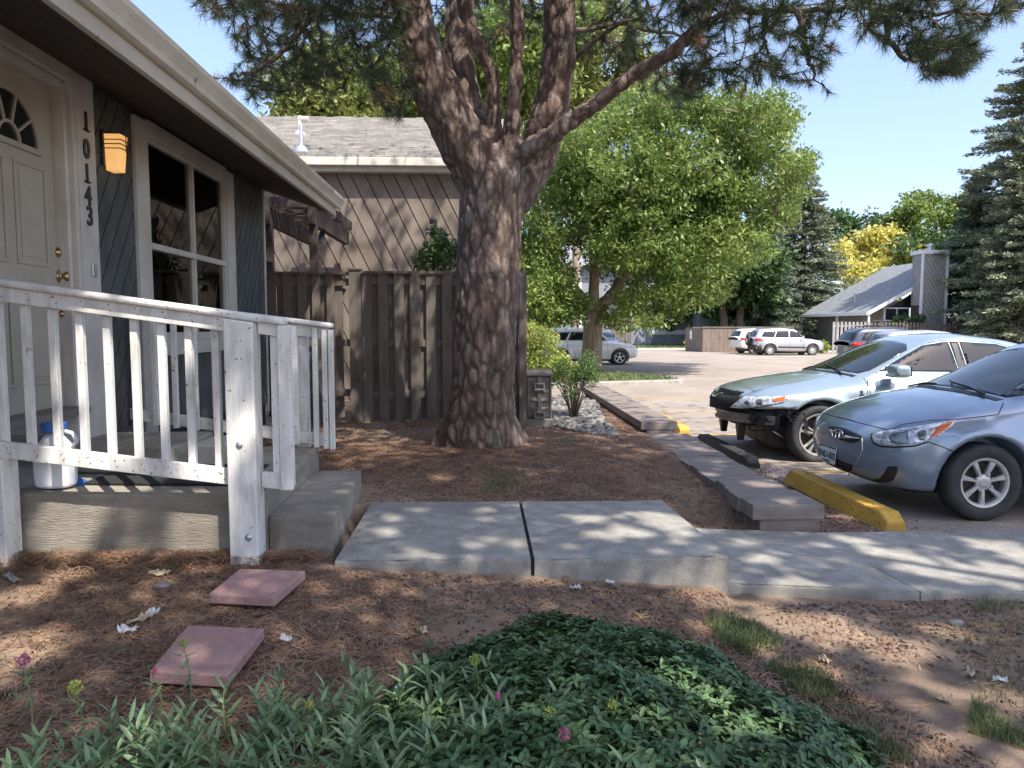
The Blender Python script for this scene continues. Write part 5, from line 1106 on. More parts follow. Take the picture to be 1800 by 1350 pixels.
class Car:
    def __init__(s, name, label, cat, loc, rot, p, paint, h=.03, group=None):
        s.p = p; s.F = car_field(p); s.loc = Vector(loc); s.rot = rot; s.t = thing(name, label, cat, loc, group); s.t.rotation_euler = (0, 0, rot)
        s.Rm = np.array(Matrix.Rotation(rot, 3, 'Z')); L, W = p['L'], p['W']
        hi = (L/2+.06, W/2+.08, p['H']+.08)
        V, Fc = snets(s.F, (-L/2-.08, -W/2-.08, .08), hi, h, proj=4)
        s.body = finish('body', V, Fc, paint, s.t, smooth=True, world=False)
    def _march(s, O, D, n=90, near=0, far=12):
        """first hit of rays in car space"""
        O = np.asarray(O, float); D = np.asarray(D, float); hit = np.full(len(O), np.nan); t = np.full(len(O), float(near)); done = np.zeros(len(O), bool); fv = s.F2(O+D*t[:, None]); step = (far-near)/n
        for i in range(n):
            t2 = t+step; f2 = s.F2(O+D*t2[:, None]); m = (~done) & (f2 < 0)
            if m.any():
                a = t[m].copy(); b = t2[m].copy()
                for _ in range(18):
                    c = (a+b)/2; fc_ = s.F2(O[m]+D[m]*c[:, None]); a = np.where(fc_ > 0, c, a); b = np.where(fc_ > 0, b, c)
                hit[m] = b; done |= m
            t = t2
        return O+D*hit[:, None], done
    def F2(s, P): return s.F(P, False)
    def rays(s, pts, mode):
        pts = np.asarray(pts, float)
        if mode == 'px':    # measured from the photograph
            D = np.array([ray(*q) for q in pts]); D /= np.linalg.norm(D, axis=1)[:, None]; O = np.tile(np.array([0, 0, CZ]), (len(pts), 1))
            O = (O-np.array(s.loc))@s.Rm; D = D@s.Rm
            c = s.p['L']/2+1; dist = np.linalg.norm(O, axis=1)
            return O+D*np.maximum(0, dist-c-1.5)[:, None], D, 7.0
        if mode == 'y': O = np.stack([pts[:, 0], np.full(len(pts), s.p['W']/2+.2), pts[:, 1]], 1); D = np.tile([0, -1., 0], (len(pts), 1)); return O, D, 1.2
        if mode == 'z': O = np.stack([pts[:, 0], pts[:, 1], np.full(len(pts), s.p['H']+.2)], 1); D = np.tile([0, 0, -1.], (len(pts), 1)); return O, D, 1.8
        if mode == 'x': O = np.stack([np.full(len(pts), s.p['L']/2+.2), pts[:, 0], pts[:, 1]], 1); D = np.tile([-1., 0, 0], (len(pts), 1)); return O, D, 1.4
        if mode == '-x': O = np.stack([np.full(len(pts), -s.p['L']/2-.2), pts[:, 0], pts[:, 1]], 1); D = np.tile([1., 0, 0], (len(pts), 1)); return O, D, 1.4
    def project(s, pts, mode):
        O, D, far = s.rays(pts, mode); P, ok = s._march(O, D, n=120, far=far)
        if not ok.all():
            good = np.where(ok)[0]
            if len(good) == 0: return P, np.zeros_like(P), ok
            for i in np.where(~ok)[0]: P[i] = P[good[np.argmin(np.linalg.norm(np.asarray(pts)[good]-np.asarray(pts)[i], axis=1))]]
        N = grad(s.F2, P); N /= np.linalg.norm(N, axis=1)[:, None]+1e-9
        return P, N, ok
    def patch(s, name, outline, mat, mode='px', off=.004, grid=None, parent=None, mirror=False, depth=.012, smooth=True, label=None, rounds=0):
        o = [np.array(q, float) for q in outline]
        for _ in range(rounds):   # corner cutting
            o = sum([[o[i]*.75+o[(i+1) % len(o)]*.25, o[i]*.25+o[(i+1) % len(o)]*.75] for i in range(len(o))], [])
        g = grid or (5 if mode == 'px' else .04); B = []
        for i in range(len(o)):
            a, b = o[i], o[(i+1) % len(o)]; k = max(1, int(np.linalg.norm(b-a)/g))
            for j in range(k): B.append(a+(b-a)*j/k)
        nB = len(B); poly = [tuple(q) for q in B]; xs = [q[0] for q in B]; ys = [q[1] for q in B]; I = []
        for x in np.arange(min(xs)+g/2, max(xs), g):
            for y in np.arange(min(ys)+g/2, max(ys), g):
                if in_poly(x, y, poly) and min((x-q[0])**2+(y-q[1])**2 for q in B) > (g*.4)**2: I.append(np.array((x, y)))
        res = delaunay_2d_cdt([Vector(q) for q in B+I], [], [list(range(nB))], 1, 1e-6)
        v2 = np.array([tuple(v) for v in res[0]]); fs = [list(f) for f in res[2]]
        P, N, ok = s.project(v2, mode); P = P+N*off
        onb = [i for i in range(len(v2)) if any(k < nB for k in res[3][i])]; key = {}
        for i in onb:
            for k in res[3][i]:
                if k < nB: key[k] = i
        loop = [key[k] for k in range(nB) if k in key]; n0 = len(P); PB = P[loop]-N[loop]*(depth+off); V = np.concatenate([P, PB]); m = len(loop)
        for i in range(m): j = (i+1) % m; fs.append([loop[i], loop[j], n0+j, n0+i])
        out = []
        for sg in ((1, -1) if mirror else (1,)):
            VV = V*np.array([1, sg, 1]); ob = finish(name, VV, fs, mat, parent or s.t, world=False, smooth=False, label=label)
            bm = bmesh.new(); bm.from_mesh(ob.data); bmesh.ops.recalc_face_normals(bm, faces=bm.faces)
            if smooth:
                for f in bm.faces: f.smooth = len(f.verts) == 3
            bm.to_mesh(ob.data); bm.free(); out.append(ob)
        return out[0]
    def seam(s, lines, mode='px', w=.006, mat='carseam', name='panel_gap', mirror=True, off=.0012, parent=None, raise_=0):
        V = []; F = []
        for ln in lines:
            ln = [np.array(q, float) for q in ln]; g = 4 if mode == 'px' else .03; D = []
            for a, b in zip(ln[:-1], ln[1:]):
                k = max(1, int(np.linalg.norm(b-a)/g)); D += [a+(b-a)*j/k for j in range(k)]
            D.append(ln[-1]); P, N, ok = s.project(np.array(D), mode); T = np.gradient(P, axis=0); T /= np.linalg.norm(T, axis=1)[:, None]+1e-9; S = np.cross(T, N)
            for sg in ((1, -1) if mirror else (1,)):
                b0 = len(V); A = (P+S*w/2+N*off)*np.array([1, sg, 1]); Bq = (P-S*w/2+N*off)*np.array([1, sg, 1])
                A2 = (P+S*w*.3+N*(off+raise_))*np.array([1, sg, 1]); B2 = (P-S*w*.3+N*(off+raise_))*np.array([1, sg, 1])
                if raise_:
                    for a_, a2, b2, b_ in zip(A, A2, B2, Bq): V += [a_, a2, b2, b_]
                    for i in range(len(P)-1):
                        for q in range(3): F.append([b0+4*i+q, b0+4*i+q+1, b0+4*i+5+q, b0+4*i+4+q])
                else:
                    for a_, b_ in zip(A, Bq): V += [a_, b_]
                    for i in range(len(P)-1): F.append([b0+2*i, b0+2*i+1, b0+2*i+3, b0+2*i+2])
        return finish(name, V, F, mat, parent or s.body, world=False)
    def world_at(s, px, py):   # a surface point in car space under a photograph point
        P, N, ok = s.project([(px, py)], 'px'); return Vector(P[0]), Vector(N[0])
def wheel(parent, x, y, r, wdt, style, side, rimr, steer=0):
    """side +1: outer face towards +y"""
    w_ = bpy.data.objects.new('wheel', None); 
    m_ = MB(); hw = wdt/2; rs = rimr+.004
    prof = [(rs, -hw*.78), (rs+.25*(r-rs), -hw*.98), (r-.035, -hw), (r-.012, -hw*.90), (r, -hw*.72), (r, hw*.72), (r-.012, hw*.90), (r-.035, hw), (rs+.25*(r-rs), hw*.98), (rs, hw*.78)]
    m_.lathe(prof, (0, 0, 0), 'y', seg=56, closed=True)
    ty = finish('wheel', m_.v, m_.f, 'tyre', parent, smooth=True, world=False); ty.location = (x, y, r); BASE[ty.name] = Vector()
    ty.rotation_euler = (0, 0, steer)
    es = ty.modifiers.new('edge', 'EDGE_SPLIT'); es.split_angle = R(50)
    s_ = side
    b = MB(); b.lathe([(rimr-.012, -.03), (rimr-.012, .01), (.01, .01)] if s_ > 0 else [(rimr-.012, .03), (rimr-.012, -.01), (.01, -.01)], (0, 0, 0), 'y', seg=32); b.obj('brake_disc', 'wheelblack', ty, world=False)
    q = MB(); yo = hw*.80*s_; f = lambda a: a*s_
    q.lathe([(rimr+.006, yo), (rimr+.004, yo+f(.008)), (rimr-.012, yo+f(.006)), (rimr-.022, yo-f(.012)), (rimr-.020, yo-f(.06)), (rimr, yo-f(.06))], (0, 0, 0), 'y', seg=56, closed=True)
    hubr = {'hub7': .062, 'twin5': .058, 'five': .055, 'steel': .11}[style]
    q.lathe([(.002, yo-f(.004)), (hubr*.45, yo-f(.004)), (hubr*.5, yo-f(.008)), (hubr, yo-f(.012)), (hubr*1.05, yo-f(.03))], (0, 0, 0), 'y', seg=28)
    ns = {'hub7': 7, 'twin5': 10, 'five': 5, 'steel': 8}[style]
    for k in range(ns):
        a = 2*math.pi*(k+.25)/ns
        if style == 'twin5': a = 2*math.pi*((k//2)+.3)/5+(.17 if k % 2 else -.17)
        w0, w1 = {'hub7': (.030, .052), 'twin5': (.024, .032), 'five': (.050, .075), 'steel': (.05, .05)}[style]
        d = Vector((math.cos(a), 0, math.sin(a))); pr = Vector((-math.sin(a), 0, math.cos(a)))
        if style == 'twin5': a0 = 2*math.pi*((k//2)+.3)/5+(.10 if k % 2 else -.10)*2; d0 = Vector((math.cos(a0), 0, math.sin(a0)))
        else: d0 = d
        A = d0*hubr*.85; B_ = d*(rimr-.012); M1 = (A+B_)/2
        up = Vector((0, 1, 0))*s_
        pts = []
        for (c_, w_i, y1) in ((A, w0, yo-f(.010)), (M1, (w0+w1)*.42, yo-f(.006)), (B_, w1, yo-f(.006))):
            cc_ = Vector((c_.x, y1, c_.z)); pts.append([cc_-pr*w_i/2-up*.010, cc_-pr*w_i*.30, cc_+pr*w_i*.30, cc_+pr*w_i/2-up*.010, cc_+pr*w_i/2-up*.035, cc_-pr*w_i/2-up*.035])
        vv = sum(pts, []); ff = [tuple(range(6)), tuple(range(12, 18))[::-1]]
        for i in range(2):
            for j in range(6): ff.append((i*6+j, (i+1)*6+j, (i+1)*6+(j+1) % 6, i*6+(j+1) % 6))
        q.add(vv, ff)
    q.obj('rim', 'rimsilver', ty, world=False, smooth=False)
    if style in ('hub7', 'twin5'):
        n = 4 if style == 'hub7' else 5; lg = MB()
        for k in range(n): a = 2*math.pi*k/n+.5; lg.lathe([(.011, yo-f(.014)), (.011, yo+f(.004)), (.007, yo+f(.007))], (.068*math.cos(a), 0, .068*math.sin(a)), 'y', seg=8)
        lg.obj('lug_nut', 'galv', ty, world=False)
    return ty
def wheels(c, style, rimr, tw=.2, steer=0):
    p = c.p; xf = p['L']/2-p['fo']; xr = xf-p['wb']; yy = p['W']/2-tw/2-.025
    for x in (xf, xr):
        for sd_ in (1, -1): wheel(c.t, x, yy*sd_, p['wr'], tw, style, sd_, rimr, steer if x == xf else 0)
    m_ = MB(); m_.box(xr-.5, xf+.45, -p['W']/2+.30, p['W']/2-.30, .17, .42); m_.obj('underbody', 'carblack', c.t, world=False)
def C8(x, y): return (1430+x/4.865, 700+y/4.865)
def C7(x, y): return (1220+x/6.923, 640+y/6.923)
def C5(x, y): return (1200+x/3, 520+y/3)

# ---- pale blue hatchback (nearest) --------------------------------
pa_ = dict(L=4.37, W=1.70, H=1.45, fo=.85, wb=2.57, wr=.303, AR=.362,
  top=[(-2.2, .95), (-1.6, 1.0), (0, .97), (.9, 1.0), (1.15, .985), (1.5, .93), (1.8, .845), (2.0, .76), (2.12, .69), (2.3, .60)],
  bot=[(-2.2, .34), (-1.7, .24), (-1, .19), (1, .19), (1.7, .20), (2.05, .22), (2.2, .30)],
  roof=[(-2.3, .8), (-2.05, 1.0), (-1.7, 1.28), (-1.2, 1.40), (-.5, 1.455), (-.1, 1.44), (.22, 1.375), (1.12, .985), (1.5, .80), (2.2, .4)],
  sec=[(.1, .10), (.2, .07), (.32, .035), (.5, .012), (.66, 0), (.80, .012), (.92, .045), (1.05, .10), (1.4, .3)],
  nose=[(.15, -.16), (.25, -.07), (.36, -.015), (.5, 0), (.6, -.01), (.7, -.05), (.8, -.14), (.95, -.36)], tail=[(.2, -.08), (.5, 0), (.8, -.04), (1.1, -.15)],
  an=.33, pn=2.9, gw=.76, tum=.42, gz=.95, taperf=.7, ks=.10, kf=.07, crown=.10, flare=.024)
acc = Car('pale_blue_hatchback', 'pale blue dusty compact hatchback with nose over the yellow wheel stop', 'car', (5.23, 6.25, -.012), math.pi, pa_, 'steelblue', h=.022)
ins = [tuple(q) for q in []]
wheels(acc, 'hub7', .192, .185)
hl = [C8(*q) for q in ((497, 322), (560, 290), (700, 268), (900, 240), (1060, 213), (1215, 185), (1185, 235), (1100, 300), (985, 362), (860, 396), (700, 406), (580, 398), (515, 372))]
lam = acc.patch('headlight', hl, 'lens', off=.006, grid=4, mirror=True)
acc.patch('turn_signal', [C8(*q) for q in ((1075, 236), (1205, 192), (1170, 238), (1095, 292), (978, 356), (1000, 320), (1045, 275))], 'amber', off=.009, grid=4, parent=lam, depth=.004)
acc.patch('lamp_reflector', [C8(*q) for q in ((640, 320), (700, 290), (830, 270), (800, 330), (850, 388), (720, 398), (660, 370))], 'lensdark', off=.009, grid=4, parent=lam, depth=.004, rounds=1)
acc.patch('lamp_reflector', [C8(*q) for q in ((880, 300), (940, 265), (975, 290), (960, 350), (900, 365))], 'lensdark', off=.009, grid=4, parent=lam, depth=.004, rounds=1)
acc.seam([[C8(*q) for q in ((500, 300), (495, 340), (510, 385), (570, 412), (700, 420), (860, 410), (985, 374))]], w=.012, name='lamp_gap', parent=lam, mirror=False)
gr_ = acc.patch('upper_grille', [C8(*q) for q in ((128, 240), (180, 240), (290, 268), (412, 318), (414, 352), (370, 378), (330, 382), (250, 362), (170, 330), (135, 290))], 'carblack', off=.003, grid=4)
acc.patch('grille_wing', [C8(*q) for q in ((140, 262), (185, 284), (205, 308), (180, 318), (160, 300))], 'chrome', off=.014, grid=3, parent=gr_)
acc.patch('grille_wing', [C8(*q) for q in ((240, 345), (275, 318), (340, 335), (410, 346), (405, 352), (320, 350))], 'chrome', off=.014, grid=3, parent=gr_)
def ell(cx, cy, a, b, f, n=24): return [f(cx+a*math.cos(2*math.pi*i/n), cy+b*math.sin(2*math.pi*i/n)) for i in range(n)]
e_ = ell(222, 312, 44, 36, C8); acc.patch('emblem', e_, 'carblack', off=.016, grid=3, parent=gr_)
acc.seam([e_+[e_[0]]], w=.009, mat='chrome', name='emblem_ring', off=.018, parent=gr_, mirror=False, raise_=.006)
acc.seam([[C8(*q) for q in ((203, 338), (215, 286))], [C8(*q) for q in ((232, 338), (246, 290))], [C8(*q) for q in ((209, 318), (225, 306), (240, 308))]], w=.012, mat='chrome', name='emblem_bar', off=.018, parent=gr_, mirror=False, raise_=.006)
lg = acc.patch('lower_grille', [C8(*q) for q in ((58, 462), (95, 478), (200, 522), (345, 574), (330, 640), (290, 688), (200, 664), (110, 602), (65, 530))], 'carblack', off=.003, grid=4)
acc.seam([[C8(*q) for q in l] for l in (((66, 500), (120, 532), (220, 575), (335, 612)), ((75, 540), (130, 575), (220, 612), (322, 645)), ((95, 585), (150, 618), (230, 650), (300, 672)))], w=.010, mat='carseam', name='grille_slat', off=.006, parent=lg, mirror=False, raise_=.008)
acc.patch('fog_recess', [C8(*q) for q in ((428, 702), (560, 688), (605, 640), (635, 584), (722, 580), (716, 640), (682, 702), (640, 718), (430, 714))], 'carblack', off=.003, grid=4, mirror=True)
acc.seam([[C8(*q) for q in l] for l in (((205, 158), (400, 213), (650, 274)), ((650, 274), (760, 225), (1000, 190), (1215, 183), (1400, 162), (1580, 140), (1625, 40)), ((985, 376), (1100, 415), (1212, 462)))], w=.007)
acc.seam([[C8(*q) for q in ((414, 345), (418, 440), (385, 520), (345, 590), (300, 690))]], w=.010, mat='rimsilver', name='bumper_crease', off=.001, raise_=.003)
P, N, ok = acc.project([C8(*q) for q in ((105, 388), (210, 420), (196, 560), (90, 520))], 'px')
cpl = P.mean(0); nx = Vector((1, .0, .10)).normalized()
pl = MB(); W_, H_ = .152, .076; cpx = Vector(cpl)+Vector((.035, 0, 0)); cyy = float(cpl[1])
cpx.y = cyy
yv = Vector((0, 1, 0)); yv = (yv-nx*yv.dot(nx)).normalized()
tilt = Matrix.Rotation(.30 if cyy > 0 else 0, 3, 'Z'); nx = tilt@nx; yv = tilt@yv; zv = nx.cross(yv)
pc = cpx
pl.prism([pc+yv*a+zv*b for a, b in ((-W_, -H_), (W_, -H_), (W_, H_), (-W_, H_))], -nx*.006)
plate = pl.obj('licence_plate', 'plate', acc.t, world=False, bevel=.002)
def put_text(txt, size, org, xv, zv_, nrm, mat_, parent, name, ext=.0015, align='CENTER', off=.0):
    cu = bpy.data.curves.new(name, 'FONT'); cu.body = txt; cu.size = size; cu.extrude = ext; cu.align_x = align; cu.offset = off; t = bpy.data.objects.new('tmp', cu); COL.objects.link(t)
    dg = bpy.context.evaluated_depsgraph_get(); dg.update(); me = bpy.data.meshes.new_from_object(t.evaluated_get(dg)); bpy.data.objects.remove(t)
    for v in me.vertices: c = v.co.copy(); v.co = org+xv*c.x+zv_*c.y+nrm*(c.z+.003)
    me.materials.clear(); me.materials.append(mt[mat_]); o = bpy.data.objects.new(name, me); COL.objects.link(o); o.parent = parent; return o
xr_ = yv  # reading direction as seen from the front of the car: towards its left side (+y)
put_text('ENU-002', .082, pc-zv*.034, xr_, zv, nx, 'plategreen', plate, 'plate_number', off=.001)
put_text('COLORADO', .022, pc-zv*.066, xr_, zv, nx, 'plategreen', plate, 'plate_state')
mo = MB(); ridge = [(-.148, .045), (-.12, .060), (-.10, .050), (-.07, .066), (-.04, .052), (-.01, .068), (.03, .050), (.06, .064), (.09, .052), (.12, .062), (.148, .046), (.148, .072), (-.148, .072)]
mo.prism([pc+yv*a+zv*b+nx*.001 for a, b in ridge], nx*.0015); mo.obj('plate_mountains', 'plategreen', plate, world=False)
# glass of the hatchback
acc.patch('windshield', [(.36, -.52), (.30, 0), (.36, .52), (.70, .60), (1.03, .66), (1.10, .4), (1.14, 0), (1.10, -.4), (1.03, -.66), (.70, -.60)], 'carglass', mode='z', off=.003, rounds=1)
acc.patch('side_window', [(.95, 1.00), (.32, 1.29), (.05, 1.36), (-.05, 1.37), (-.08, .99)], 'carglass', mode='y', off=.004, mirror=True)
acc.patch('side_window', [(-.14, 1.37), (-.17, .99), (-1.25, 1.01), (-1.05, 1.26), (-.7, 1.35)], 'carglass', mode='y', off=.004, mirror=True)
acc.patch('rear_window', [(-1.50, -.45), (-1.50, .45), (-1.88, .5), (-1.88, -.5)], 'carglass', mode='z', off=.004)
acc.seam([[(.93, .99), (.93, .70), (.90, .25)], [(-.11, .97), (-.12, .25)]], mode='y', w=.007)
wp = MB()
for yy in (.36, -.28):
    pts, _, _ = acc.project([(1.16, yy+.14), (1.12, yy-.1), (1.08, yy-.4), (1.05, yy-.46)], 'z'); wp.tube([Vector(q)+Vector((0, 0, .022)) for q in pts], [.013, .010, .008, .008], 6)
wp.obj('wiper', 'carblack', acc.t, world=False)
acc.patch('cowl', [(1.08, -.62), (1.13, -.4), (1.17, 0), (1.13, .4), (1.08, .62), (1.15, .62), (1.22, .4), (1.26, 0), (1.22, -.4), (1.15, -.62)], 'carblack', mode='z', off=.002)

# ---- ice blue sedan without its bumper ----------------------------
def cut_sedan(x, y, z):   # the missing bumper: everything low and ahead of the wheel is gone
    a = (x-1.90)-.55*np.clip(.62-z, 0, 1)*-1*0+0
    e = np.minimum((x-1.83)-.25*np.clip(z-.40, -.3, .4), .665-z-.05*np.clip(x-2.0, 0, 1)); g = np.minimum(np.minimum(.46-np.abs(y), x-2.20), .82-z)
    return np.maximum(e, np.minimum(g, z-.0))
pm = dict(L=5.18, W=1.93, H=1.56, fo=1.0, wb=2.87, wr=.352, AR=.415,
  top=[(-2.6, 1.06), (-2.0, 1.10), (-1, 1.05), (.8, 1.08), (1.05, 1.075), (1.5, 1.03), (2.0, .955), (2.3, .89), (2.5, .80), (2.7, .72)],
  bot=[(-2.6, .40), (-2.0, .26), (-1.3, .20), (1.6, .20), (2.2, .24), (2.6, .3)],
  roof=[(-2.7, .85), (-2.05, 1.12), (-1.35, 1.40), (-.9, 1.50), (-.35, 1.565), (.05, 1.53), (.35, 1.43), (1.18, 1.07), (1.6, .88), (2.6, .4)],
  sec=[(.1, .13), (.22, .07), (.36, .035), (.55, .015), (.72, 0), (.88, .004), (.98, .03), (1.1, .10), (1.4, .3)],
  nose=[(.15, -.15), (.3, -.05), (.5, 0), (.7, -.01), (.8, -.05), (.9, -.16)], tail=[(.2, -.08), (.6, 0), (.9, -.03), (1.1, -.10)],
  an=.46, pn=2.5, gw=.835, tum=.44, gz=1.02, ks=.11, kf=.07, crown=.11, flare=.028, cut=cut_sedan)
sedan = Car('ice_blue_sedan', 'ice blue sedan missing its front bumper, black crash bar exposed', 'car', (5.58, 9.34, -.128), math.pi, pm, 'iceblue', h=.024)
pm2 = dict(pm); pm2.pop('cut'); sedan.F_full = car_field(pm2); sedan.F2 = lambda P: sedan.F_full(P, False)
wheels(sedan, 'twin5', .252, .24)
def F_in(P):
    x, y, z = P[:, 0], P[:, 1], P[:, 2]; d = sedan.F_full(P, False)+.16+.05*vnoise(P*7, 3)+.03*vnoise(P*17, 5)
    d = np.maximum(d, 1.62-x); d = np.maximum(d, z-.80); d = np.maximum(d, .30+.05*vnoise(P*5, 9)-z); r = .44-np.sqrt((x-1.59)**2+(z-.35)**2); return np.maximum(d, np.minimum(r, np.abs(y)-.62))
V, Fc = snets(F_in, (1.55, -.95, .2), (2.65, .95, .85), .02, proj=2); finish('front_structure', V, Fc, 'carblack', sedan.t, world=False)
bb = MB()      # curved crash bar with a channel
pth = [Vector((2.50-.40*(abs(y)/.72)**2.2, y, .50)) for y in np.linspace(-.74, .74, 17)]
for (z0, z1, o_) in ((-.055, -.03, .02), (-.03, .03, 0), (.03, .055, .02)):
    for a, b in zip(pth[:-1], pth[1:]): bb.hexa([a+Vector((-.05, 0, z0)), a+Vector((o_, 0, z0)), b+Vector((o_, 0, z0)), b+Vector((-.05, 0, z0))], [a+Vector((-.05, 0, z1)), a+Vector((o_, 0, z1)), b+Vector((o_, 0, z1)), b+Vector((-.05, 0, z1))])
bb.obj('crash_bar', 'bumperbar', sedan.t, world=False)
br_ = MB()
for yy in (-.55, .55): br_.box(2.05, 2.30, yy-.05, yy+.05, .45, .56)
br_.obj('bar_mount', 'carblack', sedan.t, world=False)
for yy, xx, z0 in ((-.35, 2.33, .22), (.30, 2.33, .20), (.62, 2.10, .24)):
    q = MB(); q.hexa([(xx-.04, yy-.03, z0), (xx+.03, yy-.03, z0), (xx+.03, yy+.03, z0), (xx-.04, yy+.03, z0)], [(xx-.06, yy-.07, .44), (xx+.05, yy-.07, .44), (xx+.05, yy+.07, .44), (xx-.06, yy+.07, .44)]); q.obj('bracket', 'carblack', sedan.t, world=False, bevel=.006)
q = MB(); q.tube([(2.2, .5, .40), (2.22, .52, .28), (2.2, .54, .20), (2.21, .53, .12), (2.2, .55, .08)], .008, 6); q.lathe([(.018, .05), (.022, .07), (.018, .10)], (2.2, .55, 0), seg=8)
q.tube([(2.1, .60, .50), (2.16, .70, .42), (2.05, .78, .34), (1.98, .8, .30)], .012, 6); q.tube([(2.2, .2, .42), (2.24, .4, .34), (2.16, .6, .36), (2.05, .7, .44)], .010, 6); q.obj('hanging_cable', 'carblack', sedan.t, world=False, smooth=True)
q = MB()
for k in range(4): q.bar((2.02-.02*k, .86+.008*k, .66-.045*k), (1.80, .92, .60-.05*k), .012, .012)
q.bar((2.04, .85, .66), (1.88, .90, .46), .014, .014); q.bar((1.80, .93, .62), (1.74, .93, .40), .02, .02); q.obj('fender_bracket', 'carblack', sedan.t, world=False)
q = MB(); q.box(2.055, 2.062, .70, .73, .46, .54); q.obj('white_tag', 'plate', sedan.t, world=False)
hl = [C7(*q) for q in ((440, 527), (520, 460), (600, 396), (800, 399), (1000, 392), (1130, 386), (1120, 430), (1085, 468), (900, 508), (700, 534), (560, 540))]
lam = sedan.patch('headlight', hl, 'lens', off=.006, grid=4, mirror=True, depth=.05)
sedan.patch('turn_signal', [C7(*q) for q in ((960, 430), (1010, 414), (1122, 392), (1108, 430), (1085, 452), (960, 462))], 'amber', off=.009, grid=3, parent=lam, depth=.004)
sedan.seam([hl+[hl[0]]], w=.012, name='lamp_gap', parent=lam, mirror=False)
for cx_, cy_, rr_ in ((650, 470, 34), (800, 462, 44)): sedan.patch('lamp_reflector', ell(cx_, cy_, rr_, rr_*.8, C7, 16), 'lensdark', off=.009, grid=3, parent=lam, depth=.004)
g_ = sedan.patch('grille_opening', [C7(*q) for q in ((165, 338), (230, 350), (360, 380), (590, 392), (500, 470), (440, 540), (360, 560), (130, 500), (95, 460), (120, 390))], 'carseam', off=.002, grid=4)
sedan.patch('hood_lip', [C7(*q) for q in ((165, 318), (240, 330), (360, 355), (300, 380), (262, 402), (235, 395), (222, 362), (190, 340))], 'chrome', off=.008, grid=3)
sedan.seam([[C7(*q) for q in l] for l in (((165, 320), (260, 345), (420, 372), (590, 382), (760, 320), (1000, 260), (1300, 205), (1600, 150)), )], w=.008)
sedan.seam([[C5(*q) for q in l] for l in (((975, 440), (975, 548)), )], w=.008)
sedan.seam([[(-.12, 1.0), (-.14, .25)], [(1.02, 1.02), (.97, .25)]], mode='y', w=.008)
sedan.seam([[(2.0, .80), (1.2, .90), (.2, .93), (-1.4, .96)]], mode='y', w=.010, mat='iceblue', name='body_crease', off=.0, raise_=.004)
for cx_, cy_ in ((1360, 0),):
    P, N, ok = sedan.project([C5(944, 520)], 'px'); c = Vector(P[0])
    q = MB(); q.box(c.x-.016, c.x+.016, c.y-.004, c.y+.004, c.z-.052, c.z+.052); q.box(c.x-.004, c.x+.004, c.y+.0045, c.y+.010, c.z-.075, c.z+.075); q.box(c.x-.03, c.x+.03, c.y+.0045, c.y+.009, c.z-.004, c.z+.004); q.obj('fender_badge', 'chrome', sedan.t, world=False)
wsm = [(.33, -.60), (.25, 0), (.33, .60), (.60, .655), (1.0, .72), (1.09, .5), (1.16, 0), (1.09, -.5), (1.0, -.72), (.60, -.655)]
sedan.patch('windshield', wsm, 'carglass', mode='z', off=.003, rounds=1)
sedan.patch('cowl', [(1.06, -.70), (1.14, -.4), (1.19, 0), (1.14, .4), (1.06, .70), (1.11, .70), (1.20, .4), (1.25, 0), (1.20, -.4), (1.11, -.70)], 'carblack', mode='z', off=.002)
wn = [(.82, 1.10), (.45, 1.29), (.22, 1.40), (.0, 1.44), (-.10, 1.45), (-.14, 1.09)]
sedan.patch('side_window', wn, 'carglass', mode='y', off=.004, mirror=True)
wn2 = [(-.24, 1.45), (-.27, 1.09), (-1.15, 1.11), (-1.28, 1.18), (-1.05, 1.32), (-.7, 1.42)]
sedan.patch('side_window', wn2, 'carglass', mode='y', off=.004, mirror=True)
sedan.patch('door_pillar', [(-.115, 1.45), (-.155, 1.08), (-.255, 1.08), (-.225, 1.45)], 'carblack', mode='y', off=.005, mirror=True)
sedan.patch('rear_window', [(-1.35, -.55), (-1.35, .55), (-1.95, .6), (-1.95, -.6)], 'carglass', mode='z', off=.004)
sedan.seam([[(.86, 1.085), (.45, 1.31), (.22, 1.42), (.0, 1.462), (-.3, 1.475), (-.7, 1.44), (-1.08, 1.335), (-1.33, 1.18), (-1.2, 1.095), (0, 1.075), (.86, 1.083)]], mode='y', w=.014, mat='chrome', name='window_trim', off=.002, raise_=.004, mirror=False)
wp = MB()
for yy in (.45, -.25):
    pts, _, _ = sedan.project([(1.17, yy+.10), (1.12, yy-.15), (1.08, yy-.5), (1.04, yy-.6)], 'z'); wp.tube([Vector(q)+Vector((0, 0, .02)) for q in pts], [.013, .010, .008, .008], 6)
wp.obj('wiper', 'carblack', sedan.t, world=False)
for sg in (1,):   # door mirror on the near side
    def Fm(P):
        q = (P-np.array([.74, sg*1.04, 1.115]))/np.array([.10, .125, .078]); return ((np.abs(q)**4).sum(1)**.25-1)*.08
    V, Fc = snets(Fm, (.55, sg*1.04-.2, .98), (.95, sg*1.04+.2, 1.25), .02); mo_ = finish('door_mirror', V, Fc, 'iceblue', sedan.t, smooth=True, world=False)
    q = MB(); q.box(.68, .80, min(sg*.86, sg*.98), max(sg*.86, sg*.98), 1.04, 1.075); q.obj('mirror_arm', 'carblack', mo_, world=False)
    q = MB(); q.box(.632, .641, sg*1.04-.09, sg*1.04+.09, 1.06, 1.17); q.obj('mirror_glass', 'carglass', mo_, world=False)


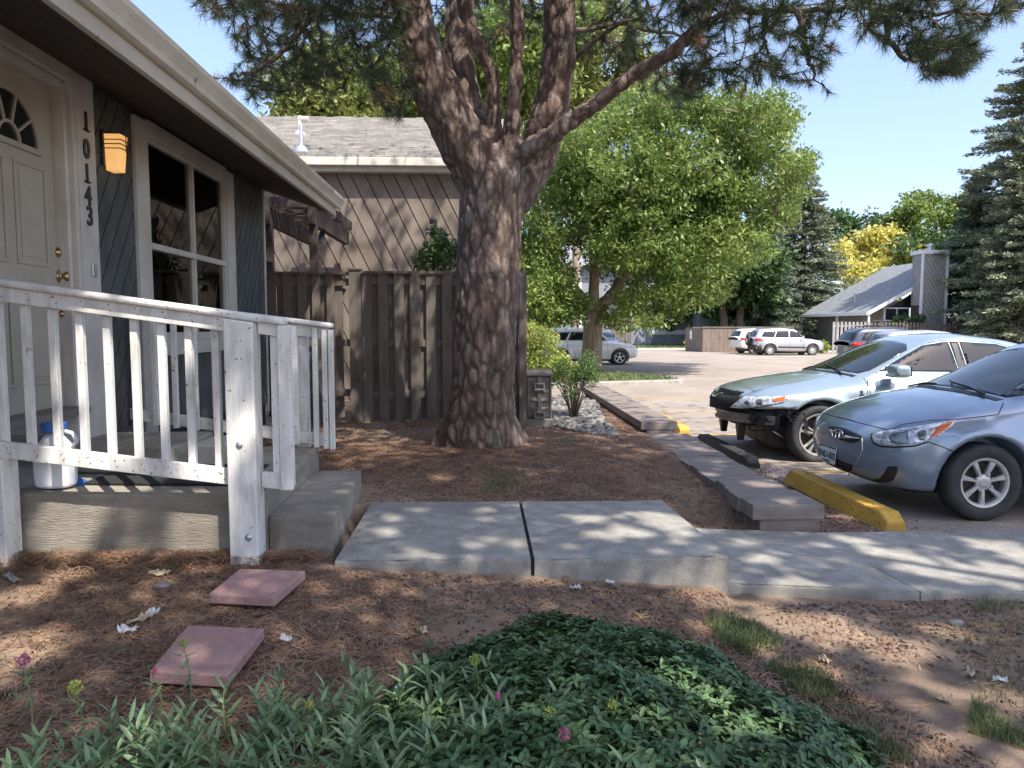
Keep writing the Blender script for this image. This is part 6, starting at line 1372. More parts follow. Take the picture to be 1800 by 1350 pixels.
# ---- parked cars across the lot ------------------------------------
def suv(name, label, X, Y, z, rot, paint, dims, style='five', roofp=None, cladding=None, spare=False, h=.045, rails=False, rim=.20, group='cars parked across the lot', cat='suv'):
    L, H, W, wb, fo, wr = dims; k = H/1.70; a = L/2
    p = dict(L=L, W=W, H=H, fo=fo, wb=wb, wr=wr, AR=wr+.07,
        top=[(-a, 1.05*k), (0, 1.06*k), (a-1.35, 1.08*k), (a-.9, 1.04*k), (a-.35, .95*k), (a-.05, .82*k), (a+.2, .7*k)],
        bot=[(-a, .42), (-a+.5, .30), (0, .24), (a-.6, .26), (a, .36)],
        roof=roofp or [(-a-.3, 1.0), (-a+.02, 1.12*k), (-a+.22, 1.52*k), (-a+.5, 1.66*k), (-.4, 1.70*k), (.25, 1.64*k), (.45, 1.57*k), (a-1.28, 1.08*k), (a-.9, .8*k), (a, .3)],
        sec=[(.1, .1), (.25, .05), (.45, .015), (.7, 0), (.95*k, .01), (1.1*k, .06), (1.3*k, .16)],
        nose=[(.2, -.12), (.4, -.02), (.6, 0), (.85, -.04), (1.0, -.14)], tail=[(.2, -.05), (.5, 0), (.9, -.02), (1.2, -.06)],
        an=.26, pn=2.8, gw=W/2-.10, tum=.30, gz=1.04*k, ks=.09, kf=.08, crown=.06, flare=.03, cw=.08)
    c = Car(name, label, cat, (X, Y, z), rot, p, paint, h=h, group=group); wheels(c, style, rim, .21)
    b = 1.11*k; t_ = 1.50*k
    fw_ = [(a-1.52, b), (.42, 1.50*k), (.2, t_), (-.02, t_), (-.06, b)]; rw_ = [(-.14, b), (-.12, t_), (-.80, t_-.01), (-.98, b)]; qw_ = [(-1.06, b), (-.88, t_-.01), (-a+.62, t_-.06), (-a+.42, b+.04)]
    for q in (fw_, rw_, qw_): c.patch('side_window', q, 'carglass', mode='y', off=.006, mirror=True, grid=.12)
    c.patch('windshield', [(.52, -W*.32), (.47, 0), (.52, W*.32), (a-1.40, W*.38), (a-1.30, 0), (a-1.40, -W*.38)], 'carglass', mode='z', off=.006, grid=.12)
    c.patch('rear_window', [(-W*.32, 1.15*k), (-W*.28, 1.50*k), (W*.28, 1.50*k), (W*.32, 1.15*k)], 'carglass', mode='-x', off=.006, grid=.12)
    for sg in (1, -1): c.patch('tail_light', [(sg*W*.39, .86*k), (sg*W*.385, 1.06*k), (sg*W*.455, 1.04*k), (sg*W*.46, .88*k)], 'redlens', mode='-x', off=.02, grid=.1)
    c.patch('tail_light', [(-a+.20, .92*k), (-a+.18, 1.08*k), (-a+.08, 1.06*k), (-a+.08, .92*k)], 'redlens', mode='y', off=.012, grid=.1, mirror=True)
    c.patch('headlight', [(a-.50, .82*k), (a-.55, .93*k), (a-.22, .86*k), (a-.2, .76*k)], 'lens', mode='y', off=.012, grid=.1, mirror=True)
    c.seam([[(-.10, 1.05*k), (-.10, .3)], [(-1.02, 1.05*k), (-.98, .6)], [(a-1.5, 1.0*k), (a-1.48, .35)]], mode='y', w=.014)
    c.seam([[(-.30, .93*k), (-.14, .93*k)], [(-1.0, .93*k), (-.85, .93*k)]], mode='y', w=.03, mat='carblack' if paint != 'carwhite' else 'carwhite', name='door_handle', raise_=.02)
    for sg in (1, -1): q = MB(); q.box(a-1.62, a-1.50, min(sg*(W/2-.04), sg*(W/2+.13)), max(sg*(W/2-.04), sg*(W/2+.13)), 1.06*k, 1.20*k); q.obj('door_mirror', paint if paint != 'cardark' else 'carblack', c.t, world=False, bevel=.03)
    if cladding:
        c.seam([[(a-fo-wr-.1, .50), (a-fo-wb+wr+.12, .52)]], mode='y', w=.10, mat=cladding, name='side_moulding', raise_=.012)
        c.patch('rear_bumper', [(-W*.46, .36), (-W*.46, .66), (W*.46, .66), (W*.46, .36)], cladding, mode='-x', off=.02, grid=.12)
    if rails:
        for sg in (1, -1): q = MB(); q.box(-1.6, .2, sg*.56-.02, sg*.56+.02, H+.005, H+.05); q.obj('roof_rail', 'carblack', c.t, world=False, bevel=.01)
        for xx in (-1.1, -.1): q = MB(); q.box(xx-.03, xx+.03, -.62, .62, H+.051, H+.08); q.obj('cross_bar', 'carblack', c.t, world=False)
    if spare:
        q = MB(); q.lathe([(.05, -.09), (.24, -.10), (.32, -.08), (.335, 0), (.32, .09), (.2, .10), (.16, .04), (.05, .03)], (-a-.10, .08, .92), 'x', seg=28); q.obj('spare_wheel', 'tyre', c.t, world=False, smooth=True)
        q = MB(); q.lathe([(.02, -.115), (.15, -.105), (.16, -.09)], (-a-.10, .08, .92), 'x', seg=20); q.obj('spare_rim', 'rimsilver', c.t, world=False)
    return c
p = atz(1030, 646, -.19)
suv('white_suv', 'white suv parked side on behind the ash trunk', aty(1032, 620, 33.2).x, 33.2, -.20, 0, 'carwhite', (4.60, 1.70, 1.80, 2.64, .95, .345), cladding=None, rim=.225)
suv('silver_suv', 'silver grey suv with a spare wheel on its tailgate', aty(1381, 600, 44.4).x, 44.4, -.23, 0, 'carsilver', (4.45, 1.70, 1.78, 2.62, .90, .335), style='steel', cladding='tyre', spare=True, rim=.2)
suv('white_crossover', 'white crossover half hidden behind the silver suv by the enclosure', aty(1350, 600, 47.2).x, 47.4, -.23, R(8), 'carwhite', (4.7, 1.68, 1.85, 2.8, .95, .35), rim=.23)
suv('dark_suv', 'dark blue suv with black roof rails beyond the ice blue sedan', aty(1575, 600, 31).x, 31, -.20, 0, 'cardark', (4.7, 1.70, 1.86, 2.7, .95, .35), rails=True, rim=.22)
suv('pale_wagon', 'pale silver car roof just visible above the ice blue sedan', aty(1640, 600, 27).x, 27, -.19, 0, 'carsilver', (4.7, 1.60, 1.80, 2.75, .95, .33), rim=.21, cat='car')
suv('blue_car', 'dark blue car whose nose shows right of the ash trunk', aty(1066, 600, 52).x, 53.5, -.24, -math.pi/2, 'carblue', (4.6, 1.45, 1.80, 2.7, .95, .32), rim=.2, cat='car')

# ================================================================== ACROSS THE LOT
sheet('lawn', [-40, -10, 0, 10, 20, 30, 60], [56, 60, 70, 90], lambda x, y: 0*x-.13, 'lawn', 'shaded lawn in front of the grey houses')
m_ = MB(); 
for (xa, xb, ya, yb_) in ((2, 17.5, 55.7, 56.0), (17.5, 40, 49.2, 49.5)): m_.box(xa, xb, ya, yb_, -.4, -.11)
o = m_.obj('far_kerb', 'palekerb'); tag(o, 'pale concrete kerb along the far side of the lot', 'kerb', kind='structure')
# kerbed island under the ash tree
i0, i1 = atz(1045, 672, -.05), atz(1215, 668, -.05)
isl = [(-4, i0.y), (i0.x, i0.y), (i1.x-.5, i1.y), (i1.x-.1, i1.y+.4), (i1.x-.3, i1.y+1.3), (i0.x, AY+1.5), (-4, AY+2)]
m_ = MB(); slab(m_, isl, -.4, -.045); o = m_.obj('island_kerb', 'concrete', bevel=.03); tag(o, 'pale worn kerb of the planted island', 'kerb', kind='structure')
c_ = Vector((sum(p[0] for p in isl)/7, sum(p[1] for p in isl)/7)); ins_ = [((p[0]-c_.x)*.97+c_.x, (p[1]-c_.y)*.93+c_.y) for p in isl]
m_ = MB(); slab(m_, ins_, -.2, -.038); o = m_.obj('island_soil', 'lawn'); tag(o, 'shaded grass soil on the kerbed island', 'planting bed', kind='structure')
def grass(name, label, poly, n, h, w_, mat_='grass', zf=None, seed=1, dens=None):
    rng = np.random.default_rng(seed); xs = [p[0] for p in poly]; ys = [p[1] for p in poly]; P = []
    while len(P) < n:
        X = rng.uniform(min(xs), max(xs), n); Y = rng.uniform(min(ys), max(ys), n)
        for x, y in zip(X, Y):
            if in_poly(x, y, poly) and (dens is None or rng.random() < dens(x, y)): P.append((x, y))
    P = np.array(P[:n]); z = zf(P[:, 0], P[:, 1]); B = np.column_stack([P, z]); U = unit(n, rng)*.5; U[:, 2] = 1; U /= np.linalg.norm(U, axis=1)[:, None]
    H_ = h*rng.uniform(.4, 1.2, n)[:, None]; S = np.cross(U, unit(n, rng)); S /= np.linalg.norm(S, axis=1)[:, None]; D = np.column_stack([rng.normal(size=(n, 2))*.5, np.zeros(n)])
    mid = B+U*H_*.55; tip = B+U*H_+D*H_*.45-np.array([0, 0, 1])*H_*.12
    V = np.stack([B-S*w_/2, B+S*w_/2, mid+S*w_*.4, mid-S*w_*.4, tip], 1).reshape(-1, 3); b = (np.arange(n)*5)[:, None]
    F = np.concatenate([b+np.array([[0, 1, 2]]), b+np.array([[0, 2, 3]]), b+np.array([[3, 2, 4]])]); o = finish(name, V, F, mat_); tag(o, label, 'grass', kind='stuff'); return o
grass('island_grass', 'shaded grass on the kerbed island', ins_, 16000, .10, .02, zf=lambda x, y: -.04+0*x, seed=2)
grass('lawn_grass', 'grass of the far lawn', [(2, 56.2), (34, 56.2), (34, 66), (2, 66)], 16000, .14, .06, zf=lambda x, y: -.13+0*x, seed=3)
# fire hydrant
p = aty(1207, 590, 57); hy = thing('fire_hydrant', 'small yellow fire hydrant on the far lawn', 'fire hydrant', (p.x, 57, -.13))
m_ = MB(); m_.lathe([(.17, 0), (.17, .05), (.12, .07), (.12, .45), (.16, .47), (.16, .52), (.13, .60), (.07, .68), (.03, .70), (.03, .76)], (0, 0, 0), seg=20); m_.obj('barrel', 'hydrant', hy, world=False, smooth=True)
m_ = MB(); m_.lathe([(.06, -.24), (.06, .24)], (0, 0, .40), 'x', seg=12); m_.obj('hose_outlet', 'hydrant', hy, world=False); m_ = MB(); m_.lathe([(.075, -.22), (.075, 0)], (0, 0, .38), 'y', seg=12); m_.obj('front_outlet', 'hydrant', hy, world=False)
# dumpster enclosure
en = thing('trash_enclosure', 'taupe boarded trash enclosure left of the parked white crossover', 'enclosure', (16, 50.5, -.2))
ex0, ex1 = aty(1235, 600, 50).x, aty(1392, 600, 50).x; exl = aty(1212, 600, 52.2).x; ezt = aty(1235, 576, 50).z
k = 0; x_ = ex0
while x_ < ex1: m_ = MB(); m_.box(x_, x_+.28, 50, 50.05, -.3, ezt); m_.obj('board', 'brownwall', en); x_ += .292
m_ = MB(); m_.hexa([(exl-.02, 53.2, -.3), (ex0-.03, 50.0, -.3), (ex0, 50.06, -.3), (exl+.02, 53.3, -.3)], [(exl-.02, 53.2, ezt), (ex0-.03, 50.0, ezt), (ex0, 50.06, ezt), (exl+.02, 53.3, ezt)]); m_.obj('side_wall', 'brownwall', en)
m_ = MB(); m_.box(ex0-.08, ex1+.05, 49.94, 50.12, ezt+.002, ezt+.07); m_.obj('cap', 'brownwall', en); m_ = MB(); m_.box(ex0+.2, ex1, 53.2, 53.3, -.3, ezt+.05); m_.obj('rear_wall', 'brownwall', en)
m_ = MB(); q = aty(1216, 587, 51.4); m_.box(q.x-.12, q.x-.10, 51.1, 51.5, q.z-.35, q.z+.25)
m_.obj('notice_plate', 'plate', en)
# grey houses behind the ash tree
gh = thing('house', 'long grey house with white windows behind the ash tree', 'house', (5, 66, -.2)); gY = 66
gx0, gx1 = aty(800, 560, gY).x, aty(1145, 560, gY).x; gz = aty(1000, 470, gY).z
m_ = MB(); m_.box(gx0, gx1, gY, gY+9, -.4, gz); m_.obj('wall', 'greywall', gh)
m_ = MB(); m_.hexa([(gx0-.5, gY-.8, gz+.002), (gx1+.5, gY-.8, gz+.002), (gx1+.5, gY+9.5, gz+.002), (gx0-.5, gY+9.5, gz+.002)], [(gx0-.5, gY-.8, gz+.15), (gx1+.5, gY-.8, gz+.15), (gx1-.5, gY+4.5, gz+2.4), (gx0+.5, gY+4.5, gz+2.4)]); m_.obj('roof', 'shingle_grey', gh)
for px0, px1, y0, y1 in ((993, 1012, 545, 566), (960, 975, 545, 566), (930, 948, 545, 566), (1022, 1040, 545, 566)):
    a = aty(px0, y1, gY-.02); b = aty(px1, y0, gY-.02); m_ = MB(); m_.box(a.x-.12, b.x+.12, gY-.06, gY-.002, a.z-.12, b.z+.12); wq = m_.obj('window', 'whitetrim', gh)
    m_ = MB(); mid = (a.x+b.x)/2; m_.box(a.x, mid-.04, gY-.075, gY-.061, a.z, b.z); m_.box(mid+.04, b.x, gY-.075, gY-.061, a.z, b.z); m_.obj('pane', 'glass_dark', wq)
m_ = MB(); q = aty(1015, 560, gY); m_.box(q.x+.1, q.x+.35, gY-.08, gY-.003, -.3, gz); m_.obj('corner_trim', 'whitetrim', gh)
t = thing('fence', 'dark brown upright fence between the far grey houses', 'fence', (9, 62, -.1)); fa, fb = aty(1075, 580, 62).x, aty(1110, 580, 62).x; ftop = aty(1090, 555, 62).z
x_ = fa
while x_ < fb: m_ = MB(); m_.box(x_, x_+.16, 62, 62.04, -.2, ftop); m_.obj('picket', 'fencewood', t); x_ += .22
m_ = MB(); m_.box(fa, fb, 62.045, 62.09, .2, .3); m_.box(fa, fb, 62.045, 62.09, 1.2, 1.3); m_.obj('rail', 'fencewood', t)
t = thing('house', 'low grey house with white base trim right of the far brown fence', 'house', (13, 67, -.2)); a, b = aty(1112, 580, 67), aty(1262, 500, 67); hz = aty(1150, 520, 67).z
m_ = MB(); m_.box(a.x, b.x, 67, 75, -.4, hz); m_.obj('wall', 'greywall', t)
m_ = MB(); m_.hexa([(a.x-.4, 66.3, hz+.002), (b.x+.4, 66.3, hz+.002), (b.x+.4, 75.5, hz+.002), (a.x-.4, 75.5, hz+.002)], [(a.x-.4, 66.3, hz+.12), (b.x+.4, 66.3, hz+.12), (b.x-.4, 71, hz+2), (a.x+.4, 71, hz+2)]); m_.obj('roof', 'shingle_grey', t)
za, zb_ = aty(1150, 588, 67).z, aty(1150, 580, 67).z; m_ = MB(); m_.box(a.x, aty(1213, 580, 67).x, 66.9, 66.997, za, zb_); m_.obj('base_trim', 'whitetrim', t)
for px in (1115, 1140, 1160, 1212): q = aty(px, 560, 67).x; m_ = MB(); m_.box(q-.12, q+.12, 66.93, 66.999, zb_+.003, hz); m_.obj('trim_board', 'whitetrim', t)
q0, q1 = aty(1120, 570, 67), aty(1134, 548, 67); m_ = MB(); m_.box(q0.x, q1.x, 66.94, 66.998, q0.z, q1.z); m_.obj('window', 'glass_dark', t)
t = thing('house', 'grey two storey gable wall with small dark window behind the enclosure', 'house', (21, 64, -.2)); a, b = aty(1229, 580, 64), aty(1276, 480, 64)
m_ = MB(); m_.box(a.x, b.x, 64, 70, -.4, aty(1250, 478, 64).z); m_.obj('wall', 'greywall', t)
q0, q1 = aty(1238, 558, 64), aty(1255, 546, 64); m_ = MB(); m_.box(q0.x-.08, q1.x+.08, 63.95, 63.998, q0.z-.08, q1.z+.08); wq = m_.obj('window', 'carblack', t); m_ = MB(); m_.box((q0.x+q1.x)/2+.05, q1.x, 63.93, 63.949, q0.z, q1.z); m_.obj('pane', 'whitetrim', wq)
q = aty(1276, 500, 64).x; m_ = MB(); m_.box(q-.02, q+.2, 63.9, 64.1, -.3, aty(1250, 478, 64).z); m_.obj('corner_trim', 'whitetrim', t)
m_ = MB(); xx = aty(1282, 580, 66).x; m_.box(xx, aty(1470, 580, 66).x, 66.2, 66.4, -.3, aty(1300, 520, 66).z); o = m_.obj('wall', 'greywall', t)
# right house -------------------------------------------------------
rh = thing('house', 'grey shed roofed house with boxed chimney right of the spruce', 'house', (29, 51, -.2)); Xe = aty(1526, 549, 50).x; ze = aty(1526, 549, 50).z
RS = .56; Y0_, Y1_ = 50.0, 61.0; Xr = 34.0; m_ = MB()
zr = lambda x: ze+(x-Xe)*RS
m_.hexa([(Xe, Y0_, ze-.14), (Xr, Y0_, zr(Xr)-.14), (Xr, Y1_, zr(Xr)-.14), (Xe, Y1_, ze-.14)], [(Xe, Y0_, ze), (Xr, Y0_, zr(Xr)), (Xr, Y1_, zr(Xr)), (Xe, Y1_, ze)]); m_.obj('roof', 'shingle_grey', rh)
m_ = MB(); m_.hexa([(Xe-.05, Y0_-.06, ze-.24), (Xr, Y0_-.06, zr(Xr)-.24), (Xr, Y0_-.003, zr(Xr)-.24), (Xe-.05, Y0_-.003, ze-.24)], [(Xe-.05, Y0_-.06, ze+.02), (Xr, Y0_-.06, zr(Xr)+.02), (Xr, Y0_-.003, zr(Xr)+.02), (Xe-.05, Y0_-.003, ze+.02)]); m_.box(Xe-.12, Xe-.003, Y0_, Y1_, ze-.2, ze+.0); m_.obj('fascia', 'whitetrim', rh)
m_ = MB(); m_.box(Xe+1.5, Xe+1.6, Y0_+.6, Y1_-.2, -.3, ze+.55); boards(m_, [(Xe+1.6, -.3), (29.2, -.3), (29.2, zr(29.2)-.2), (Xe+1.6, zr(Xe+1.6)-.2)], R(90), .22, .02, lambda u, v: (u, 50.6, v), (0, .05, 0)); m_.obj('wall', 'greigewall', rh)
for yy in (50.05, 54.6, 60.8): m_ = MB(); m_.box(Xe+.05, Xe+.18, yy, yy+.13, -.3, ze-.17); m_.obj('porch_post', 'whitetrim', rh)
for ya, yb_, z0, z1 in ((51.0, 51.9, .9, 1.9), (52.6, 53.4, .9, 1.9), (56, 57, .9, 1.9)): m_ = MB(); m_.box(Xe+1.44, Xe+1.497, ya-.08, yb_+.08, z0-.08, z1+.08); wq = m_.obj('window', 'whitetrim', rh); m_ = MB(); m_.box(Xe+1.425, Xe+1.438, ya, yb_, z0, z1); m_.obj('pane', 'glass_dark', wq)
q0, q1 = aty(1556, 562, 50.5), aty(1596, 543, 50.5); m_ = MB(); m_.box(q0.x-.1, q1.x+.1, 50.48, 50.59, q0.z-.1, q1.z+.1); wq = m_.obj('window', 'whitetrim', rh); m_ = MB(); m_.box(q0.x, (q0.x+q1.x)/2-.04, 50.45, 50.479, q0.z, q1.z); m_.box((q0.x+q1.x)/2+.04, q1.x, 50.45, 50.479, q0.z, q1.z); m_.obj('pane', 'glass_dark', wq)
q0, q1 = aty(1560, 541, 50.5), aty(1602, 517, 50.5); m_ = MB(); m_.prism([(q0.x, 50.5, q0.z), (q1.x, 50.5, q0.z), (q1.x, 50.5, q1.z), (q0.x+.3, 50.5, q0.z+.1)], (0, .09, 0)); m_.obj('gable_window', 'glass_dark', rh)
# chimney with diagonal boards
cA, cB = aty(1619, 500, 49), aty(1664, 500, 49); ctop = aty(1620, 440, 49).z
m_ = MB(); m_.box(cA.x, cB.x, 49.003, 50.1, -.3, ctop); m_.box(cA.x-.35, cA.x, 50.5, 51.5, 3.4, ctop) if False else None
ch = m_.obj('chimney', 'browngroove', rh)
m_ = MB(); boards(m_, [(cA.x+.12, -.3), (cB.x-.12, -.3), (cB.x-.12, ctop-.25), (cA.x+.12, ctop-.25)], R(-58), .24, .03, lambda u, v: (u, 49, v), (0, -.03, 0)); boards(m_, [(49.1, 3.0), (50.05, 3.0), (50.05, ctop-.25), (49.1, ctop-.25)], R(60), .24, .03, lambda u, v: (cA.x-.002, u, v), (-.03, 0, 0)); m_.obj('chimney_siding', 'greigewall', ch)
m_ = MB(); m_.box(cA.x-.06, cA.x+.11, 48.93, 49.0, -.3, ctop-.24); m_.box(cB.x-.11, cB.x+.05, 48.93, 49.0, -.3, ctop-.24); m_.box(cA.x-.12, cB.x+.12, 48.9, 50.2, ctop-.238, ctop+.02); m_.obj('chimney_trim', 'whitetrim', ch)
m_ = MB(); m_.lathe([(.16, 0), (.16, .28), (.24, .30), (.24, .42), (.10, .50)], ((cA.x+cB.x)/2, 49.6, ctop+.02), seg=14); m_.obj('chimney_cap', 'galv', ch)
c = Vector((aty(1503, 510, 55).x, 55, 0)); c.z = zr(c.x); m_ = MB(); m_.lathe([(.07, -.1), (.07, .55), (.11, .56), (.11, .62)], c, seg=12); m_.obj('vent_pipe', 'galv', rh)
# slat fences at the right
def slats(label, x0, x1, Y, zt_, sp, wd, mat_, both=False, nm='fence'):
    t = thing(nm, label, 'fence', (x0, Y, -.2)); x = x0
    while x < x1: m_ = MB(); m_.box(x, x+wd, Y, Y+.04, -.25, zt_+random.uniform(-.01, .01)); m_.obj('slat', mat_, t); x += sp
    for zz in (.25, zt_-.25): m_ = MB(); m_.box(x0, x1, Y+.041, Y+.09, zz-.06, zz+.06); m_.obj('rail', mat_, t)
    return t
slats('pale grey slat fence in front of the grey house', aty(1464, 580, 47).x, aty(1532, 580, 47).x, 47, aty(1500, 566, 47).z, .26, .15, 'greigewall')
slats('dark brown picket fence under the tall conifers', aty(1533, 580, 47).x, aty(1830, 580, 47).x, 47.2, aty(1600, 567, 47).z, .24, .14, 'fencewood')
p = aty(1585, 560, 48.5); bl = [(p.x, 48.5, 1.7, .8, .6, .7), (p.x+.7, 48.5, 1.3, .7, .5, .6), (p.x-.6, 48.5, 1.3, .6, .5, .5), (p.x+1.3, 48.6, 2.0, .4, .4, .4)]
shrub('tall_shrub', 'dark green shrub above the picket fence before the chimney house', 'shrub', (p.x, 48.5, -.2), (.5, .5, .5), 3200, (.16, .09), 'leafdark', 12, 51, blobs=bl)
p = aty(1445, 605, 46.6); shrub('flowering_plant', 'low pale flowering plant beside the grey slat fence', 'plant', (p.x, 46.6, -.2), (.5, .4, .45), 1500, (.12, .07), 'hedgeleaf', 6, 52)
p = aty(1796, 560, 43); 
# pebble bed
def pebbles(name, label, poly, n, r0, r1, zf, mat_='pebble', seed=5):
    rng = np.random.default_rng(seed); xs = [p[0] for p in poly]; ys = [p[1] for p in poly]; ico = bmesh.new(); bmesh.ops.create_icosphere(ico, subdivisions=1, radius=1); bv = np.array([v.co[:] for v in ico.verts]); bf = np.array([[v.index for v in f.verts] for f in ico.faces]); ico.free()
    VV = []; FF = []; k = 0
    while k < n:
        x, y = rng.uniform(min(xs), max(xs)), rng.uniform(min(ys), max(ys))
        if not in_poly(x, y, poly): continue
        r = rng.uniform(r0, r1); a = rng.uniform(0, 6.28); s_ = np.array([rng.uniform(.8, 1.3), rng.uniform(.7, 1), rng.uniform(.45, .75)])*r; v = bv*(1+.12*rng.normal(size=(len(bv), 1)))*s_; ca, sa = math.cos(a), math.sin(a)
        v = np.column_stack([v[:, 0]*ca-v[:, 1]*sa, v[:, 0]*sa+v[:, 1]*ca, v[:, 2]])+np.array([x, y, zf(x, y)+s_[2]*.5+(rng.uniform(0, r0))]); VV.append(v); FF.append(bf+k*len(bv)); k += 1
    o = finish(name, np.concatenate(VV), np.concatenate(FF), mat_, smooth=True); tag(o, label, 'pebbles', kind='stuff'); return o
pp_ = [atz(px, py, .27) for px, py in ((965, 745), (972, 705), (985, 672), (1025, 672), (1048, 700), (1060, 735), (1085, 760), (1040, 765))]
pebbles('pebble_bed', 'grey river pebbles around the small shrub', [(p.x, p.y) for p in pp_], 3800, .018, .045, gz1)

# ================================================================== LITTER, CHIPS, CONES
def scatter_xy(n, rng, x0=-3.3, x1=3.6, y0=1.3, y1=11.5, fall=.45):
    X = rng.uniform(x0, x1, n*3); Y = y0+(y1-y0)*rng.uniform(0, 1, n*3)**1.35
    ok = ~((X > -.92) & (X < 1.34) & (Y > 3.80) & (Y < 5.18)); ok &= ~((X > 1.28) & (Y > 3.7) & (Y < 5.0)); ok &= ~((X < -.86) & (Y > 3.85) & (Y < 5.75)); ok &= ~((X > 1.88) & (Y > 4.9)); ok &= ~(X < -2.65) | (Y < 3.9)
    d = fbm(np.stack([X*1.1, Y*1.1, 0*X], 1), 3, 31); keep = RNG.uniform(-.9, .7, n*3) < d+.35-1.1*np.clip((-1.0-X)*.8, 0, 1)*np.clip((4-Y), 0, 1)-1.1*np.clip((X-.9)*1.3, 0, 1)*np.clip((4.3-Y)*1.5, 0, 1)
    ok &= keep; return X[ok][:n], Y[ok][:n]
def litter(name, label, n, L0, w_, mat_, seed, lift=.012, region=None, zf=None):
    rng = np.random.default_rng(seed); X, Y = scatter_xy(n, rng) if region is None else region(rng, n)
    n = len(X); Z = (groundz(X, Y) if zf is None else zf(X, Y))+rng.uniform(.002, lift, n); a = rng.uniform(0, 2*np.pi, n); L = L0*rng.uniform(.55, 1.2, n); bend = rng.normal(size=n)*.35; pit = rng.normal(size=n)*.07
    pts = []
    for k in range(4):
        s_ = (k/3-.5)*L; aa = a+bend*(k/3-.5)*2; pts.append(np.stack([X+np.cos(aa)*s_, Y+np.sin(aa)*s_, Z+np.sin(pit)*s_+.006*(1-(2*k/3-1)**2)], 1))
    wv = np.stack([-np.sin(a), np.cos(a), 0*a], 1)*w_/2; V = []
    for k in range(4): V += [pts[k]-wv, pts[k]+wv]
    V = np.stack(V, 1); V[:, :, 2] = np.maximum(V[:, :, 2], (Z-.004)[:, None]); V = V.reshape(-1, 3); b = (np.arange(n)*8)[:, None]
    F = np.concatenate([b+np.array([[2*k, 2*k+1, 2*k+3, 2*k+2]]) for k in range(3)]); o = finish(name, V, F, mat_); tag(o, label, 'pine litter', kind='stuff'); return o
litter('pine_needle_litter', 'fallen brown pine needles over the soil', 50000, .12, .0030, 'litter', 61)
def chips(name, label, n, mat_, seed, sz=(.012, .030), region=None, zf=None, lift=.008):
    rng = np.random.default_rng(seed); X, Y = scatter_xy(n, rng) if region is None else region(rng, n); n = len(X); Z = (groundz(X, Y) if zf is None else zf(X, Y))+rng.uniform(0, lift, n)
    Nn = unit(n, rng)*.55+np.array([0, 0, 1]); Nn /= np.linalg.norm(Nn, axis=1)[:, None]; U = unit(n, rng); U -= Nn*(U*Nn).sum(1)[:, None]; U /= np.linalg.norm(U, axis=1)[:, None]; S = np.cross(Nn, U); L = rng.uniform(*sz, n)[:, None]; Wd = L*rng.uniform(.2, .7, n)[:, None]; C = np.stack([X, Y, Z], 1); T = Nn*.0025
    V = np.stack([C-U*L/2-S*Wd/2, C+U*L/2-S*Wd*.3, C+U*L*.4+S*Wd/2, C-U*L*.45+S*Wd*.4], 1); V = np.concatenate([V-T[:, None], V+T[:, None]], 1).reshape(-1, 3); b = (np.arange(n)*8)[:, None]
    F = np.concatenate([b+np.array([q]) for q in ([4, 5, 6, 7], [0, 1, 5, 4], [1, 2, 6, 5], [2, 3, 7, 6], [3, 0, 4, 7])]); o = finish(name, V, F, mat_); tag(o, label, 'mulch', kind='stuff'); return o
chips('bark_mulch', 'reddish brown bark chips and cone scales over the soil', 60000, 'chips', 62, sz=(.010, .028))
def reg_lot(rng, n):
    X = rng.normal(2.72, .22, n); Y = rng.uniform(5.0, 9.0, n); m = (X > 2.42) & (X < 4) & ((np.abs(X-3.05) > .12) | ((Y > 7) & (Y < 8))); return X[m], Y[m]
chips('gutter_debris', 'brown debris gathered between the timbers and the wheel stops', 7000, 'chips', 63, sz=(.008, .022), region=reg_lot, zf=lambda x, y: lotz(y)+.002)
litter('gutter_needles', 'pine needles gathered beside the wheel stops', 4500, .10, .0022, 'litter', 64, region=reg_lot, zf=lambda x, y: lotz(y)+.003)
def reg_slab(rng, n):
    X = rng.uniform(-.8, 3.6, n); Y = rng.uniform(3.85, 5.1, n); return X, Y
litter('walk_needles', 'a few stray needles on the concrete', 130, .09, .0022, 'litter', 65, region=reg_slab, zf=lambda x, y: np.where(x < 1.33, .25, .086)+0*x, lift=.004)
def reg_tim(rng, n): return rng.uniform(1.92, 2.34, n), rng.uniform(4.95, 8.6, n)
litter('timber_needles', 'a few stray needles on the timbers', 160, .08, .0022, 'litter', 66, region=reg_tim, zf=lambda x, y: np.where(y < 5.36, .272, .232)+0*x, lift=.004)
def reg_porch(rng, n): return rng.uniform(-2.6, -.95, n), rng.uniform(3.9, 4.02, n)
litter('bed_needles', 'pine needles and twigs in the bed corner by the timbers', 5200, .11, .0028, 'litter', 69, region=lambda r, n: (r.uniform(.9, 1.9, n), r.uniform(5.0, 8.4, n)), lift=.014)
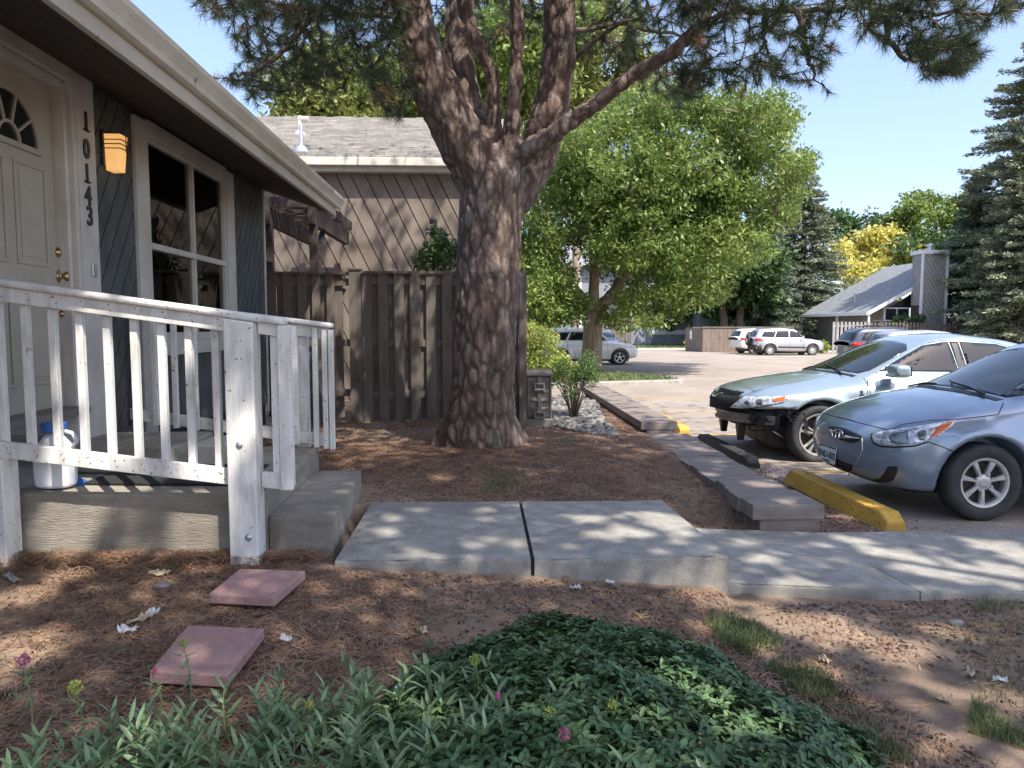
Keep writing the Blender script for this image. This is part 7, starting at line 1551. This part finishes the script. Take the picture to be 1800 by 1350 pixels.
# tangled needle drift along the porch foot
rngp = np.random.default_rng(9)
litter('drift_needles', 'needles drifted against the porch foot', 2600, .12, .0032, 'litter', 67, region=lambda r, n: (r.uniform(-2.7, -.85, n), 4.02-np.abs(r.normal(0, .10, n))), lift=.05)
litter('root_needles', 'needles piled around the pine roots', 5000, .12, .0034, 'litter', 68, region=lambda r, n: (-.1+r.normal(0, .75, n), 7.0+r.normal(0, .35, n)), lift=.02)
def pine_cone(px, py, z, r_, label, rot):
    c = atz(px, py, z); c.z = gz1(c.x, c.y)+r_*.55 if z < .3 else z+r_*.5; t = MB(); ga = 2.39996; nS = 46
    Rm = Matrix.Rotation(rot, 3, 'Z')@Matrix.Rotation(R(82), 3, 'X')
    for i in range(nS):
        h = i/nS; rr = r_*(math.sin(math.pi*(.12+.82*h))**.7)*.85; a = i*ga; zc_ = (h-.5)*r_*2.3; d = Vector((math.cos(a), math.sin(a), 0)); s_ = Vector((-math.sin(a), math.cos(a), 0)); b0 = d*rr*.25+Vector((0, 0, zc_-r_*.05)); tip = d*rr*1.12+Vector((0, 0, zc_+r_*.22)); wd = r_*.24*(.5+math.sin(math.pi*h)*.6)
        q = [b0-s_*wd*.4, b0+s_*wd*.4, tip+s_*wd-d*.002, tip-s_*wd-d*.002]; up_ = Vector((0, 0, r_*.09)); t.hexa([c+Rm@v for v in q], [c+Rm@(v+up_) for v in q])
    o = t.obj('pine_cone', 'cone', loc=tuple(c)); tag(o, label, 'pine cone', 'fallen pine cones'); return o
for px, py, z, r_, lab, ro in ((318, 978, .22, .026, 'small dark pine cone in the needles below the left part of the porch', 1), (525, 985, .2, .028, 'pine cone close to the foot of the white railing post', 2.2), (520, 1045, .2, .030, 'pine cone touching the right corner of the smaller paver', .6), (870, 1200, .17, .034, 'grey pine cone above the leafy stems, right of the larger paver', 1.7), (1100, 1005, .12, .026, 'pine cone lying at the front foot of the right raised slab', .2), (994, 1021, .14, .022, 'small pine cone in front of the joint between the slabs', 2.6), (1487, 1237, .06, .036, 'largest pine cone, in thin grass right of the vinca', 1.3), (185, 975, .22, .024, 'pine cone leftmost under the porch edge', .5), (10, 1245, .2, .028, 'pine cone at the left edge of the frame', 2)):
    pine_cone(px, py, z, r_, lab, ro)
o = pine_cone(1240, 934, .25, .020, 'round brown cone on the bare soil behind the slab corner', .9)
def crumple(name, px, py, z, sx, sy, mat_, label, cat, seed):
    rng = np.random.default_rng(seed); c = atz(px, py, z); c.z = gz1(c.x, c.y)+.012; n = 7; V = []; a0 = rng.uniform(0, 3)
    for i in range(n):
        for j in range(n):
            u, v = (i/(n-1)-.5)*sx*(1+.3*rng.normal()*.3), (j/(n-1)-.5)*sy*(1+.3*rng.normal()*.3); V.append((c.x+u*math.cos(a0)-v*math.sin(a0), c.y+u*math.sin(a0)+v*math.cos(a0), c.z+abs(rng.normal())*.010))
    F = [[i*n+j, (i+1)*n+j, (i+1)*n+j+1, i*n+j+1] for i in range(n-1) for j in range(n-1)]; o = finish(name, V, F, mat_, loc=tuple(c)); s_ = o.modifiers.new('thick', 'SOLIDIFY'); s_.thickness = .002; tag(o, label, cat); return o
crumple('paper_scrap', 268, 1078, .23, .07, .05, 'paperlitter', 'white crumpled paper scrap nearest the smaller paver', 'paper scrap', 1)
crumple('paper_scrap', 245, 1092, .23, .10, .04, 'tanleaf', 'pale tan scrap between two white paper scraps', 'paper scrap', 2)
crumple('paper_scrap', 224, 1109, .23, .07, .05, 'paperlitter', 'white crumpled paper scrap lowest of the three left of the pavers', 'paper scrap', 3)
crumple('dry_leaf', 280, 1015, .22, .10, .06, 'tanleaf', 'curled tan dry leaf above the paper scraps', 'dry leaf', 4)
crumple('can_scrap', 22, 1020, .22, .16, .04, 'galv', 'flattened blue and white packet at the left edge', 'packet', 5)
for k, (px, py, lab) in enumerate(((1072, 1033, 'grey curled dry leaf in front of the right slab'), (1012, 1050, 'small white chip beside the grey curled leaf'), (1705, 1180, 'tan dry leaf on the bare soil far right'), (1757, 1190, 'pale dry leaf rightmost on the soil'), (1660, 1228, 'tan leaf in the lower right soil'), (1450, 1155, 'small tan leaf right of the grass tuft'), (745, 1143, 'tan leaf left of the vinca'), (505, 1178, 'grey scrap above the leafy stems'))):
    crumple('dry_leaf', px, py, .1, .05, .03, 'tanleaf' if 'tan' in lab else 'paperlitter', lab, 'dry leaf', 10+k)
def stone(px, py, z, r_, label, seed):
    rng = np.random.default_rng(seed); c = atz(px, py, z); c.z = gz1(c.x, c.y)+r_*.3; bm = bmesh.new(); bmesh.ops.create_icosphere(bm, subdivisions=2, radius=r_)
    for v in bm.verts: v.co = Vector((v.co.x*1.4, v.co.y, v.co.z*.6))*(1+rng.normal()*.06)
    me = bpy.data.meshes.new('stone'); bm.to_mesh(me); bm.free(); me.materials.append(mt['pebble']); o = _new('stone', me, None); o.location = c; tag(o, label, 'stone')
stone(1680, 1098, .06, .030, 'smooth brown stone on the sunlit soil below the sidewalk', 1); stone(285, 1033, .22, .028, 'grey stone left of the smaller paver', 2); stone(1075, 762, .27, .06, 'rounded stone at the end of the raised timbers', 3)


# ================================================================== FOREGROUND PLANTS
rng = np.random.default_rng(77); ctr = np.array([.40, 2.10]); rx, ry = .78, 1.0
def vz(x, y):
    q = ((x-ctr[0])/rx)**2+((y-ctr[1])/ry)**2; return np.maximum(0, 1-q)**.5
n = 34000; a = rng.uniform(0, 2*np.pi, n); r_ = rng.uniform(0, 1, n)**.5; wob = 1+.07*np.sin(a*5+1)+.05*np.sin(a*9)+.07*rng.normal(size=n)*(rng.uniform(0, 1, n) < .25); X = ctr[0]+rx*r_*wob*np.cos(a); Y = ctr[1]+ry*r_*wob*np.sin(a)
dome = .195*vz(X, Y)+.02; hn = .045*fbm(np.stack([X*5, Y*5, 0*X], 1), 3, 12); lay = rng.uniform(0, 1, n)**.6
Z = groundz(X, Y)+(dome+hn)*(.45+.55*lay)
gk = .7*unit(n, rng); nrm = np.stack([(X-ctr[0])/rx**2*.35, (Y-ctr[1])/ry**2*.35, np.full(n, .9)], 1)+gk*.55; nrm /= np.linalg.norm(nrm, axis=1)[:, None]
U = unit(n, rng); U -= nrm*(U*nrm).sum(1)[:, None]*.85; U /= np.linalg.norm(U, axis=1)[:, None]
# whorls: every anchor carries four leaves
na = n//4; idx = np.repeat(np.arange(na), 4); C = np.stack([X, Y, Z], 1)[idx]; Na = nrm[idx]; U0 = U[idx]; ang = np.tile(np.array([0, 1.57, 3.14, 4.71]), na)+rng.normal(size=na*4)*.25
Sx = np.cross(Na, U0); Ux = U0*np.cos(ang)[:, None]+Sx*np.sin(ang)[:, None]+Na*rng.uniform(-.1, .5, na*4)[:, None]; Ux /= np.linalg.norm(Ux, axis=1)[:, None]
V, F = leaf_fold(C+Na*rng.uniform(0, .012, na*4)[:, None], Ux, Na, rng.uniform(.024, .042, na*4), rng.uniform(.012, .020, na*4), .16)
o = finish_tri('vinca', V, F, 'vinca'); tag(o, 'glossy dark green vinca mound in the foreground', 'ground cover', kind='stuff')
V, F = None, None
# soil hump hidden under the leaves
gxv = np.linspace(ctr[0]-rx*.93, ctr[0]+rx*.93, 30); gyv = np.linspace(ctr[1]-ry*.93, ctr[1]+ry*.93, 30); A, B = np.meshgrid(gxv, gyv, indexing='ij'); Zg = groundz(A, B)+.10*vz(A, B)-.02
q = (np.arange(29)[:, None]*30+np.arange(29)).ravel(); o = finish('mound_soil', np.stack([A.ravel(), B.ravel(), Zg.ravel()], 1), np.stack([q, q+30, q+31, q+1], 1), 'dirt', smooth=True); tag(o, 'low soil mound under the vinca', 'soil', kind='structure')
# upright leafy stems, lower left
def stems(name, label, spots, h, nl, leaf, mat_, seed, kind='stuff'):
    rng = np.random.default_rng(seed); Cs, Us, Ns, Ls, Ws = [], [], [], [], []; mb = MB()
    for (x, y) in spots:
        z = gz1(x, y); H_ = h*rng.uniform(.55, 1.15); lean = np.array([rng.normal()*.35, rng.normal()*.25, 1]); lean /= np.linalg.norm(lean); b = np.array([x, y, z]); bendv = np.array([rng.normal()*.06, rng.normal()*.06, 0])
        pt = lambda s_: b+lean*H_*s_+bendv*s_*s_
        mb.tube([pt(0), pt(.35), pt(.7), pt(1)], [.0035, .003, .0024, .0012], 5); a = rng.uniform(0, 6.28)
        for k in range(nl):
            s_ = .18+.82*(k+.5)/nl; a += 1.57
            for sg in (0, math.pi):
                d = np.array([math.cos(a+sg), math.sin(a+sg), .55+.9*s_*s_]); d /= np.linalg.norm(d); Cs.append(pt(s_)); Us.append(d); Ns.append(np.array([-d[0]*.6, -d[1]*.6, 1])+rng.normal(size=3)*.2); f = (1-.55*abs(s_-.5)*1.2); Ls.append(leaf[0]*f*rng.uniform(.8, 1.2)); Ws.append(leaf[1]*f*rng.uniform(.8, 1.2))
    Ns = np.array(Ns); Ns /= np.linalg.norm(Ns, axis=1)[:, None]; V, F = leaf_fold(np.array(Cs), np.array(Us), Ns, np.array(Ls), np.array(Ws), .16)
    o = finish_tri(name, V, F, mat_); tag(o, label, 'plants', kind=kind); s2 = finish(name+'_stems', mb.v, mb.f, 'stem'); tag(s2, 'thin green stems of the leafy plants', 'plants', kind=kind); return o
sp = []
while len(sp) < 165:
    x = rng.uniform(-1.25, .30); y = rng.uniform(1.55, 2.55)
    lim = np.interp(x, [-1.3, -1.0, -.6, -.2, .1, .4], [1.95, 2.05, 2.28, 2.40, 2.35, 2.1])
    if y < lim: sp.append((x, y))
stems('valerian_leaves', 'pale green upright leafy plants along the lower left', sp, .215, 8, (.088, .0175), 'valerian', 5)
def bloom(px, py, Y, label, mat_, r_, tall):
    c = aty(px, py, Y); g = gz1(c.x, Y); t = thing('flower_stem', label, 'flower', (c.x, Y, g)); mb = MB(); rg = np.random.default_rng(int(px)); mb.tube([(c.x+.03, Y-.02, g), (c.x+.02, Y, (g+c.z)/2), tuple(c)], [.003, .0025, .0015], 5)
    for k in range(5): d = Vector(rg.normal(size=3)*.02); mb.tube([c-Vector((0, 0, .03)), c+d], .001, 4)
    mb.obj('stem', 'stem', t); n = 90; P = np.array(c)+unit(n, rg)*(rg.uniform(.2, 1, n)**.5)[:, None]*r_; U = unit(n, rg); V, F = leaf_quads(P, U, .011, .007, rg); finish('blossom', V, F, mat_, t)
    Cs = [np.array(c)-np.array([0, 0, k*.035+.05]) for k in range(4) for _ in (0, 1)]; Us = [np.array([math.cos(k*1.57+s_*3.14), math.sin(k*1.57+s_*3.14), .5]) for k in range(4) for s_ in (0, 1)]
    V, F = leaf_fold(np.array(Cs), np.array(Us)/1.118, np.tile([0, 0, 1.], (8, 1)), .05, .012); finish_tri('leaf', V, F, 'valerian', t)
bloom(40, 1160, 2.2, 'pink flower head at the far lower left', 'pink', .020, 1); bloom(271, 1180, 2.25, 'small pink bud above the larger paver edge', 'pink', .009, 1); bloom(992, 1290, 1.9, 'pink flower cluster over the vinca', 'pink', .018, 1); bloom(875, 1222, 2.1, 'tiny pink bud left of the vinca', 'pink', .008, 1)
bloom(132, 1208, 2.1, 'chartreuse seed head at the lower left', 'chartreuse', .020, 1); bloom(545, 1240, 2.1, 'chartreuse seed head over the middle stems', 'chartreuse', .014, 1); bloom(965, 1255, 2.0, 'yellow green seed head left of the pink cluster', 'chartreuse', .022, 1); bloom(1075, 1240, 2.1, 'tall yellow green seed spike over the vinca', 'chartreuse', .016, 1); bloom(835, 1130+30, 2.3, 'yellow green seed spray at the left side of the vinca', 'chartreuse', .018, 1); bloom(322, 1130, 2.35, 'thin chartreuse spray in front of the larger paver', 'chartreuse', .010, 1)
# sparse grass
gp = [atz(*q, .1) for q in ((1230, 1085), (1330, 1085), (1440, 1170), (1520, 1250), (1650, 1345), (1480, 1345), (1380, 1200))]
grass('grass_tufts', 'thin grass beside the vinca', [(p.x, p.y) for p in gp], 2600, .06, .0035, zf=groundz, seed=8, dens=lambda x, y: .15+.85*(vnoise(np.array([[x*4, y*4, 0]]), 3)[0] > .05))
gp = [atz(*q, .1) for q in ((1235, 1090), (1290, 1075), (1345, 1110), (1330, 1150), (1270, 1140))]
grass('grass_clump', 'dense grass clump right of the vinca top', [(p.x, p.y) for p in gp], 650, .10, .003, zf=groundz, seed=9)
gp = [atz(*q, .06) for q in ((1640, 1120), (1800, 1070), (1900, 1200), (1850, 1345), (1700, 1300), (1720, 1180))]
grass('grass_patch', 'sparse grass at the lower right edge', [(p.x, p.y) for p in gp], 1700, .05, .003, zf=groundz, seed=10, dens=lambda x, y: .08+.92*(vnoise(np.array([[x*4, y*4, 0]]), 4)[0] > .15))
gp = [atz(*q, .22) for q in ((845, 868), (935, 868), (925, 838), (860, 838))]
grass('weed_tuft', 'small weed tuft in the mulch behind the slabs', [(p.x, p.y) for p in gp], 130, .10, .005, zf=groundz, seed=11)
gp = [atz(*q, .1) for q in ((1700, 1060), (1780, 1055), (1790, 1040), (1720, 1040))]
grass('edge_tuft', 'grass tuft at the front edge of the sidewalk', [(p.x, p.y-.03) for p in gp], 160, .07, .003, zf=groundz, seed=12)
